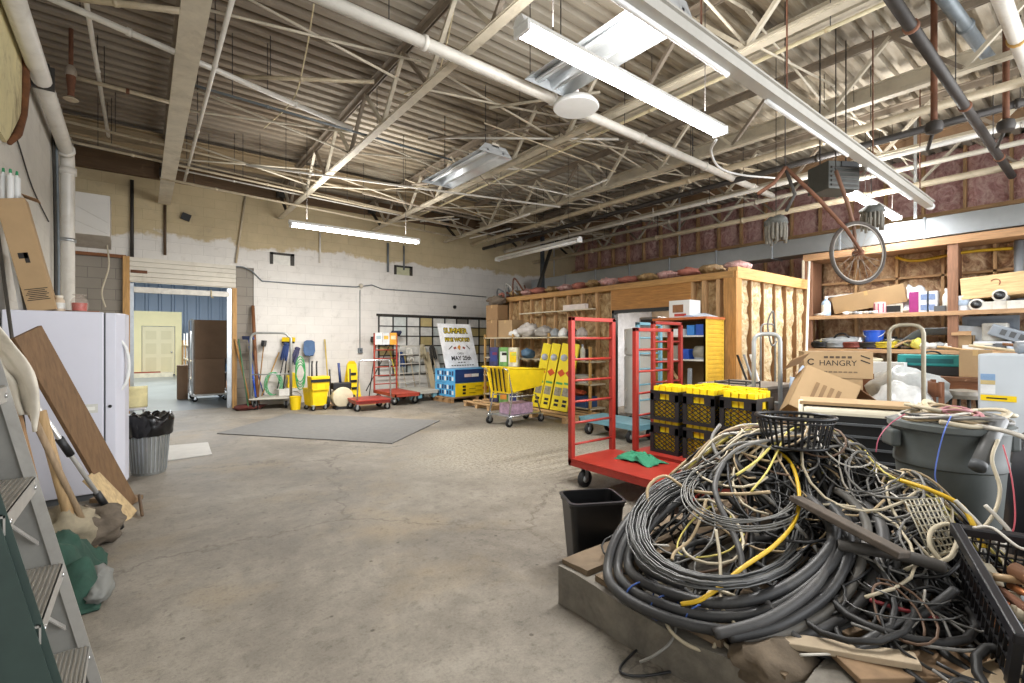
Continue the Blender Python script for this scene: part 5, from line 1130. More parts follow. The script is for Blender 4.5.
carton('white_red_carton', 'flat white and red carton lying on the high top shelf board', (XP - .12, 6.85, 2.10), (.1, .62, .1), 0, M('d8cdc8', .5, 0, .15, 6), False)
for k, y in enumerate((9.85, 9.5, 9.2)):
    one(MB().tube(spline([(XP + .1, y, ZP + .02), (XP - .02, y - .2, ZP + .25 + .1 * k), (XP + .15, y - .42, ZP + .08), (XP + .3, y - .2, ZP + .3)], 8), .02, 7), 'bent_pipe', [PGR, M('a9a9a5', .4, .4), RUST][k], ['grey', 'silver', 'rusty'][k] + ' bent pipe heaped on the framed room near the back wall', 'pipe')
lean('steel_strut', 'dark steel pipe slanting up from the framed room to the roof', (XP + .6, 8.9, ZP + .10), (XP + 1.9, 9.7, 4.2), .05, DARKST, 'strut')
lean('steel_strut', 'second dark pipe standing upright by the corner of the far wall', (8.6, 9.7, ZP + .03), (8.6, 9.7, 4.3), .06, M('40454a', .5, .3), 'strut')
# refrigerator in the doorway, freezer edge and poster beside it
t = thing('refrigerator', 'white two door refrigerator standing in the cooler room doorway', 'refrigerator', (7.66, 5.52, 0))
build(MB().bx(-.30, -.36, .03, .34, .36, 1.70), 'cabinet', PLW, t, bevel=.012)
for z0, z1 in ((.08, 1.18), (1.195, 1.69)):
    d_ = build(MB().bx(-.36, -.355, z0, -.305, .355, z1), 'door', M('e0e2e0', .4, 0, .03, 3), t, bevel=.012); build(MB().tube([(-.36, .30, z0 + .1), (-.395, .30, z0 + .14), (-.395, .30, z0 + .42), (-.36, .30, z0 + .46)], .012, 8), 'handle', PLW, d_)
for x in (-.25, .28):
    for y in (-.3, .3): build(MB().cyl((x, y, 0), (x, y, .04), .02, 8), 'foot', BLACKP, t)
t = thing('box_fan', 'small grey appliance on top of the white refrigerator', 'appliance', (7.55, 5.4, 1.702)); build(MB().bx(-.15, -.2, 0, .15, .2, .2), 'casing', PLG, t, bevel=.015); build(MB().bx(-.155, -.16, .04, -.15, .16, .16), 'grille', BLACKP, t)
t = thing('notice_panel', 'white wall panel with small coloured pictures just inside the cooler doorway', 'panel', (8.2, 6.88, 0))
build(MB().bx(-.75, -.02, 0, -.0, .01, 2.0), 'panel', M('d9dbe2', .5), t); build(MB().bx(-.70, -.024, 1.45, -.35, -.02, 1.95), 'picture', M('b06a58', .6, 0, .3, 8), t); build(MB().bx(-.70, -.024, .85, -.3, -.02, 1.2), 'picture', M('3a4a68', .6, 0, .3, 8), t)

# yellow sided shelf cabinet at the corner of the framed room
cx0, cx1, cy0, cy1 = 6.46, 6.96, 3.72, 4.62
t = thing('shelf_cabinet', 'open shelf cabinet with yellow ribbed side and orange top by the corner post', 'cabinet', ((cx0 + cx1) / 2, (cy0 + cy1) / 2, 0))
build(MB().bx(cx0, cy0, 0, cx1, cy0 + .03, 1.78), 'side_panel', M('d9b23a', .6), t, world=True)
rb = MB()
for k in range(26): rb.bx(cx0 + .04, cy0 - .012, .08 + k * .065, cx1 - .04, cy0, .12 + k * .065)
build(rb, 'ribbing', M('d2a52c', .55), t, world=True)
build(MB().bx(cx0, cy0 - .01, 0, cx0 + .04, cy0 + .03, 1.78).bx(cx1 - .04, cy0 - .01, 0, cx1, cy0 + .03, 1.78), 'side_stile', M('d9b23a', .6), t, world=True)
build(MB().bx(cx0, cy1 - .03, 0, cx1, cy1, 1.78), 'side_panel', M('b08d3a', .6), t, world=True)
build(MB().bx(cx0 - .02, cy0 - .03, 1.78, cx1, cy1, 1.815), 'top', M('b5622f', .6, 0, .15, 6), t, world=True)
for z in (.1, .55, 1.16, 1.52): build(MB().bx(cx0, cy0 + .03, z, cx1, cy1 - .03, z + .022), 'shelf_board', M('cfcac0', .6), t, world=True)
build(MB().bx(cx1 - .01, cy0, 0, cx1, cy1, 1.78), 'back_panel', M('6f5a3c', .7), t, world=True)
carton('photo_carton', 'white carton with a brown picture on top of the yellow sided cabinet', (6.72, 4.22, 1.816), (.3, .36, .27), 0, PLW, False, tside=-1)
build(MB().box((6.565, 4.24, 1.96), (.006, .18, .12)), 'picture_print', M('8a5f3c', .6, 0, .3, 9), bpy.data.objects['photo_carton'], world=True); build(MB().box((6.565, 4.2, 1.86), (.006, .2, .04)), 'red_print', M('b8433a'), bpy.data.objects['photo_carton'], world=True)
for k in range(3): one(MB().box((6.7, 3.98 - .03 * k, 1.82 + .012 * k), (.34, .3, .010), (.0 + .12 * k, -.03 * k, .2 - .3 * k)), 'paper_sheaf', [PLW, M('7fa3d6', .6), M('cdd6e2', .6)][k], ['white', 'blue', 'pale blue'][k] + ' paper sheaf on top of the yellow sided cabinet', 'paper')
for k, (y, z, w_, h, m, lb) in enumerate(((3.85, 1.543, .12, .16, M('2a55b0'), 'blue'), (4.0, 1.543, .12, .15, M('3a7fc8'), 'light blue'), (4.25, 1.543, .25, .10, PLW, 'white'), (4.1, 1.183, .14, .15, M('234fae'), 'dark blue'), (4.3, 1.183, .16, .2, M('8a8276'), 'grey'), (4.5, 1.543, .1, .2, M('c9c2b5'), 'cream'))):
    carton('small_carton', '%s small carton on the %s board of the yellow sided cabinet' % (lb, 'upper' if z > 1.4 else 'lower'), (cx0 + .14, y, z), (.16, w_, h), 0, m, False)
t = thing('grey_pump', 'round grey motor on the lower board of the yellow sided cabinet', 'motor', (cx0 + .16, 3.88, 1.183)); build(MB().cyl((0, -.08, .1), (0, .08, .1), .10, 18), 'motor_body', M('8a8578', .5), t); build(MB().bx(-.07, -.07, 0, .07, .07, .03), 'foot_plate', PLG, t); build(MB().cyl((0, -.08, .1), (0, -.12, .1), .05, 14), 'end_boss', BLACKP, t)
lean('timber_batten', 'short pine batten slanting inside the yellow sided cabinet', (cx0 + .1, 4.0, .574), (cx0 + .12, 4.4, 1.05), .025, PINE, 'batten')
plank('grey flat board leaning against the front of the yellow sided cabinet', (cx0 - .15, 3.9, 0), (cx0 - .03, 3.95, 1.05), .06, .03, PLG, (1, 0, 0), 'leaning_board', 'board')

# ---------------------------------------------------------------- red and blue stock carts and the stacked crates
stock_cart('bright red stock cart with an empty deck and a green cloth, nearest the camera', (3.76, 3.43, 0), 0, RED, 1.42, .68, 1.70, 6, .026)
stock_cart('red stock cart carrying the stacked black crates', (4.57, 3.25, 0), 0, RED, 1.22, .70, 1.60, 5, .026)
stock_cart('pale blue stock cart standing in front of the refrigerator', (5.74, 4.18, 0), R(180), BLUEC, 1.1, .58, 1.72, 6, .024)
stock_cart('red stock cart behind the crates, in front of the yellow sided cabinet', (5.47, 3.68, 0), 0, RED, .95, .66, 1.71, 5, .024)
def rag(u, v):
    from mathutils import noise as nz
    a = (u - .5) * 2; b = (v - .5) * 2; q = max(0, 1 - (a * a + b * b) * .7)
    return (3.88 + a * .13 + .05 * nz.noise(Vector((u * 4, v * 4, 2))), 2.93 + b * .22 + .05 * nz.noise(Vector((u * 4, v * 4, 6))), .276 + .07 * q + .05 * q * nz.noise(Vector((u * 7, v * 7, 3))))
one(MB().sheet(rag, 24, 24, .006), 'green_cloth', M('2a7556', .9, 0, .15, 9), 'crumpled sea green cloth on the deck of the red stock cart', 'cloth')

def crate_panel(m_, a_, b_, c_, d_, n, th):
    """diamond lattice between bottom edge a-b and top edge d-c"""
    a_, b_, c_, d_ = map(Vector, (a_, b_, c_, d_)); P = lambda u, v: a_.lerp(b_, u).lerp(d_.lerp(c_, u), v)
    up = (b_ - a_).cross(d_ - a_)
    for k in range(-n + 1, n):
        s0, s1 = max(0, k / n), min(1, (k + n) / n)
        m_.bar(P(s0, s0 - k / n), P(s1, s1 - k / n), .0065, th, up); m_.bar(P(1 - s0, s0 - k / n), P(1 - s1, s1 - k / n), .0065, th, up)
def milk_crate(label, c, rz=0, W=.36, D=.34, Hh=.31, first=[None], cat='crate', grp='black crates of yellow tubes'):
    if first[0] is not None: return dup(first[0], c, rz, label)
    t = thing('bottle_crate', label, cat, c, rz, grp); first[0] = t
    BLK = M('1c1c1e', .45, 0, .15, 9)
    build(MB().bx(-W / 2, -D / 2, 0, W / 2, D / 2, .015), 'base', BLK, t)
    for sx in (-1, 1):
        m_ = MB(); w2 = D / 2
        x = sx * (W / 2 - .008)
        for y in (-w2 + .02, w2 - .02): m_.bx(x - .008, y - .022, 0, x + .008, y + .022, Hh)
        m_.bx(x - .01, -w2, Hh - .03, x + .01, w2, Hh).bx(x - .01, -w2, 0, x + .01, w2, .035)
        m_.bx(x - .008, -w2, Hh - .105, x + .008, -.06, Hh - .03).bx(x - .008, .06, Hh - .105, x + .008, w2, Hh - .03).bx(x - .008, -.06, Hh - .105, x + .008, .06, Hh - .09)
        crate_panel(m_, (x, -w2 + .04, .035), (x, w2 - .04, .035), (x, w2 - .04, Hh - .10), (x, -w2 + .04, Hh - .10), 4, .010)
        build(m_, 'side_wall', BLK, t)
    for sy in (-1, 1):
        m_ = MB(); y = sy * (D / 2 - .008)
        m_.bx(-W / 2, y - .01, Hh - .03, W / 2, y + .01, Hh).bx(-W / 2, y - .01, 0, W / 2, y + .01, .035).bx(-W / 2, y - .008, Hh - .105, -.06, y + .008, Hh - .03).bx(.06, y - .008, Hh - .105, W / 2, y + .008, Hh - .03)
        crate_panel(m_, (-W / 2 + .02, y, .035), (W / 2 - .02, y, .035), (W / 2 - .02, y, Hh - .10), (-W / 2 + .02, y, Hh - .10), 4, .010)
        build(m_, 'end_wall', BLK, t)
    return t
tube0 = [None]
def crate_tubes(cx, cy, cz, where):
    """square yellow tubes standing in a crate"""
    n = 4
    for i in range(n):
        for j in range(n):
            p = V(cx + (i - 1.5) * .080, cy + (j - 1.5) * .076, cz + .017)
            if tube0[0] is None:
                m_ = MB(); s = .033; hh = .335
                for (x0, y0, x1, y1) in ((-s, -s, s, -s + .006), (-s, s - .006, s, s), (-s, -s, -s + .006, s), (s - .006, -s, s, s)): m_.bx(x0, y0, 0, x1, y1, hh)
                m_.bx(-s, -s, hh - .02, s, s, hh - .014)
                o = build(m_, 'yellow_tube', YEL, None, loc=p, bevel=.003); tag(o, 'square yellow plastic tube standing in a black crate', 'tube', 'yellow tubes in the black crates'); tube0[0] = o
            else:
                o = tube0[0].copy(); COL.objects.link(o); o.location = p
            o['label'] = 'square yellow tube in the black crate ' + where; o['group'] = 'yellow tubes in the crate ' + where
            o.location.z += RND.uniform(0, .02)
cn = {0: 'far', 1: 'middle', 2: 'near'}
for lvl in range(2):
    for k in range(3):
        y = 2.96 - k * .39; z = .272 + lvl * .345
        milk_crate('black crate of yellow tubes in the %s row, %s' % (['bottom', 'top'][lvl], ['beside the red frame', 'between two crates', 'beside the laundry basket'][k]), (4.51, y, z), 0)
        crate_tubes(4.51, y, z, 'of the %s row %s' % (['bottom', 'top'][lvl], ['beside the red frame', 'between two crates', 'beside the laundry basket'][k]))
for k in range(2):
    y = 2.75 - k * .385
    milk_crate('black crate of yellow tubes behind the front stack, %s' % ['nearer the red frame', 'nearer the hand truck'][k], (4.88, y, .272 + .345), 0); crate_tubes(4.88, y, .272 + .345, 'behind the front stack ' + ['nearer the red frame', 'nearer the hand truck'][k])
    milk_crate('black crate of yellow tubes at the bottom behind the front stack, %s' % ['nearer the red frame', 'nearer the hand truck'][k], (4.88, y, .272), 0)
# lamp inside the cooler room
t = thing('bulkhead_lamp', 'lit lamp under the ceiling inside the cooler room', 'lamp', (8.3, 5.4, 2.36)); build(MB().bx(-.25, -.15, .08, .25, .15, .15), 'housing', PLW, t); build(MB().bx(-.24, -.14, .05, .24, .14, .08), 'diffuser', emit('fff6e6', 12), t)
# ================================================================ long timber shelving on the right wall
SX, SXB = 9.70, XR - .15
t = thing('timber_shelving', 'long built in timber shelving under the air duct, loaded with oddments', 'shelving', ((SX + SXB) / 2, 1.4, 0))
SW = wood('84604a', 'z'); SWY = wood('a8835f', 'y')
YS0, YS1 = 3.58, -1.6
for y in (3.56, 1.58, -.5): build(MB().bx(SX, y - .06, 0, SX + .06, y + .06, 2.93), 'front_post', SW, t, world=True, bevel=.004)
for y in (3.56, 1.58, -.5): build(MB().bx(SX + .06, y - .012, 1.93, SXB, y + .012, 2.93), 'side_panel', wood('7a563f', 'z'), t, world=True)
build(MB().bx(SX - .03, YS1, 2.93, SX + .05, YS0 + .06, 3.05), 'head_beam', SWY, t, world=True, bevel=.004)
build(MB().bx(SX + .05, YS1, 2.95, SXB + .1, YS0 + .06, 2.98), 'head_board', SWY, t, world=True)
for z in (1.91, 1.32):
    build(MB().bx(SX - .02, YS1, z - .03, SXB, YS0, z), 'shelf_board', SWY, t, world=True, bevel=.003)
    build(MB().bx(SX - .03, YS1, z - .06, SX, YS0, z + .005), 'edge_strip', wood('b3906c', 'y'), t, world=True)
build(MB().bx(SX - .02, YS1, .70, SXB, YS0, .73), 'shelf_board', SWY, t, world=True)
build(MB().bar((SX - .03, 3.66, 0), (SX - .03, 3.63, 2.95), .03, .035, (1, 0, 0)), 'pale_edge_strip', M('d8cdb5', .6), t, world=True)
for y in (2.4, .5): build(MB().tube(spline([(SXB - .03, y, 2.9), (SXB - .08, y - .3, 2.8), (SXB - .05, y - .9, 2.86), (SXB - .05, y - 1.4, 2.84)], 6), .025, 6), 'yellow_cable', M('c9a52a', .5), t, world=True)
one(MB().cyl((SXB - .08, .93, 1.92), (SXB - .08, .93, 2.94), .06, 14), 'grey_pipe', M('8c949c', .45, .1, .06), 'fat grey pipe rising behind the plank box on the shelving', 'pipe')
for k, y in enumerate((.80, .72)): one(MB().tube(spline([(SXB - .05, y, 2.93), (SXB - .1, y - .05, 2.6), (SXB - .06, y + .03, 2.3), (SXB - .05, y, 2.2)], 6), .018, 6), 'yellow_cable', M('cbaa22', .5), ['yellow cable hanging beside the fat grey pipe', 'second yellow cable hanging next to the fat grey pipe'][k], 'cable')
def sh(px, z=1.912, x=SX + .12): p = PX(px, 341, x); p.z = z; return p
# ---- upper shelf
p = sh(826); bottle('blue white trigger spray bottle on the upper shelf by the side panel', p, .36, .075, M('aecbe8', .35), PLW, neck=.35)
lean('rolled_plan', 'white rolled sheet lying at the near end of the upper shelf', sh(815, 1.93) , sh(825, 1.95, SX + .02), .03, PLW, 'roll')
a = V(9.97, 2.78, 0); t = carton('long_carton', 'long cardboard carton lying tilted on the upper shelf', a, (.30, 1.05, .30), 0, CARD, tilt=(R(-9), R(-8), 0)); t.location = (a.x, a.y - .12, 2.04)
p = sh(845, 1.915, SX + .45); one(MB().box((p.x, p.y - .2, 2.30), (.25, .9, .03), (-.05, 0, 0)), 'foam_board', PLW, 'white flat board lying behind the long tilted carton', 'board')
for k in range(7):
    p = sh(846 + k * 5, 1.913, SX + .06 + .03 * (k % 2)); one(MB().blob((p.x, p.y, p.z + .028), (.045, .05, .032), .25, k, 12, 8, 2.4, .028), 'pipe_fitting', [PLW, M('b9b4ab'), PLG][k % 3], '%s small pipe fitting in the row before the long carton' % ['white', 'tan', 'grey'][k % 3], 'fitting', 'pipe fittings on the upper shelf, %s' % ['white', 'tan', 'grey'][k % 3])
p = sh(880); t = thing('label_tin', 'round tin with pink and white stripes on the upper shelf', 'tin', p); build(MB().lathe([(.085, 0), (.085, .19), (.08, .2), (0, .2)], seg=22), 'body', M('cdb4b4', .4, 0, .3, 14), t)
for k in range(8): a = k * .785; build(MB().box((.086 * math.cos(a), .086 * math.sin(a), .10), (.004, .022, .15), a), 'stripe', M('a8566a', .5), t)
p = sh(893, 1.912); t = carton('open_box', 'open white box full of dark parts on the upper shelf', (p.x + .1, p.y, p.z), (.2, .26, .17), 0, M('c9c2b6', .7), False); build(MB().bx(-.11, -.1, .03, -.098, .1, .13), 'dark_opening', BLACKP, t)
p = sh(902, 1.912); t = thing('open_crate', 'small open fronted tan crate of white fittings on the upper shelf', 'crate', (p.x + .1, p.y - .06, p.z)); TANW = wood('bfa07a', 'y')
build(MB().bx(-.1, -.15, 0, .1, .15, .012).bx(-.1, -.15, .22, .1, .15, .232).bx(-.1, -.15, 0, .1, -.138, .232).bx(-.1, .138, 0, .1, .15, .232).bx(.09, -.15, 0, .1, .15, .232), 'crate_body', TANW, t)
one(MB().blob((p.x + .06, p.y - .06, p.z + .055), (.06, .09, .045), .25, 5, 14, 9, 2.4, .04), 'white_fitting', PLW, 'white fitting inside the open fronted tan crate', 'fitting')
bag('clear plastic sheet bundle behind the open fronted tan crate', sh(912, 1.912, SX + .34), (.2, .26, .24), M('c5ccd4', .25, 0, .15, 7), 3)
p = sh(916); carton('magenta_carton', 'tall magenta carton standing on the upper shelf', (p.x, p.y, p.z), (.12, .15, .33), 0, M('8e2a6e', .5, 0, .12, 8), False)
for k in range(4):
    p = sh(925 + (k % 2) * 8, 1.912 + .165 * (k // 2)); t = carton('white_carton', '%s white and grey carton beside the tall magenta carton, %s layer' % (['first', 'second'][k % 2], ['lower', 'upper'][k // 2]), (p.x, p.y, p.z), (.14, .13, .16), 0, M('c9ccd0', .5, 0, .15, 12), False); build(MB().bx(-.074, -.04, .03, -.070, .04, .12), 'blue_print', M('6f83a8', .5, 0, .3, 20), t)
p = sh(941); carton('dark_meter', 'dark flat instrument box on the upper shelf by the post', (p.x, p.y, p.z), (.16, .14, .09), 0, PLDG, False)
p = sh(947.5); bottle('tall white bottle on the upper shelf against the post', p, .36, .06, PLW, PLW, neck=.5)
p = sh(964); t = thing('paint_tub', 'round white paint tub on the upper shelf past the post', 'tub', p); build(MB().lathe([(.10, 0), (.115, .20), (.12, .2), (.12, .225), (0, .225)], seg=24), 'tub_body', M('d5dbe2', .4), t); build(MB().lathe([(.112, .08), (.1165, .09), (.119, .15), (.117, .16)], seg=24), 'tub_label', M('9fb0c4', .5, 0, .3, 20), t)
def speaker_can(px, z, lb, rz=0):
    p = sh(px, z, SX + .14); t = thing('exhaust_fan', lb, 'fan', p, rz)
    build(MB().cyl((-.14, 0, .085), (.16, 0, .085), .085, 22), 'fan_body', M('d7d5cd', .45), t, bevel=.008); build(MB().cyl((-.146, 0, .085), (-.138, 0, .085), .062, 20), 'dark_opening', BLACKP, t)
    build(MB().cyl((-.150, 0, .085), (-.144, 0, .085), .025, 12), 'hub_cap', PLDG, t); build(MB().bx(-.1, -.06, 0, .12, .06, .02), 'foot_plate', PLW, t)
speaker_can(978, 1.912, 'white round ended fan unit on the upper shelf beside the paint tub'); speaker_can(1001, 2.03, 'white round ended fan unit lying higher under the plank box')
for k, px in enumerate((992, 1006, 1019)):
    p = sh(px, 1.912, SX + .15); carton('white_duct_part', ['white moulded part under the higher fan unit', 'white moulded part right under the plank box', 'white moulded part at the end of the upper shelf'][k], p, (.3, .26, .115), .1 * k, M('d2d0c8', .45), False)
# big plank box lying tilted
a = sh(1000, 2.2, SX + .3); t = thing('plank_box', 'long pale wooden plank box lying tilted over the fan units', 'box', (a.x, .86, 2.10), 0); t.rotation_euler = (R(-4), R(4), 0)
PB = wood('c9a878', 'y')
build(MB().bx(-.30, -1.15, .0, .28, .62, .02), 'bottom_board', PB, t); build(MB().bx(-.30, -1.15, .02, -.28, .62, .30), 'front_board', wood('d3b586', 'y'), t); build(MB().bx(.26, -1.15, .02, .28, .62, .30), 'back_board', PB, t); build(MB().bx(-.28, .6, .02, .26, .62, .30), 'end_board', PB, t); build(MB().bx(-.30, -1.15, .30, .28, .62, .318), 'lid', wood('d8bb8c', 'y'), t)
build(MB().tube(arc_pts((-.302, .25, .2), .05, .5, 4, 10, (0, 1, 0), (0, 0, 1)), .006, 5), 'stamp_mark', M('9a5a40'), t)
# ---- lower shelf: tools, cables, boxes
LZ = 1.322
def shl(px, x=SX + .14): p = PX(px, 345, x); p.z = LZ; return p
p = shl(842); t = thing('tool_case', 'grey oval tool case lying on cables on the lower shelf', 'case', (p.x + .1, p.y, LZ)); build(MB().blob((0, 0, .13), (.2, .36, .10), .06, 2, 24, 12), 'case_body', M('9aa0a4', .4, 0, .1, 6), t); build(MB().tube(arc_pts((-.12, 0, .15), .12, .2, 2.9, 10, (0, 1, 0), (0, 0, 1)), .016, 8), 'carry_handle', BLACKP, t)
cols = [BLACKP, M('c9b42e', .5), PLG, M('b9b09c'), M('7a3a30'), M('4a5a68'), DARKST]
for k in range(9):
    p = shl(820 + k * 8.2 + (k % 2) * 2, SX + .08 + .12 * (k % 2)); q = []
    for j in range(50): a = j * .55; q.append((p.x + .11 * math.cos(a) * (1 + .1 * math.sin(j)), p.y + .15 * math.sin(a), LZ + .02 + .0022 * j))
    nm = ['black', 'yellow', 'grey', 'cream', 'red brown', 'blue grey', 'charcoal', 'dark', 'mustard'][k]
    one(MB().tube(q, .013, 6), 'cable_coil', cols[k % 7], '%s cable coil lying on the lower shelf below the long carton' % nm, 'cable')
p = shl(860, SX + .06); bottle('small clear bottle on the lower shelf before the blue bucket', p, .2, .035, M('c9d2da', .2), PLW)
p = shl(874, SX + .16); t = thing('blue_bucket', 'bright blue bucket standing on the lower shelf', 'bucket', p); build(MB().lathe([(.10, 0), (.145, .30), (.155, .30), (.155, .315), (.143, .315), (.095, .015), (0, .015)], seg=26), 'bucket_body', BLUEP, t); build(MB().tube(arc_pts((0, 0, .29), .152, 0, math.pi, 14, (0, 1, 0), (-.75, 0, -.66)), .006, 6), 'bail_handle', PLW, t)
for k in range(6):
    p = shl(888 + k * 6, SX + .08 + .1 * (k % 2)); nm = ['black', 'white', 'olive', 'grey', 'tan', 'silver'][k]; m = [BLACKP, PLW, M('6d6a3a'), PLG, CARD, GALV][k]
    q = [(p.x - .05, p.y + .22, LZ + .04), (p.x + .03, p.y + .05, LZ + .14), (p.x, p.y - .12, LZ + .06), (p.x + .1, p.y - .25, LZ + .10)]
    one(MB().tube(spline(q, 6), [.02, .045, .02, .03, .02, .035][k], 8), 'hose_piece', m, '%s hose piece tangled on the lower shelf past the blue bucket' % nm, 'hose')
p = shl(918, SX + .1); one(MB().blob((p.x, p.y, LZ + .085), (.1, .09, .10), .12, 3, 18, 10, 2, .085), 'yellow_bag', M('c9c25a', .6), 'pale yellow bag on the lower shelf by the wide grey chute', 'bag')
p = shl(929, SX + .2); t = thing('metal_chute', 'bent grey metal chute leaning on the lower shelf before the post', 'chute', p)
build(MB().sheet(lambda u, v: (-.12 + .2 * u,   .36 - .62 * v, .04 + .24 * math.sin(min(1, v * 1.7) * 1.57) + .05 * math.cos(u * 3.14)), 10, 14, .015), 'chute_body', M('7d8388', .4, .3, .12), t)
for k in range(4):
    p = shl(925 + 8 * k, SX + .05); one(MB().blob((p.x, p.y, LZ + .05), (.06, .08, .055), .22, 20 + k, 14, 9, 2.4, .05), 'wrapped_part', [PLW, M('c5c3be'), PLG, M('d8d5cc')][k], ['white', 'pale', 'grey', 'cream'][k] + ' wrapped part in front of the bent metal chute', 'part')
for k in range(12):
    p = shl(822 + k * 9.6, SX + .30 + .1 * (k % 2)); nm = ['cream', 'navy', 'grey', 'white', 'rust', 'olive', 'tan', 'black', 'silver', 'teal', 'mustard', 'brown'][k]
    m = [M('cfc6b0'), M('2c3a5e'), PLG, PLW, RUST, M('6d6a3a'), CARD, BLACKP, GALV, TEAL, M('b3962c'), CARDD][k]
    if k % 2: carton('spare_part_box', nm + ' spare part box at the back of the lower shelf', (p.x, p.y, LZ), (.16, .22, .12 + .03 * (k % 4)), .2 * (k % 3), m, False)
    else: one(MB().blob((p.x, p.y, LZ + .085), (.09, .12, .10), .2, 40 + k, 14, 9, 2.3, .085), 'cloth_bundle', m, nm + ' cloth bundle at the back of the lower shelf', 'bundle')
for k in range(8):
    p = PX(818 + k * 15.5, 380, SX + .15); nm = ['brown', 'tan', 'grey', 'white', 'black', 'cream', 'blue', 'rust'][k]; m = [CARDD, CARD, PLG, PLW, BLACKP, M('cfc6b0'), M('4a6488'), RUST][k]
    carton('stored_box', nm + ' stored box on the lowest board of the timber shelving', (p.x, p.y, .732), (.33, .21, .26 + .06 * (k % 3)), .05 * (k % 3), m, False)
# past the post
def shr(px, dx=.14): p = PX(px, 345, SX + dx); p.z = LZ; return p
p = shr(963, .12); t = thing('open_carton', 'small open tan carton on the lower shelf past the post', 'carton', p); build(MB().bx(-.1, -.12, 0, .1, .12, .01).bx(-.1, -.12, 0, -.09, .12, .22).bx(.09, -.12, 0, .1, .12, .22).bx(-.1, -.12, 0, .1, -.11, .22).bx(-.1, .11, 0, .1, .12, .22), 'carton', CARD, t); build(MB().box((-.13, 0, .25), (.08, .22, .006), (0, -.9, 0)), 'flap', CARD2, t)
p = shr(968, .32); carton('white_dispenser', 'tilted pale grey dispenser box behind the small open carton', (p.x, p.y, LZ), (.24, .32, .36), .15, M('c3c9cf', .4), False, tilt=(R(6), 0, .15))
p = shr(990, .48); t = thing('grey_screen', 'large grey blue back panel standing on the lower shelf', 'panel', p); build(MB().box((0, 0, .26), (.04, .62, .52)), 'panel', M('87919c', .4, .1, .06), t, bevel=.006); build(MB().box((-.022, 0, .26), (.008, .5, .42)), 'inset', M('78828e', .4), t)
p = shr(994, .2); t = thing('cash_register', 'pale old cash register shaped machine on the lower shelf', 'machine', p); build(MB().bx(-.18, -.2, 0, .16, .2, .13), 'base_unit', M('c9ced4', .45), t, bevel=.012); build(MB().bx(-.08, -.15, .13, .12, .12, .40), 'upper_unit', M('c5c4bd', .5), t, bevel=.02); build(MB().bx(-.183, -.1, .03, -.178, .1, .09), 'slot_panel', PLDG, t)
p = shr(1016, .2); t = thing('grey_console', 'grey ribbed console lying tilted at the end of the lower shelf', 'console', p, 0); t.rotation_euler = (R(22), 0, 0); t.location.z += .12
build(MB().bx(-.2, -.34, 0, .2, .3, .17), 'casing', M('8b949e', .45, 0, .08), t, bevel=.02)
for k in range(5): build(MB().bx(-.206, -.28 + k * .10, .05, -.198, -.22 + k * .10, .13), 'vent_slot', PLDG, t)
for k in range(5):
    p = shr(972 + k * 11, .04); carton('small_part_box', ['white flat', 'cream', 'grey flat', 'dark', 'pale blue'][k] + ' small box at the front edge of the lower shelf past the post', p, (.1, .2, .07 + .03 * (k % 2)), .1 * k, [PLW, M('d8d2c0'), PLG, PLDG, M('b5c3d2')][k], False)

# ================================================================ goods standing in front of the shelving
GW = M('c3ccd4', .4, .05, .04, 2)
# pale blue white cabinet appliance at the right edge
t = thing('water_heater_cabinet', 'large pale grey appliance cabinet with a yellow sticker at the right edge', 'appliance', (6.75, .50, 0))
build(MB().bx(-.36, -.75, .05, .36, .36, 1.33), 'cabinet', GW, t, bevel=.015); build(MB().bx(-.34, -.73, 0, .34, .34, .05), 'plinth', PLDG, t)
build(MB().bx(-.364, .24, 1.08, -.359, .34, 1.14), 'energy_label', M('7f9fc4', .5, 0, .2, 12), t); build(MB().bx(-.364, .24, 1.04, -.359, .34, 1.08), 'label_strip', M('c4b27f', .5, 0, .2, 12), t)
build(MB().bx(-.364, .24, .95, -.359, .34, 1.035), 'white_notice', M('dfe3e6', .5), t); build(MB().bx(-.366, .10, .885, -.359, .34, .94), 'yellow_sticker', YEL, t); build(MB().bx(-.368, .16, .905, -.365, .30, .918), 'sticker_print', INK, t)
build(MB().cyl((-.37, .02, .78), (-.359, .02, .78), .012, 10), 'knob', BLACKP, t); build(MB().cyl((-.37, -.38, 1.30), (-.359, -.38, 1.30), .010, 10), 'screw', BLACKP, t)
lean('grey_tube', 'fat grey tube lying on top of the pale appliance cabinet', (6.62, .62, 1.39), (6.95, .02, 1.50), .06, M('9aa1a9', .35, .2), 'tube')
one(MB().bx(6.6, -.35, 1.335, 7.0, -.05, 1.36), 'green_folder', M('8fb04a', .5), 'lime green folder on top of the pale appliance cabinet', 'folder')
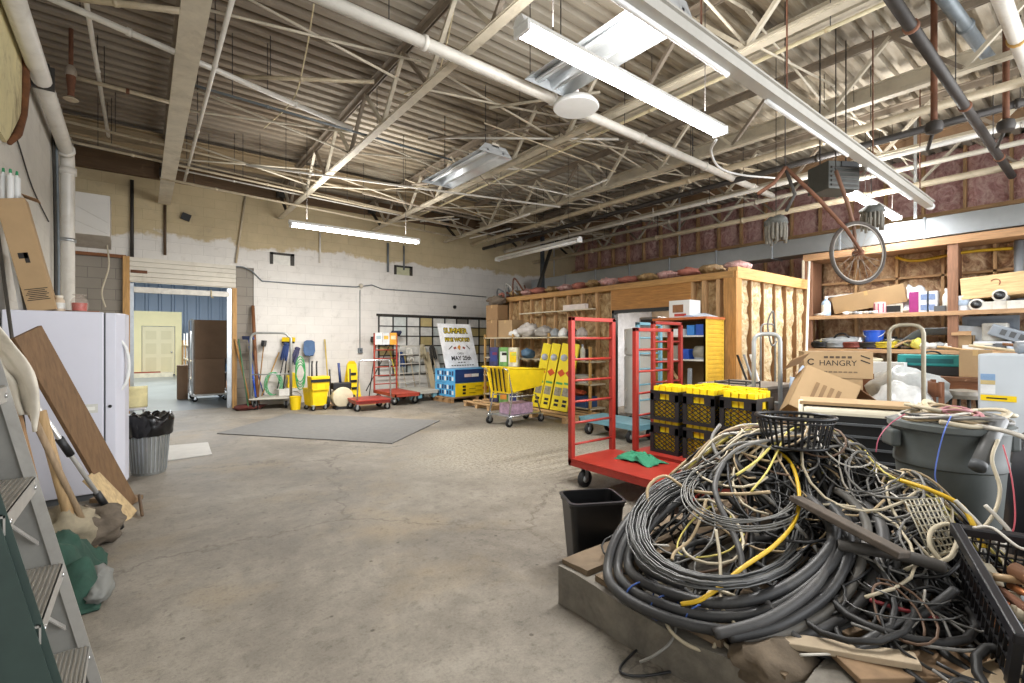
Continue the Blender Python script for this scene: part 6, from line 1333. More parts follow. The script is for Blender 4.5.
# table with boxes, stool, green tool box
t = thing('work_table', 'dark wooden table crowded with boxes below the shelving', 'table', (8.55, 1.6, 0)); t.scale = (1, 1, 1.19)
build(MB().bx(-.5, -1.0, .80, .55, 1.0, .84), 'table_top', wood('6f4a30', 'y'), t); build(MB().bx(-.48, -.96, .68, -.45, .96, .80), 'apron', wood('74482b', 'y'), t)
for x in (-.45, .5):
    for y in (-.93, .93): build(MB().bx(x - .035, y - .035, 0, x + .035, y + .035, .80), 'leg', wood('74482b', 'z'), t)
t = thing('tool_box', 'teal green tool box with black base on the dark table', 'toolbox', (8.42, 1.58, 1.002)); build(MB().bx(-.15, -.34, 0, .15, .34, .12), 'base_unit', BLACKP, t, bevel=.008); build(MB().bx(-.15, -.34, .12, .15, .34, .27), 'lid', TEAL, t, bevel=.015); build(MB().bx(-.156, -.24, .16, -.148, .24, .22), 'label_plate', M('0f5a5f'), t); build(MB().tube(arc_pts((0, 0, .27), .09, 0, math.pi, 8, (0, 1, 0), (0, 0, .5)), .012, 6), 'carry_handle', BLACKP, t)
carton('tan_carton', 'square tan carton beside the teal tool box on the dark table', (8.35, 1.14, 1.002), (.3, .3, .34), .1, CARD)
carton('cream_carton', 'grey cream carton at the end of the dark table', (8.38, .74, 1.002), (.3, .36, .22), 0, M('b9b3a4'), False)
carton('white_carton', 'long low white box under the teal tool box edge on the dark table', (8.15, 2.05, 1.002), (.16, .5, .16), 0, PLW, False)
for k in range(4): lean('timber_strip', ['tan', 'cream', 'brown', 'pale'][k] + ' timber strip lying across the cartons on the dark table', (8.3, 1.5 - .3 * k, 1.38 + .02 * k), (8.2 + .1 * k, .6 - .2 * k, 1.25 + .03 * k), .018, wood(['b9986a', 'cfc2a4', '7a5436', 'd3c9b4'][k], 'y'), 'strip')
one(MB().tube([(8.3 + .10 * math.cos(k * .6), 2.22 + .12 * math.sin(k * .6), 1.03 + .004 * k) for k in range(44)], .018, 7), 'hose_coil', M('bdb59c', .6), 'cream hose coil on the dark table beside the teal tool box', 'hose')
t = thing('bar_stool', 'round seated stool with dark legs in front of the dark table', 'stool', (7.60, 1.14, 0)); t.scale = (1, 1, 1.12); build(MB().lathe([(0, .70), (.17, .70), (.19, .74), (.18, .78), (0, .80)], seg=26), 'seat', M('7d776c', .4), t)
for k in range(4): a = k * 1.57 + .5; build(MB().tube([(.12 * math.cos(a), .12 * math.sin(a), .70), (.2 * math.cos(a), .2 * math.sin(a), 0)], .018, 8), 'leg', DARKST, t)
build(MB().tube([(.165 * math.cos(k * .3), .165 * math.sin(k * .3), .28) for k in range(21)], .010, 6, True), 'foot_ring', CHROME, t)
t = thing('wooden_chair', 'brown wooden chair with a curved back rail before the dark table', 'chair', (6.35, .98, 0), R(20)); t.scale = (1, 1, 1.15)
CH = wood('6d4228', 'z'); build(MB().bx(-.2, -.2, .43, .2, .2, .46), 'seat', CH, t, bevel=.01)
for x in (-.18, .18): build(MB().bx(x - .018, -.18, 0, x + .018, -.145, .43), 'leg', CH, t); build(MB().bx(x - .018, .15, 0, x + .018, .19, .92), 'back_post', CH, t)
for z in (.6, .84): build(MB().sheet(lambda u, v, z=z: (-.2 + .4 * u, .17 + .05 * math.sin(math.pi * u), z - .05 + .12 * v), 10, 2, .02), 'back_rail', CH, t)
# boxes marked HANGRY
HX, HY = 6.95, 2.55
def facecam(p): return math.atan2(-p[0], p[1]) * 1.0
carton('flat_carton', 'tan carton marked HANGRY underneath another marked carton', (6.22, 2.02, .78), (.46, .40, .26), R(-62), CARD, False, txt=[(.06, 'HANGRY', .18)])
t = carton('flat_carton', 'wide tan carton marked HANGRY on top of the narrower marked carton', (6.22, 2.02, 1.045), (.64, .42, .29), R(-62), CARD, False, txt=[(.085, 'HANGRY', .165), ])
for k in range(5): build(MB().box((-.11 + k * .055, -.212, .232), (.038, .002, .024)), 'small_print', M('4a3a2a'), t)
for k in range(8): build(MB().box((-.16 + k * .046, -.212, .07), (.034, .002, .014)), 'small_print', M('6b5840'), t)
build(MB().tube(arc_pts((-.25, -.212, .18), .03, .6, 5.6, 14, (1, 0, 0), (0, 0, 1)), .006, 5), 'ring_mark', INK, t)
for k in range(2): build(MB().box((.25, -.212, .235 - .05 * k), (.09, .002, .012), (0, .4, 0)), 'flash_mark', INK, t)
carton('tan_carton', 'tan carton carrying the two HANGRY cartons', (6.22, 2.02, 0), (.6, .46, .77), R(-62), CARD2)
# clear wrapped bundles
bag('big clear plastic wrapped bundle behind the second hand truck', (6.95, 1.52, .60), (.34, .36, .28), M('b9bdbd', .25, 0, .2, 9, bmp=.5), 7, 'bundle', 'wrapped_bundle', .12)
carton('grey_crate', 'grey crate under the clear wrapped bundle', (6.95, 1.52, 0), (.6, .56, .61), .2, M('8d8d88', .6, 0, .2, 8), False)
bag('clear plastic bag slumped beside the clear wrapped bundle', (6.12, 1.38, .60), (.22, .25, .22), M('c3c4c2', .25, 0, .2, 9, bmp=.5), 17, amp=.14)
carton('tan_carton', 'low tan carton beneath the slumped clear bag', (6.12, 1.38, 0), (.4, .4, .61), .3, CARD2)
# dark table board behind the crates, hand trucks
t = thing('low_cabinet', 'low grey brown cabinet with a flat top behind the crates', 'cabinet', (6.36, 3.02, 0)); build(MB().bx(-.45, -.35, 0, .45, .45, .86), 'cabinet', M('5f5750', .7), t); build(MB().bx(-.48, -.38, .86, .48, .48, .90), 'top', M('8d857c', .6), t, bevel=.004)
build(MB().bx(-.42, -.36, .1, .42, -.35, .8), 'front_panel', M('6a615a', .7), t)
def hand_truck(label, c, rz, hh, w_, m, r=.02):
    t = thing('hand_truck', label, 'hand truck', c, rz)
    pts = [(-w_ / 2, 0, .12), (-w_ / 2, 0, hh - .08)] + [(-w_ / 2 + .08 - .08 * math.cos(a), 0, hh - .08 + .08 * math.sin(a)) for a in (.5, 1.0, 1.57)] + [(w_ / 2 - .08 + .08 * math.cos(a), 0, hh - .08 + .08 * math.sin(a)) for a in (1.57, 1.0, .5)] + [(w_ / 2, 0, hh - .08), (w_ / 2, 0, .12)]
    build(MB().tube(pts, r, 10), 'tube_frame', m, t)
    for z in (.3, .55, .8): build(MB().tube([(-w_ / 2, 0, z), (w_ / 2, 0, z)], r * .7, 8), 'cross_bar', m, t)
    build(MB().bx(-w_ / 2 - .03, -.22, .01, w_ / 2 + .03, .01, .02), 'toe_plate', GALV, t); build(MB().bx(-w_ / 2, -.005, .02, w_ / 2, .005, .14), 'plate_back', GALV, t)
    for s in (-1, 1): wl = build(MB().cyl((s * (w_ / 2 + .03), .08, .11), (s * (w_ / 2 + .08), .08, .11), .11, 20), 'wheel', RUBBER, t); build(MB().cyl((s * (w_ / 2 + .025), .08, .11), (s * (w_ / 2 + .085), .08, .11), .045, 14), 'wheel_hub', CHROME, wl)
    build(MB().tube([(-w_ / 2, .08, .11), (w_ / 2, .08, .11)], .012, 8), 'axle', GALV, t); return t
HTG = M('a3a6a6', .4, .4, .1, 8)
hand_truck('tall grey tube hand truck standing behind the stacked crates', (5.24, 2.32, 0), R(-58), 1.53, .25, HTG, .022)
hand_truck('paint worn cream tube hand truck in front of the wrapped bundle', (5.45, 1.20, 0), R(-74), 1.60, .24, M('98917f', .5, .2, .2, 8, dirt=.6, dirtc='6f6656'), .017)
hand_truck('slim hand truck leaning by the marked cartons against the framed room', (7.6, 3.35, 0), R(-20), 1.72, .28, M('8f8f8c', .4, .5), .015)
one(MB().tube(spline([(7.5, 3.2, 1.6), (7.42, 3.2, 1.9), (7.3, 3.22, 1.7), (7.38, 3.2, 1.4), (7.55, 3.2, 1.45)], 8), .012, 7), 'cord_loop', M('6f6f6c', .5), 'grey cord loop hanging at the framed room wall by the slim hand truck', 'cord')
lean('white_rod', 'long white painted batten leaning at the end of the shelving', (8.0, 3.0, .0), (9.58, 3.50, 2.9), .022, M('d8d2c4', .6), 'batten')
for k in range(3): lean('dark_pole', ['dark pole leaning in the corner behind the marked cartons', 'grey pole leaning in the corner behind the marked cartons', 'pale pole leaning in the corner behind the marked cartons'][k], (6.9 + .12 * k, 3.0, .01), (6.95 + .2 * k, 3.5, 1.25), .018, [BLACKP, PLG, PLW][k], 'pole')
bag('blue grey plastic sheet bag between the tall hand truck and the open carton', (5.46, 2.04, .62), (.14, .15, .28), M('a9b8cc', .25, 0, .15, 8), 19)
one(MB().box((5.46, 2.06, .31), (.4, .36, .62), R(-58)), 'dark_carton', M('2f3440', .6, 0, .2, 8), 'dark carton holding the blue grey plastic sheet bag', 'carton', bevel=.006)
# wire rack behind crates
t = thing('wire_basket', 'black wire rack standing behind the stacked crates', 'rack', (5.40, 2.72, 0)); m_ = MB()
for z in (.02, .45, .98): m_.tube([(-.16, -.18, z), (.16, -.18, z), (.16, .18, z), (-.16, .18, z)], .008, 6, True)
for x, y in ((-.16, -.18), (.16, -.18), (.16, .18), (-.16, .18)): m_.tube([(x, y, 0), (x, y, 1.0)], .008, 6)
for k in range(5): m_.tube([(-.16 + .08 * k, -.18, .45), (-.16 + .08 * k, .18, .45)], .005, 6)
build(m_, 'wire_frame', BLACKP, t)
# window unit (rounded pale case with dark grille) under a flat tan board, on a carton
t = thing('window_air_conditioner', 'pale rounded air conditioner with dark slats under a flat tan board', 'air conditioner', (4.24, 1.24, .50), R(-70))
build(MB().prism([(-.18, 0), (.18, 0), (.2, .06), (.2, .43), (.17, .46), (-.17, .46), (-.2, .43), (-.2, .06)], .66, Matrix(((0, 0, 1, -.33), (1, 0, 0, 0), (0, 1, 0, 0), (0, 0, 0, 1)))), 'casing', M('b5ae9b', .5, 0, .06, 4), t, bevel=.02)
build(MB().bx(-.26, -.206, .05, .31, -.199, .41), 'dark_grille', BLACKP, t)
for k in range(4): build(MB().bx(-.28, -.222, .09 + k * .085, .31, -.2, .106 + k * .085), 'slat', PLDG, t)
for s in (-1, 1): build(MB().cyl((s * .33, -.08, .38), (s * .36, -.08, .38), .12, 22), 'end_cheek', M('c2bda9', .5), t)
one(MB().box((4.26, 1.25, .985), (.36, .70, .022), R(20)), 'flat_board', CARD, 'flat tan cardboard sheet on top of the pale air conditioner', 'board')
carton('tan_carton', 'tan carton under the pale air conditioner, beside the grey dustbin', (4.24, 1.24, 0), (.7, .45, .495), R(-70), CARD)
# open carton leaning with flaps
t = thing('open_carton', 'big open tan carton lying tipped with its flaps spread between the crates and air conditioner', 'carton', (4.92, 1.80, .72), R(-64)); t.rotation_euler = (R(-20), R(24), R(-64))
build(MB().bx(-.23, -.2, 0, -.224, .2, .42).bx(.224, -.2, 0, .23, .2, .42).bx(-.23, -.2, 0, .23, -.194, .42).bx(-.23, .194, 0, .23, .2, .42).bx(-.23, -.2, 0, .23, .2, .006), 'carton', CARD, t)
build(MB().box((.42, 0, .34), (.42, .38, .006), (0, R(16), 0)), 'flap', CARDD, t); build(MB().box((-.30, 0, .48), (.16, .38, .006), (0, R(-50), 0)), 'flap', CARD2, t); build(MB().box((0, .28, .46), (.46, .18, .006), (R(30), 0, 0)), 'flap', CARD2, t)
for k in range(4): build(MB().bx(-.10 + .06 * k, -.203, .12, -.07 + .06 * k, -.199, .30), 'printed_line', M('7d6242'), t)
carton('tan_carton', 'tan carton under the tipped open carton', (4.92, 1.78, 0), (.5, .36, .66), R(-62), CARD2)
# ================================================================ the heap of cable on its timber skid
BEAM = M('6f6a61', .85, 0, .35, 6, (1, 1, 1), .5, .6, '35322c'); SKID = M('6d5d4a', .85, 0, .3, 5, (1, 1, 1), .3, .5, '3a322a')
t = thing('timber_skid', 'old dark timber skid under the heap of cable', 'skid', (2.65, 1.0, 0))
def rough(x0, y0, z0, x1, y1, z1, seed):
    from mathutils import noise as nz
    n = 16; vs = []; ring = [(0, 0), (1, 0), (1, 1), (0, 1)]; lx = abs(x1 - x0) > abs(y1 - y0); sub = 3; P = []
    for k in range(4):
        for j in range(sub): a, b = ring[k], ring[(k + 1) % 4]; P.append((a[0] + (b[0] - a[0]) * j / sub, a[1] + (b[1] - a[1]) * j / sub))
    m = len(P)
    for i in range(n + 1):
        s = i / n
        for (p, q) in P:
            if lx: v = V(x0 + (x1 - x0) * s, y0 + (y1 - y0) * p, z0 + (z1 - z0) * q)
            else: v = V(x0 + (x1 - x0) * p, y0 + (y1 - y0) * s, z0 + (z1 - z0) * q)
            d = .012 * nz.noise(v * 9 + V(seed, 0, 0)) + .012 * nz.noise(v * 3 + V(0, seed, 0))
            vs.append(v + V(d, d, 0 if q < .01 else d))
    fs = [(i * m + k, i * m + (k + 1) % m, (i + 1) * m + (k + 1) % m, (i + 1) * m + k) for i in range(n) for k in range(m)] + [tuple(range(m))[::-1], tuple(n * m + k for k in range(m))]
    return MB().add(vs, fs, False)
build(rough(1.82, -.3, 0, 2.0, 1.92, .20, 1), 'bearer', BEAM, t, world=True); build(rough(3.7, -.3, 0, 3.9, 1.92, .20, 2), 'bearer', BEAM, t, world=True); build(rough(2.55, -.3, 0, 2.72, 1.92, .20, 3), 'bearer', BEAM, t, world=True)
for k in range(9):
    y = 1.84 - k * .245; build(rough(1.86, y - .10, .203, 3.95, y + .09, .232, 4 + k), 'deck_board', [SKID, M('6b5a45', .85, 0, .3, 6, bmp=.3), BEAM][k % 3], t, world=True)

def hgt(x, y):
    h = .235 + .58 * math.exp(-((x - 2.92) / .60) ** 2 - ((y - 1.45) / .46) ** 2) + .40 * math.exp(-((x - 3.30) / .36) ** 2 - ((y - 1.02) / .32) ** 2) + .17 * math.exp(-((x - 2.65) / .5) ** 2 - ((y - .65) / .4) ** 2) + .30 * math.exp(-((x - 3.12) / .28) ** 2 - ((y - .58) / .26) ** 2)
    e = min(1, max(0, (x - 1.85) / .25)); return .235 + (h - .235) * e
# dark tangle in the depth of the heap: nobody could count it
rr = random.Random(99)
def loop_on(cx, cy, r0, r1, turns, lift, jit, seed, n=26, squash=.8, tilt=0.0, zb=None):
    q = random.Random(seed); ph = q.uniform(0, 6.28); pts = []; N = int(n * turns)
    f1, f2 = q.uniform(.4, 1.1), q.uniform(1.2, 1.9)
    lim = max(.06, min(cx - 1.95, 3.75 - cx, cy + .05, 1.93 - cy)); sc_ = min(1, lim / (max(r0, r1) + 1.5 * jit))
    ct, st = math.cos(tilt), math.sin(tilt)
    for k in range(N):
        a = ph + 2 * math.pi * k / n; r = (r0 + (r1 - r0) * (k / max(1, N - 1)) + jit * math.sin(a * f1 + seed) + jit * .5 * math.sin(a * f2 + seed * 2)) * sc_
        lx, ly = r * math.cos(a), r * squash * math.sin(a); x = cx + lx * ct - ly * st; y = cy + lx * st + ly * ct
        pts.append(V(x, y, hgt(x, y) + lift + jit * .5 * math.sin(a * 1.3 + seed) + .002 * k / n))
    return pts
dk = MB()
for k in range(150):
    x, y = rr.uniform(2.1, 3.55), rr.uniform(.15, 1.8)
    dk.tube(loop_on(x, y, rr.uniform(.08, .35), rr.uniform(.1, .4), rr.uniform(.5, 1.6), rr.uniform(-.10, .02), .05, k, 16), rr.choice([.006, .009, .013, .017]), 5)
one(dk, 'cable_tangle', M('1b1a19', .6, 0, .35, 12), 'dark mass of tangled cable in the depth of the heap', 'cable tangle', kind='stuff')

def cab(pts, r, mat, label, name='cable', grp=None, seg=7, n=7, cat='cable'): return one(MB().tube(spline(pts, n), r, seg), name, mat, label, cat, grp)
def P3(*q): return [PD(a, b, d) for a, b, d in q]
THK = M('303031', .5, .05, .25, 6, dirt=.4, dirtc='6d6a64'); THK2 = M('414040', .55, .05, .25, 6, dirt=.4, dirtc='77736b')
WIRE = M('5d5d5c', .4, .4, .25, 10); TANC = M('a08c6c', .65, 0, .2, 8); CRM = M('b5aa92', .6, 0, .15, 8); WHC = M('bfbab0', .55, 0, .15, 8); GRC = M('74726e', .6, 0, .2, 8); BLC = M('1e1e1f', .5, 0, .25, 8); YLC = M('c9a21c', .5, 0, .15, 8); YLP = M('c9bb62', .6, 0, .15, 8); REDC = M('8a3035', .5, 0, .15, 8); BLU = M('33549a', .5, 0, .15, 8)
# coil of thick black cable, five turns tied with blue cord
outer = [(800, 478, 2.95), (745, 462, 3.05), (690, 474, 2.95), (645, 502, 2.75), (616, 536, 2.56), (605, 572, 2.40), (616, 605, 2.22), (650, 628, 2.06), (700, 640, 1.95), (755, 634, 1.92), (810, 608, 1.98), (850, 570, 2.12), (866, 528, 2.34), (845, 495, 2.7)]
inner = [(785, 498, 2.80), (745, 486, 2.88), (700, 496, 2.80), (665, 520, 2.66), (644, 546, 2.52), (638, 570, 2.42), (650, 592, 2.28), (680, 608, 2.15), (716, 614, 2.07), (760, 606, 2.04), (800, 585, 2.10), (826, 555, 2.2), (832, 530, 2.36), (815, 508, 2.62)]
NT = 4; pts = []
for k in range(NT * 14 - 6):
    j = k % 14; s = min(1, k / (NT * 14)) ; a, b = outer[j], inner[j]; f = s * 1.25 + .04 * math.sin(k * .9)
    p = PD(a[0] + (b[0] - a[0]) * f, a[1] + (b[1] - a[1]) * f, a[2] + (b[2] - a[2]) * f); p.z = max(p.z, .272) + .012 * math.sin(k * .55) + .02 * (k // 14); pts.append(p)
t = thing('cable_coil', 'big coil of thick black cable lying over the skid edge', 'cable', (2.2, 1.4, .24))
build(MB().tube(spline(pts, 5), .024, 10), 'cable', THK, t, world=True)
for (a, b, d) in ((664, 612, 2.14), (700, 622, 2.05), (640, 598, 2.24)):
    c = PD(a, b, d); build(MB().tube([c + V(.075 * math.cos(q), -.05 * math.cos(q) * .5, .055 * math.sin(q) + .02) for q in [k * .42 for k in range(15)]], .004, 5, True), 'tie_cord', BLU, t, world=True)
cab(P3((644, 562, 2.36), (655, 585, 2.28), (680, 603, 2.18), (720, 612, 2.10), (760, 607, 2.08)), .021, THK2, 'short thick grey cable end lying inside the black coil', seg=10)
for k in range(5):      # thick cables standing up out of the heap on its far side
    dx = k * 17
    cab([PD(790 + dx * .6, 470 + k * 3, 2.95) - V(0, 0, .12)] + P3((806 + dx * .9, 496 + 5 * math.sin(k * 2.3), 2.56), (825 + dx + 4 * math.sin(k * 4.1), 515, 2.36), (832 + dx, 545, 2.20), (815 + dx * .9, 585 + k * 5, 2.05), (770 + dx * .8, 618 + k * 5, 1.92), (715 + dx * .8, 634 + k * 3, 1.90)), .023 + .003 * math.sin(k * 2.7), [THK2, THK, M('55524d', .6, 0, .25, 7), THK2, THK][k],
        ['thick dark cable curving down from the heap, beside the black coil', 'second thick dark cable curving down from the heap', 'brown grey thick cable in the middle of the five curving down', 'fourth thick dark cable curving down from the heap', 'thick dark cable curving down nearest the grated black crate'][k], seg=10)
# coil of thin grey wire
q = random.Random(4); pts = []
for k in range(24 * 22):
    a = 2 * math.pi * k / 24; tn = k // 24; s = 1 + .022 * ((tn * 7) % 11 - 5) + .014 * math.sin(k * .37)
    px = 722 + 84 * s * math.cos(a) + 3 * math.sin(tn * 2.1); py = 538 + 56 * s * math.sin(a) + 3 * math.cos(tn * 1.7); d = 2.46 - .42 * math.sin(a) * s - .014 * ((tn * 5) % 7) / 2
    p = PD(px, py, d); pts.append(p + V(0, 0, .05))
one(MB().tube(pts, .0045, 5), 'wire_coil', WIRE, 'coil of many turns of thin grey wire lying inside the thick black coil', 'wire')
pts = []; q = random.Random(12); off = [(q.uniform(-.22, .22), q.uniform(-9, 9), q.uniform(-6, 6), q.uniform(-.5, .5)) for _ in range(12)]
for k in range(24 * 7):
    a = 2 * math.pi * k / 24; tn = k // 24; f = (k % 24) / 24; o1, o2 = off[tn], off[tn + 1]; o_ = [x1 + (x2 - x1) * f for x1, x2 in zip(o1, o2)]
    p = PD(745 + o_[1] + 66 * (1 + o_[0]) * math.cos(a + o_[3]), 505 + o_[2] + 38 * (1 + o_[0]) * math.sin(a + o_[3]), 2.58 - .33 * math.sin(a + o_[3])); pts.append(p + V(0, 0, .06))
one(MB().tube(spline(pts, 2), .004, 5), 'wire_coil', M('6f6e6a', .5, .1, .2, 9), 'smaller loose coil of grey wire on top of the thin wire coil', 'wire')
# named single cables that stand out
cab(P3((742, 436, 2.95), (768, 446, 2.85), (790, 462, 2.70), (799, 492, 2.50), (795, 520, 2.34), (775, 545, 2.20), (742, 568, 2.10), (722, 585, 2.06), (700, 600, 2.04), (681, 604, 2.06)), .0095, YLC, 'bright yellow cord running down over the whole heap', seg=8)
cab(P3((740, 440, 2.98), (775, 452, 2.85), (810, 470, 2.75), (850, 478, 2.7)), .008, YLP, 'pale yellow cord near the top of the heap under the laundry basket')
cab(P3((900, 480, 2.42), (930, 490, 2.30), (960, 505, 2.2), (975, 528, 2.12), (984, 548, 2.08)), .011, YLC, 'yellow cable lying in front of the grey dustbin', seg=8)
cab(P3((725, 460, 2.75), (715, 490, 2.55), (738, 545, 2.28), (745, 575, 2.14), (765, 600, 2.02), (800, 640, 1.88), (860, 668, 1.82), (915, 655, 1.84), (950, 628, 1.92)), .015, THK2, 'long dark hose looping down and round the near side of the heap', seg=10)
cab(P3((720, 425, 3.0), (712, 440, 2.92), (722, 462, 2.78), (745, 482, 2.65), (770, 500, 2.55), (800, 530, 2.4), (830, 565, 2.2)), .012, GRC, 'thick grey cord falling from the very top of the heap', seg=8)
cab(P3((650, 512, 2.60), (648, 488, 2.70), (665, 476, 2.74), (690, 490, 2.66), (730, 494, 2.56), (770, 492, 2.52)), .009, TANC, 'tan cord with an open loop on the heap beside the red stock cart', seg=8)
cab(P3((706, 500, 2.58), (700, 520, 2.50), (690, 540, 2.42), (675, 552, 2.36), (672, 560, 2.32)), .008, TANC, 'tan cord end hanging into the thin wire coil', seg=8)
cab(P3((664, 612, 2.12), (670, 630, 2.04), (690, 646, 1.98), (712, 650, 1.95), (716, 628, 1.98), (706, 606, 2.06), (712, 590, 2.12), (735, 596, 2.06)), .008, CRM, 'cream cord looping over the thick black coil at its near edge')
cab(P3((720, 640, 1.96), (738, 652, 1.92), (735, 625, 1.96), (722, 606, 2.05), (720, 560, 2.25), (716, 530, 2.38)), .008, CRM, 'second cream cord hanging beside the looped cream cord')
cab(P3((678, 615, 2.1), (672, 640, 2.02), (655, 655, 2.0), (640, 662, 2.02)) , .006, M('7c7a74', .5, .2), 'twisted grey wire end trailing over the timber skid')
one(MB().tube(spline([PZ(648, 640, .01), PZ(620, 668, .01), PZ(640, 676, .01), PZ(690, 668, .01)], 8), .006, 6), 'loose_wire', BLC, 'black wire lying on the concrete beside the skid', 'wire')
cab(P3((835, 478, 2.6), (828, 500, 2.5), (838, 525, 2.36), (870, 555, 2.2), (910, 575, 2.08), (945, 575, 2.02), (962, 560, 2.05)), .008, BLC, 'black cord hanging in a long bow in front of the leaning plank')
cab(P3((905, 570, 2.08), (960, 545, 2.1), (990, 520, 2.15), (1000, 490, 2.22), (992, 460, 2.3), (998, 440, 2.35)), .008, CRM, 'stiff cream cable rising beside the grey dustbin', seg=8)
cab(P3((940, 560, 2.06), (930, 545, 2.1), (932, 530, 2.14), (948, 524, 2.14), (958, 535, 2.1), (952, 555, 2.06), (940, 562, 2.05)), .010, CRM, 'cream cable loop in front of the grated black crate', seg=8)
cab(P3((955, 500, 2.2), (975, 520, 2.14), (1000, 545, 2.06), (1012, 535, 2.05), (985, 505, 2.14)), .009, WHC, 'white cord loop lying at the foot of the grey dustbin', seg=8)
cab(P3((1003, 445, 2.2), (1012, 480, 2.12), (1015, 520, 2.05), (1008, 545, 2.04)), .003, M('b04a55', .5), 'thin pink red cord hanging beside the black sack')
cab(P3((905, 414, 2.62), (890, 424, 2.62), (879, 438, 2.60), (876, 452, 2.6)), .003, M('b0566a', .5), 'pink cord hanging over the edge of the grey dustbin')
cab(P3((951, 416, 2.44), (944, 432, 2.42), (938, 455, 2.43), (935, 475, 2.43), (938, 487, 2.43)), .003, M('5b76c8', .5), 'blue cord hanging down the front of the grey dustbin')
cab(P3((838, 545, 2.18), (870, 550, 2.12), (905, 556, 2.08), (945, 568, 2.02)), .026, M('45423f', .7, 0, .3, 8), 'dark pipe lying level across the near right of the heap', seg=10)
cab(P3((855, 648, 1.8), (890, 628, 1.84), (925, 612, 1.9), (955, 590, 1.95)), .018, THK, 'dark hose end running under the grated black crate', seg=10)
cab(P3((800, 655, 1.80), (850, 652, 1.79), (890, 640, 1.82), (918, 620, 1.87), (925, 590, 1.96)), .005, WHC, 'thin white wire across the near boards of the skid')
cab(P3((875, 560, 2.1), (895, 590, 1.98), (905, 620, 1.9), (912, 650, 1.83)), .006, M('8a8780', .5, .2, .5, 60), 'black and white flecked cord on the near side of the heap')
cab(P3((870, 600, 1.95), (910, 612, 1.9), (940, 618, 1.9)), .008, REDC, 'dark red cord deep under the near side of the heap')
# many further cables lying on the heap, told apart only by colour
cl = [('black', BLC, .006, 26), ('grey', GRC, .0055, 30), ('tan', TANC, .006, 20), ('cream', CRM, .006, 22), ('white', WHC, .0045, 16), ('silver', WIRE, .0035, 30), ('pale yellow', YLP, .006, 10), ('brown', M('5d4634', .6, 0, .2), .006, 8)]
rr = random.Random(17); sd = 1000
for nm, m, r, cnt in cl:
    for k in range(cnt):
        sd += 1
        if nm in ('tan', 'cream', 'white', 'pale yellow') and k % 3: u_ = rr.random(); x, y = 2.75 + .65 * u_ + rr.gauss(0, .12), 1.55 - .6 * u_ + rr.gauss(0, .14)
        else: x, y = rr.uniform(2.2, 3.45), rr.uniform(.3, 1.75)
        if nm == 'black': y = rr.uniform(.15, 1.2)
        if k % 4 == 0: x, y = rr.uniform(2.95, 3.3), rr.uniform(.35, .95)
        big = rr.random() < .4
        p = loop_on(x, y, rr.uniform(.10, .22) if not big else rr.uniform(.25, .45), rr.uniform(.12, .30), rr.uniform(.35, 1.5) if not big else rr.uniform(.3, .8), rr.uniform(.0, .07), .04, sd, 20, rr.uniform(.5, 1.0), rr.uniform(0, 3))
        if len(p) > 4: one(MB().tube(p, r * rr.uniform(.8, 1.25), 6), 'loose_cable', m, 'loose %s cable lying in the tangle on the heap' % nm, 'cable', 'loose %s cables on the heap' % nm)
for k in range(24):     # straight lengths lying across the crest
    a = (2.55 + rr.uniform(0, .3), 1.75 - rr.uniform(0, .5)); b = (3.5 + rr.uniform(-.15, .1), 1.15 - rr.uniform(0, .35)); pts = []
    for j in range(7): u = j / 6; x = a[0] + (b[0] - a[0]) * u; y = a[1] + (b[1] - a[1]) * u + .05 * math.sin(u * 5 + k); pts.append(V(x, y, hgt(x, y) + .04 + rr.uniform(0, .05)))
    nm, m = [('cream', CRM), ('tan', TANC), ('grey', GRC), ('black', BLC), ('white', WHC), ('pale yellow', YLP)][k % 6]
    one(MB().tube(spline(pts, 5), rr.uniform(.005, .010), 7), 'long_cable', m, 'long %s cable stretched across the crest of the heap' % nm, 'cable', 'long %s cables across the crest' % nm)
# plank, stones and boards in the heap
one(MB().bar(PD(795, 498, 2.42), PD(905, 556, 1.98), .10, .03, (.2, .1, 1)), 'weathered_plank', M('51483f', .9, 0, .35, 9, (1, 1, 1), .5, .6, '2a231f'), 'weathered grey plank slanting across the middle of the heap', 'plank', bevel=.006)
one(MB().blob(PD(850, 520, 2.5), (.09, .08, .07), .2, 5), 'coir_lump', M('6d4a30', .95, 0, .3, 20, bmp=.6), 'brown fibrous lump beside the weathered plank', 'lump')
one(MB().blob(PD(770, 655, 1.86) + V(.0, 0, -.02), (.17, .14, .07), .2, 8), 'rag_lump', M('5f5344', .95, 0, .3, 10, bmp=.5), 'crumpled brown paper lump on the near corner of the skid', 'lump')
for k, (a, b, w_) in enumerate((((2.02, .62, .262), (2.5, .25, .27), .15), ((2.1, .35, .262), (2.75, .12, .30), .12), ((2.25, .72, .262), (2.85, .52, .30), .10), ((1.95, .95, .252), (2.2, .45, .30), .08))):
    one(MB().bar(a, b, w_, .025), 'loose_board', [M('7a6248', .85, 0, .3, 6), M('8c7a60', .85, 0, .25, 6), M('63513c', .85, 0, .3, 6), M('a1917a', .85, 0, .2, 6)][k], ['brown loose board at the near corner of the skid', 'pale brown loose board under the grated black crate', 'dark loose board deep under the near cables', 'thin grey board strip beside the crumpled paper lump'][k], 'board', bevel=.004)
one(MB().blob(PD(655, 575, 2.42) + V(0, 0, -.03), (.09, .07, .04), .15, 3), 'stone_chip', M('a39780', .9, 0, .2, 8), 'flat pale stone lying inside the thick black coil', 'stone')
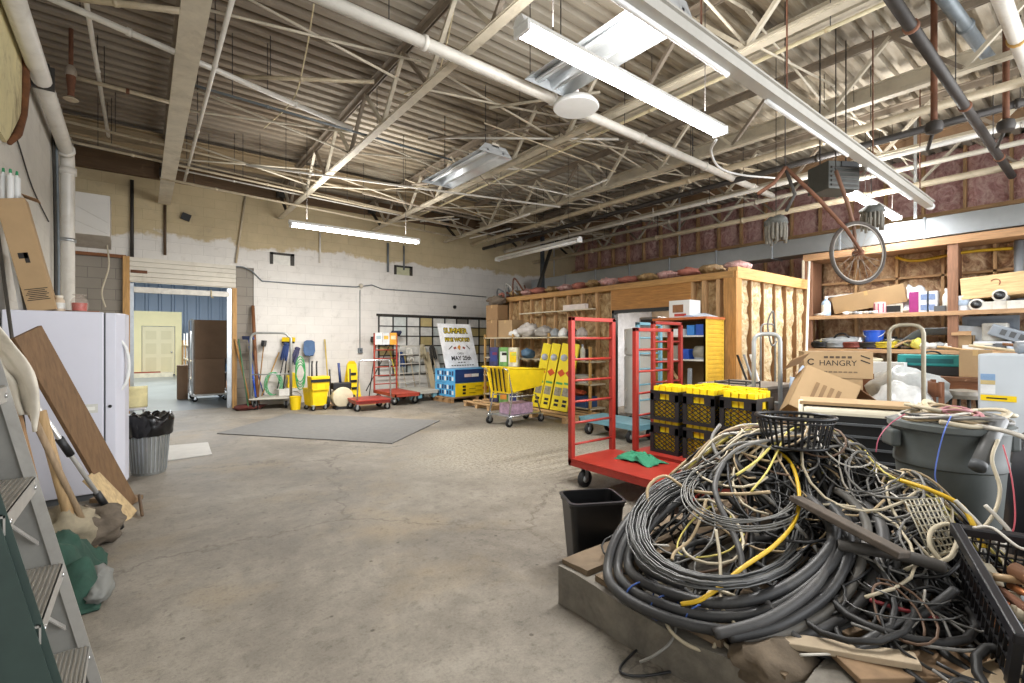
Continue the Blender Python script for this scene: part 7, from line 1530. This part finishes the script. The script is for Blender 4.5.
# metal mesh sheet in front of the dustbin
m_ = MB(); A, B, Cc_, D = PD(905, 500, 2.3), PD(940, 498, 2.2), PD(965, 550, 2.06), PD(930, 555, 2.1)
for k in range(9): u = k / 8; m_.tube([A.lerp(B, u), D.lerp(Cc_, u)], .004, 4).tube([A.lerp(D, u), B.lerp(Cc_, u)], .004, 4)
one(m_, 'wire_mesh', M('9d9785', .6, .2), 'small sheet of pale wire mesh lying before the grey dustbin', 'mesh')

# ---------------------------------------------------------------- black waste bin
c = PZ(592, 572, 0); t = thing('waste_bin', 'black plastic waste bin standing on the concrete beside the skid', 'bin', (2.31, 2.12, 0), R(-28)); t.scale = (.95, .95, .93)
def rrect(w_, d_, r, z, n=5):
    out = []
    for cx, cy, a0 in ((w_ / 2 - r, d_ / 2 - r, 0), (-w_ / 2 + r, d_ / 2 - r, 90), (-w_ / 2 + r, -d_ / 2 + r, 180), (w_ / 2 - r, -d_ / 2 + r, 270)):
        for k in range(n + 1): a = R(a0 + 90 * k / n); out.append((cx + r * math.cos(a), cy + r * math.sin(a), z))
    return out
def loft(rings, cap0=True, cap1=False, smooth=False):
    m = len(rings[0]); vs = [p for r_ in rings for p in r_]
    fs = [(i * m + k, i * m + (k + 1) % m, (i + 1) * m + (k + 1) % m, (i + 1) * m + k) for i in range(len(rings) - 1) for k in range(m)]
    if cap0: fs.append(tuple(range(m))[::-1])
    if cap1: fs.append(tuple((len(rings) - 1) * m + k for k in range(m)))
    return MB().add(vs, fs, smooth)
BINM = M('101012', .38, 0, .2, 8)
build(loft([rrect(.30, .22, .04, 0), rrect(.37, .28, .045, .44), rrect(.385, .295, .05, .44), rrect(.39, .30, .05, .475), rrect(.365, .275, .045, .475), rrect(.29, .21, .035, .02)], True, True), 'bin_body', BINM, t)
build(loft([rrect(.392, .302, .05, .462), rrect(.398, .308, .05, .468), rrect(.398, .308, .05, .478), rrect(.362, .272, .045, .480), rrect(.362, .272, .045, .470)], False, False), 'rim', M('2c2c2f', .35), t)
# ---------------------------------------------------------------- grey dustbin full of cable
DB = M('4c5150', .5, 0, .15, 5, dirt=.35, dirtc='4b4d4b'); cx, cy = 3.57, .60
t = thing('dustbin', 'big grey plastic dustbin brimming with cable behind the heap', 'bin', (cx, cy, .236)); t.scale = (.82, .82, .955)
build(MB().lathe([(.235, 0), (.24, .01), (.285, .55), (.297, .56), (.297, .60), (.292, .61), (.305, .76), (.325, .765), (.325, .80), (.305, .805), (.295, .76), (.23, .03), (0, .03)], seg=44), 'bin_body', DB, t)
build(MB().lathe([(.306, .765), (.330, .77), (.330, .80), (.306, .808)], seg=44), 'rim', M('5c6160', .45, 0, .1), t)
hd = PX(888, 430, 3.0); ang = R(128)
for s in (0, 1):
    a = ang + s * math.pi; ux, uy = math.cos(a), math.sin(a); px_, py_ = -uy, ux
    build(MB().box((ux * .335, uy * .335, .70), (.06, .15, .10), a), 'handle', DB, t, bevel=.015)
build(MB().lathe([(0, .70), (.28, .72), (.29, .735), (0, .75)], seg=30), 'packed_filling', M('3a3733', .9, 0, .3, 12), t)
rr = random.Random(31)
for k in range(20):
    nm, m = [('cream', CRM), ('white', WHC), ('tan', TANC), ('grey', GRC), ('pink', M('a8757a', .6)), ('cream', CRM), ('black', BLC)][k % 7]; q = []
    r0 = rr.uniform(.07, .19); ox, oy = rr.uniform(-.08, .08), rr.uniform(-.08, .08); ph = rr.uniform(0, 6)
    for j in range(34):
        a = ph + j * .33; rad = r0 * (1 + .25 * math.sin(a * 1.4 + k)); q.append((cx + ox + rad * math.cos(a), cy + oy + rad * math.sin(a), .236 + .755 + .014 * (k % 5) + .02 * math.sin(a * 1.8 + k) + .0006 * j))
    one(MB().tube(q, rr.uniform(.006, .011), 7), 'binned_cable', m, 'loose %s cable coiled in the top of the grey dustbin' % nm, 'cable', '%s cables in the grey dustbin' % nm)
for k in range(5):
    q = [(cx - .05 + .14 * math.cos(j * .5 + k), cy + .1 + .06 * math.sin(j * .5 + k), 1.09 + .006 * k + .035 * math.sin(j * .5 + k)) for j in range(14)]
one(MB().tube([(cx - .0 + .10 * math.cos(j * .3), cy + .05 + .05 * math.sin(j * .3), 1.06 + .045 * math.sin(j * .3)) for j in range(50)], .013, 7), 'rope_coil', M('c2b596', .7, 0, .12, 14), 'cream rope coil topping the cable in the grey dustbin', 'rope')
a, b = PD(1000, 420, 2.44), PD(977, 468, 2.33); t = thing('grey_conduit', 'grey plastic conduit piece hooked over the rim of the grey dustbin', 'pipe', b)
build(MB().tube([a, b], .034, 14), 'pipe_run', M('606161', .45, 0, .12), t, world=True); build(MB().cyl(b - (a - b).normalized() * .002, b + (a - b).normalized() * .03, .0345, 14), 'dark_end', PLDG, t, world=True)
cab(P3((960, 424, 2.5), (990, 428, 2.4), (1015, 434, 2.3), (1045, 446, 2.2)), .012, WHC, 'thick white cable falling off the grey dustbin toward the right edge', seg=8)
cab(P3((940, 422, 2.45), (975, 427, 2.42), (1005, 424, 2.5), (1003, 410, 2.7)), .012, CRM, 'cream cable bent round the rim of the grey dustbin', seg=8)
bag('black plastic sack standing beside the grey dustbin', (3.22, .10, .236), (.22, .16, .36), M('0d0d10', .2, 0, .2, 8), 6, amp=.14)
bag('dark coat like bundle heaped on the black sack side beyond the dustbin', (4.2, .2, 0), (.22, .3, .5), M('1b1d24', .5, 0, .25, 8), 26, 'bundle', 'dark_bundle', .12)
# ---------------------------------------------------------------- grated black crate, tilted, full of scrap
A, B = PD(956, 527, 2.1), PD(1022, 640, 1.55); u = (B - A).normalized(); v0 = V(.10, -.36, -.02); v = (v0 - u * v0.dot(u)).normalized(); n = v.cross(u).normalized()
if n.z > 0: n = -n
W_, L_, D_ = .40, .62, .27
t = thing('scrap_crate', 'grated black plastic crate of scrap tilted at the lower right edge', 'crate', A)
mt = Matrix((u, v, -n)).transposed().to_4x4(); mt.translation = A; t.matrix_basis = mt
BC = M('19191b', .4, 0, .2, 9)
def grate(p0, p1, p2, p3, nu, nv):
    m_ = MB(); p0, p1, p2, p3 = map(Vector, (p0, p1, p2, p3)); up = (p1 - p0).cross(p3 - p0)
    for k in range(nu + 1): q = k / nu; m_.bar(p0.lerp(p1, q), p3.lerp(p2, q), .0055, .010, up)
    for k in range(nv + 1): q = k / nv; m_.bar(p0.lerp(p3, q), p1.lerp(p2, q), .0055, .010, up)
    return m_
build(grate((0, 0, -D_), (L_, 0, -D_), (L_, 0, 0), (0, 0, 0), 17, 4), 'side_wall', BC, t); build(grate((0, W_, -D_), (L_, W_, -D_), (L_, W_, 0), (0, W_, 0), 17, 4), 'side_wall', BC, t)
build(grate((0, 0, -D_), (0, W_, -D_), (0, W_, 0), (0, 0, 0), 14, 5), 'end_wall', BC, t); build(grate((L_, 0, -D_), (L_, W_, -D_), (L_, W_, 0), (L_, 0, 0), 14, 5), 'end_wall', BC, t)
build(grate((0, 0, -D_), (L_, 0, -D_), (L_, W_, -D_), (0, W_, -D_), 18, 12), 'base', BC, t)
rm = MB(); z = 0
rm.bx(-.018, -.018, -.03, L_ + .018, .018, .012).bx(-.018, W_ - .018, -.03, L_ + .018, W_ + .018, .012).bx(-.018, .018, -.03, .018, W_ - .018, .012).bx(L_ - .018, .018, -.03, L_ + .018, W_ - .018, .012)
build(rm, 'rim', M('232327', .3), t, bevel=.006)
for x, y in ((0, 0), (L_, 0), (0, W_), (L_, W_)): build(MB().bx(x - .014, y - .014, -D_, x + .014, y + .014, -.03), 'corner_post', BC, t)
rr = random.Random(61)
def inc(x, y, z): return mt @ Vector((x, y, z))
for k in range(16):
    x, y, z = rr.uniform(.08, L_ - .08), rr.uniform(.06, W_ - .06), -D_ + .05 + .18 * (k / 16); a = rr.uniform(0, 3); l = rr.uniform(.06, .2)
    dx, dy = l * math.cos(a), l * math.sin(a) * .6; cl_ = lambda q, hi: min(hi - .03, max(.03, q))
    nm, m = [('rusty', RUST), ('copper', M('a86a3f', .4, .5)), ('cream', CRM), ('tan', M('a58a66', .6)), ('grey', PLG), ('orange', M('b5622f', .5))][k % 6]
    one(MB().tube([inc(cl_(x - dx, L_), cl_(y - dy, W_), z), inc(cl_(x + dx, L_), cl_(y + dy, W_), z + rr.uniform(0, .05))], rr.uniform(.012, .026), 9), 'scrap_pipe', m, '%s scrap pipe piece in the grated black crate' % nm, 'pipe', '%s scrap pieces in the grated crate' % nm)
for k in range(26):
    p = inc(rr.uniform(.05, L_ - .05), rr.uniform(.04, W_ - .05) if k < 12 else rr.uniform(.045, .10), -D_ + .04 + .16 * rr.random()); nm, m = [('cream', CRM), ('copper', M('a86a3f', .4, .5)), ('brown', RUST), ('grey', PLG)][k % 4]
    one(MB().blob(p, (.04, .035, .028), .25, 70 + k, 12, 8), 'scrap_fitting', m, '%s scrap fitting lying in the grated black crate' % nm, 'fitting', '%s scrap fittings in the grated crate' % nm)
one(MB().tube([inc(.22, .12, -.02), inc(.45, .22, .02), inc(.62, .30, -.04)], .03, 12), 'brown_pipe', M('6b4a33', .5, .1, .2), 'big brown pipe on top of the scrap in the grated black crate', 'pipe')
one(MB().tube(spline([inc(.30, .28, -.02), inc(.34, .34, .06), inc(.45, .36, .07), inc(.55, .30, .04), inc(.60, .22, .0)], 8), .012, 8), 'bent_wire', CHROME, 'shiny bent wire handle lying on the big brown pipe', 'wire')
one(MB().tube(spline([inc(.02, .05, .02), inc(.05, .10, .05), inc(.14, .16, .03), inc(.10, .24, .04)], 8), .006, 7), 'thin_cord', WHC, 'thin white cord lying over the far rim of the grated black crate', 'cord')
# ---------------------------------------------------------------- black oval basket on top of the heap
c = PD(795, 430, 2.76); t = thing('laundry_basket', 'black oval slatted basket sitting on top of the heap', 'basket', (c.x, c.y, max(c.z - .10, hgt(c.x, c.y) + .02)), R(-60)); t.scale = (.86, .86, .86)
ov = lambda a, s, z: V(.235 * s * math.cos(a), .165 * s * math.sin(a), z)
BK = M('121214', .38, 0, .2, 9)
build(MB().tube([ov(k * 2 * math.pi / 48, 1.0, .21) for k in range(48)], .012, 8, True), 'rim', BK, t); build(MB().tube([ov(k * 2 * math.pi / 48, .80, .01) for k in range(48)], .010, 8, True), 'base_ring', BK, t)
build(MB().tube([ov(k * 2 * math.pi / 48, .98, .18) for k in range(48)], .006, 6, True), 'upper_band', BK, t)
sl = MB()
for k in range(34): a = k * 2 * math.pi / 34; sl.bar(ov(a, .80, .01), ov(a, .985, .205), .014, .006, (math.cos(a), math.sin(a), 0))
build(sl, 'slat_wall', BK, t); build(MB().add([ov(k * 2 * math.pi / 40, .8, .0) for k in range(40)] + [ov(k * 2 * math.pi / 40, .8, .008) for k in range(40)], [tuple(range(40))[::-1], tuple(range(40, 80))]), 'base', BK, t)
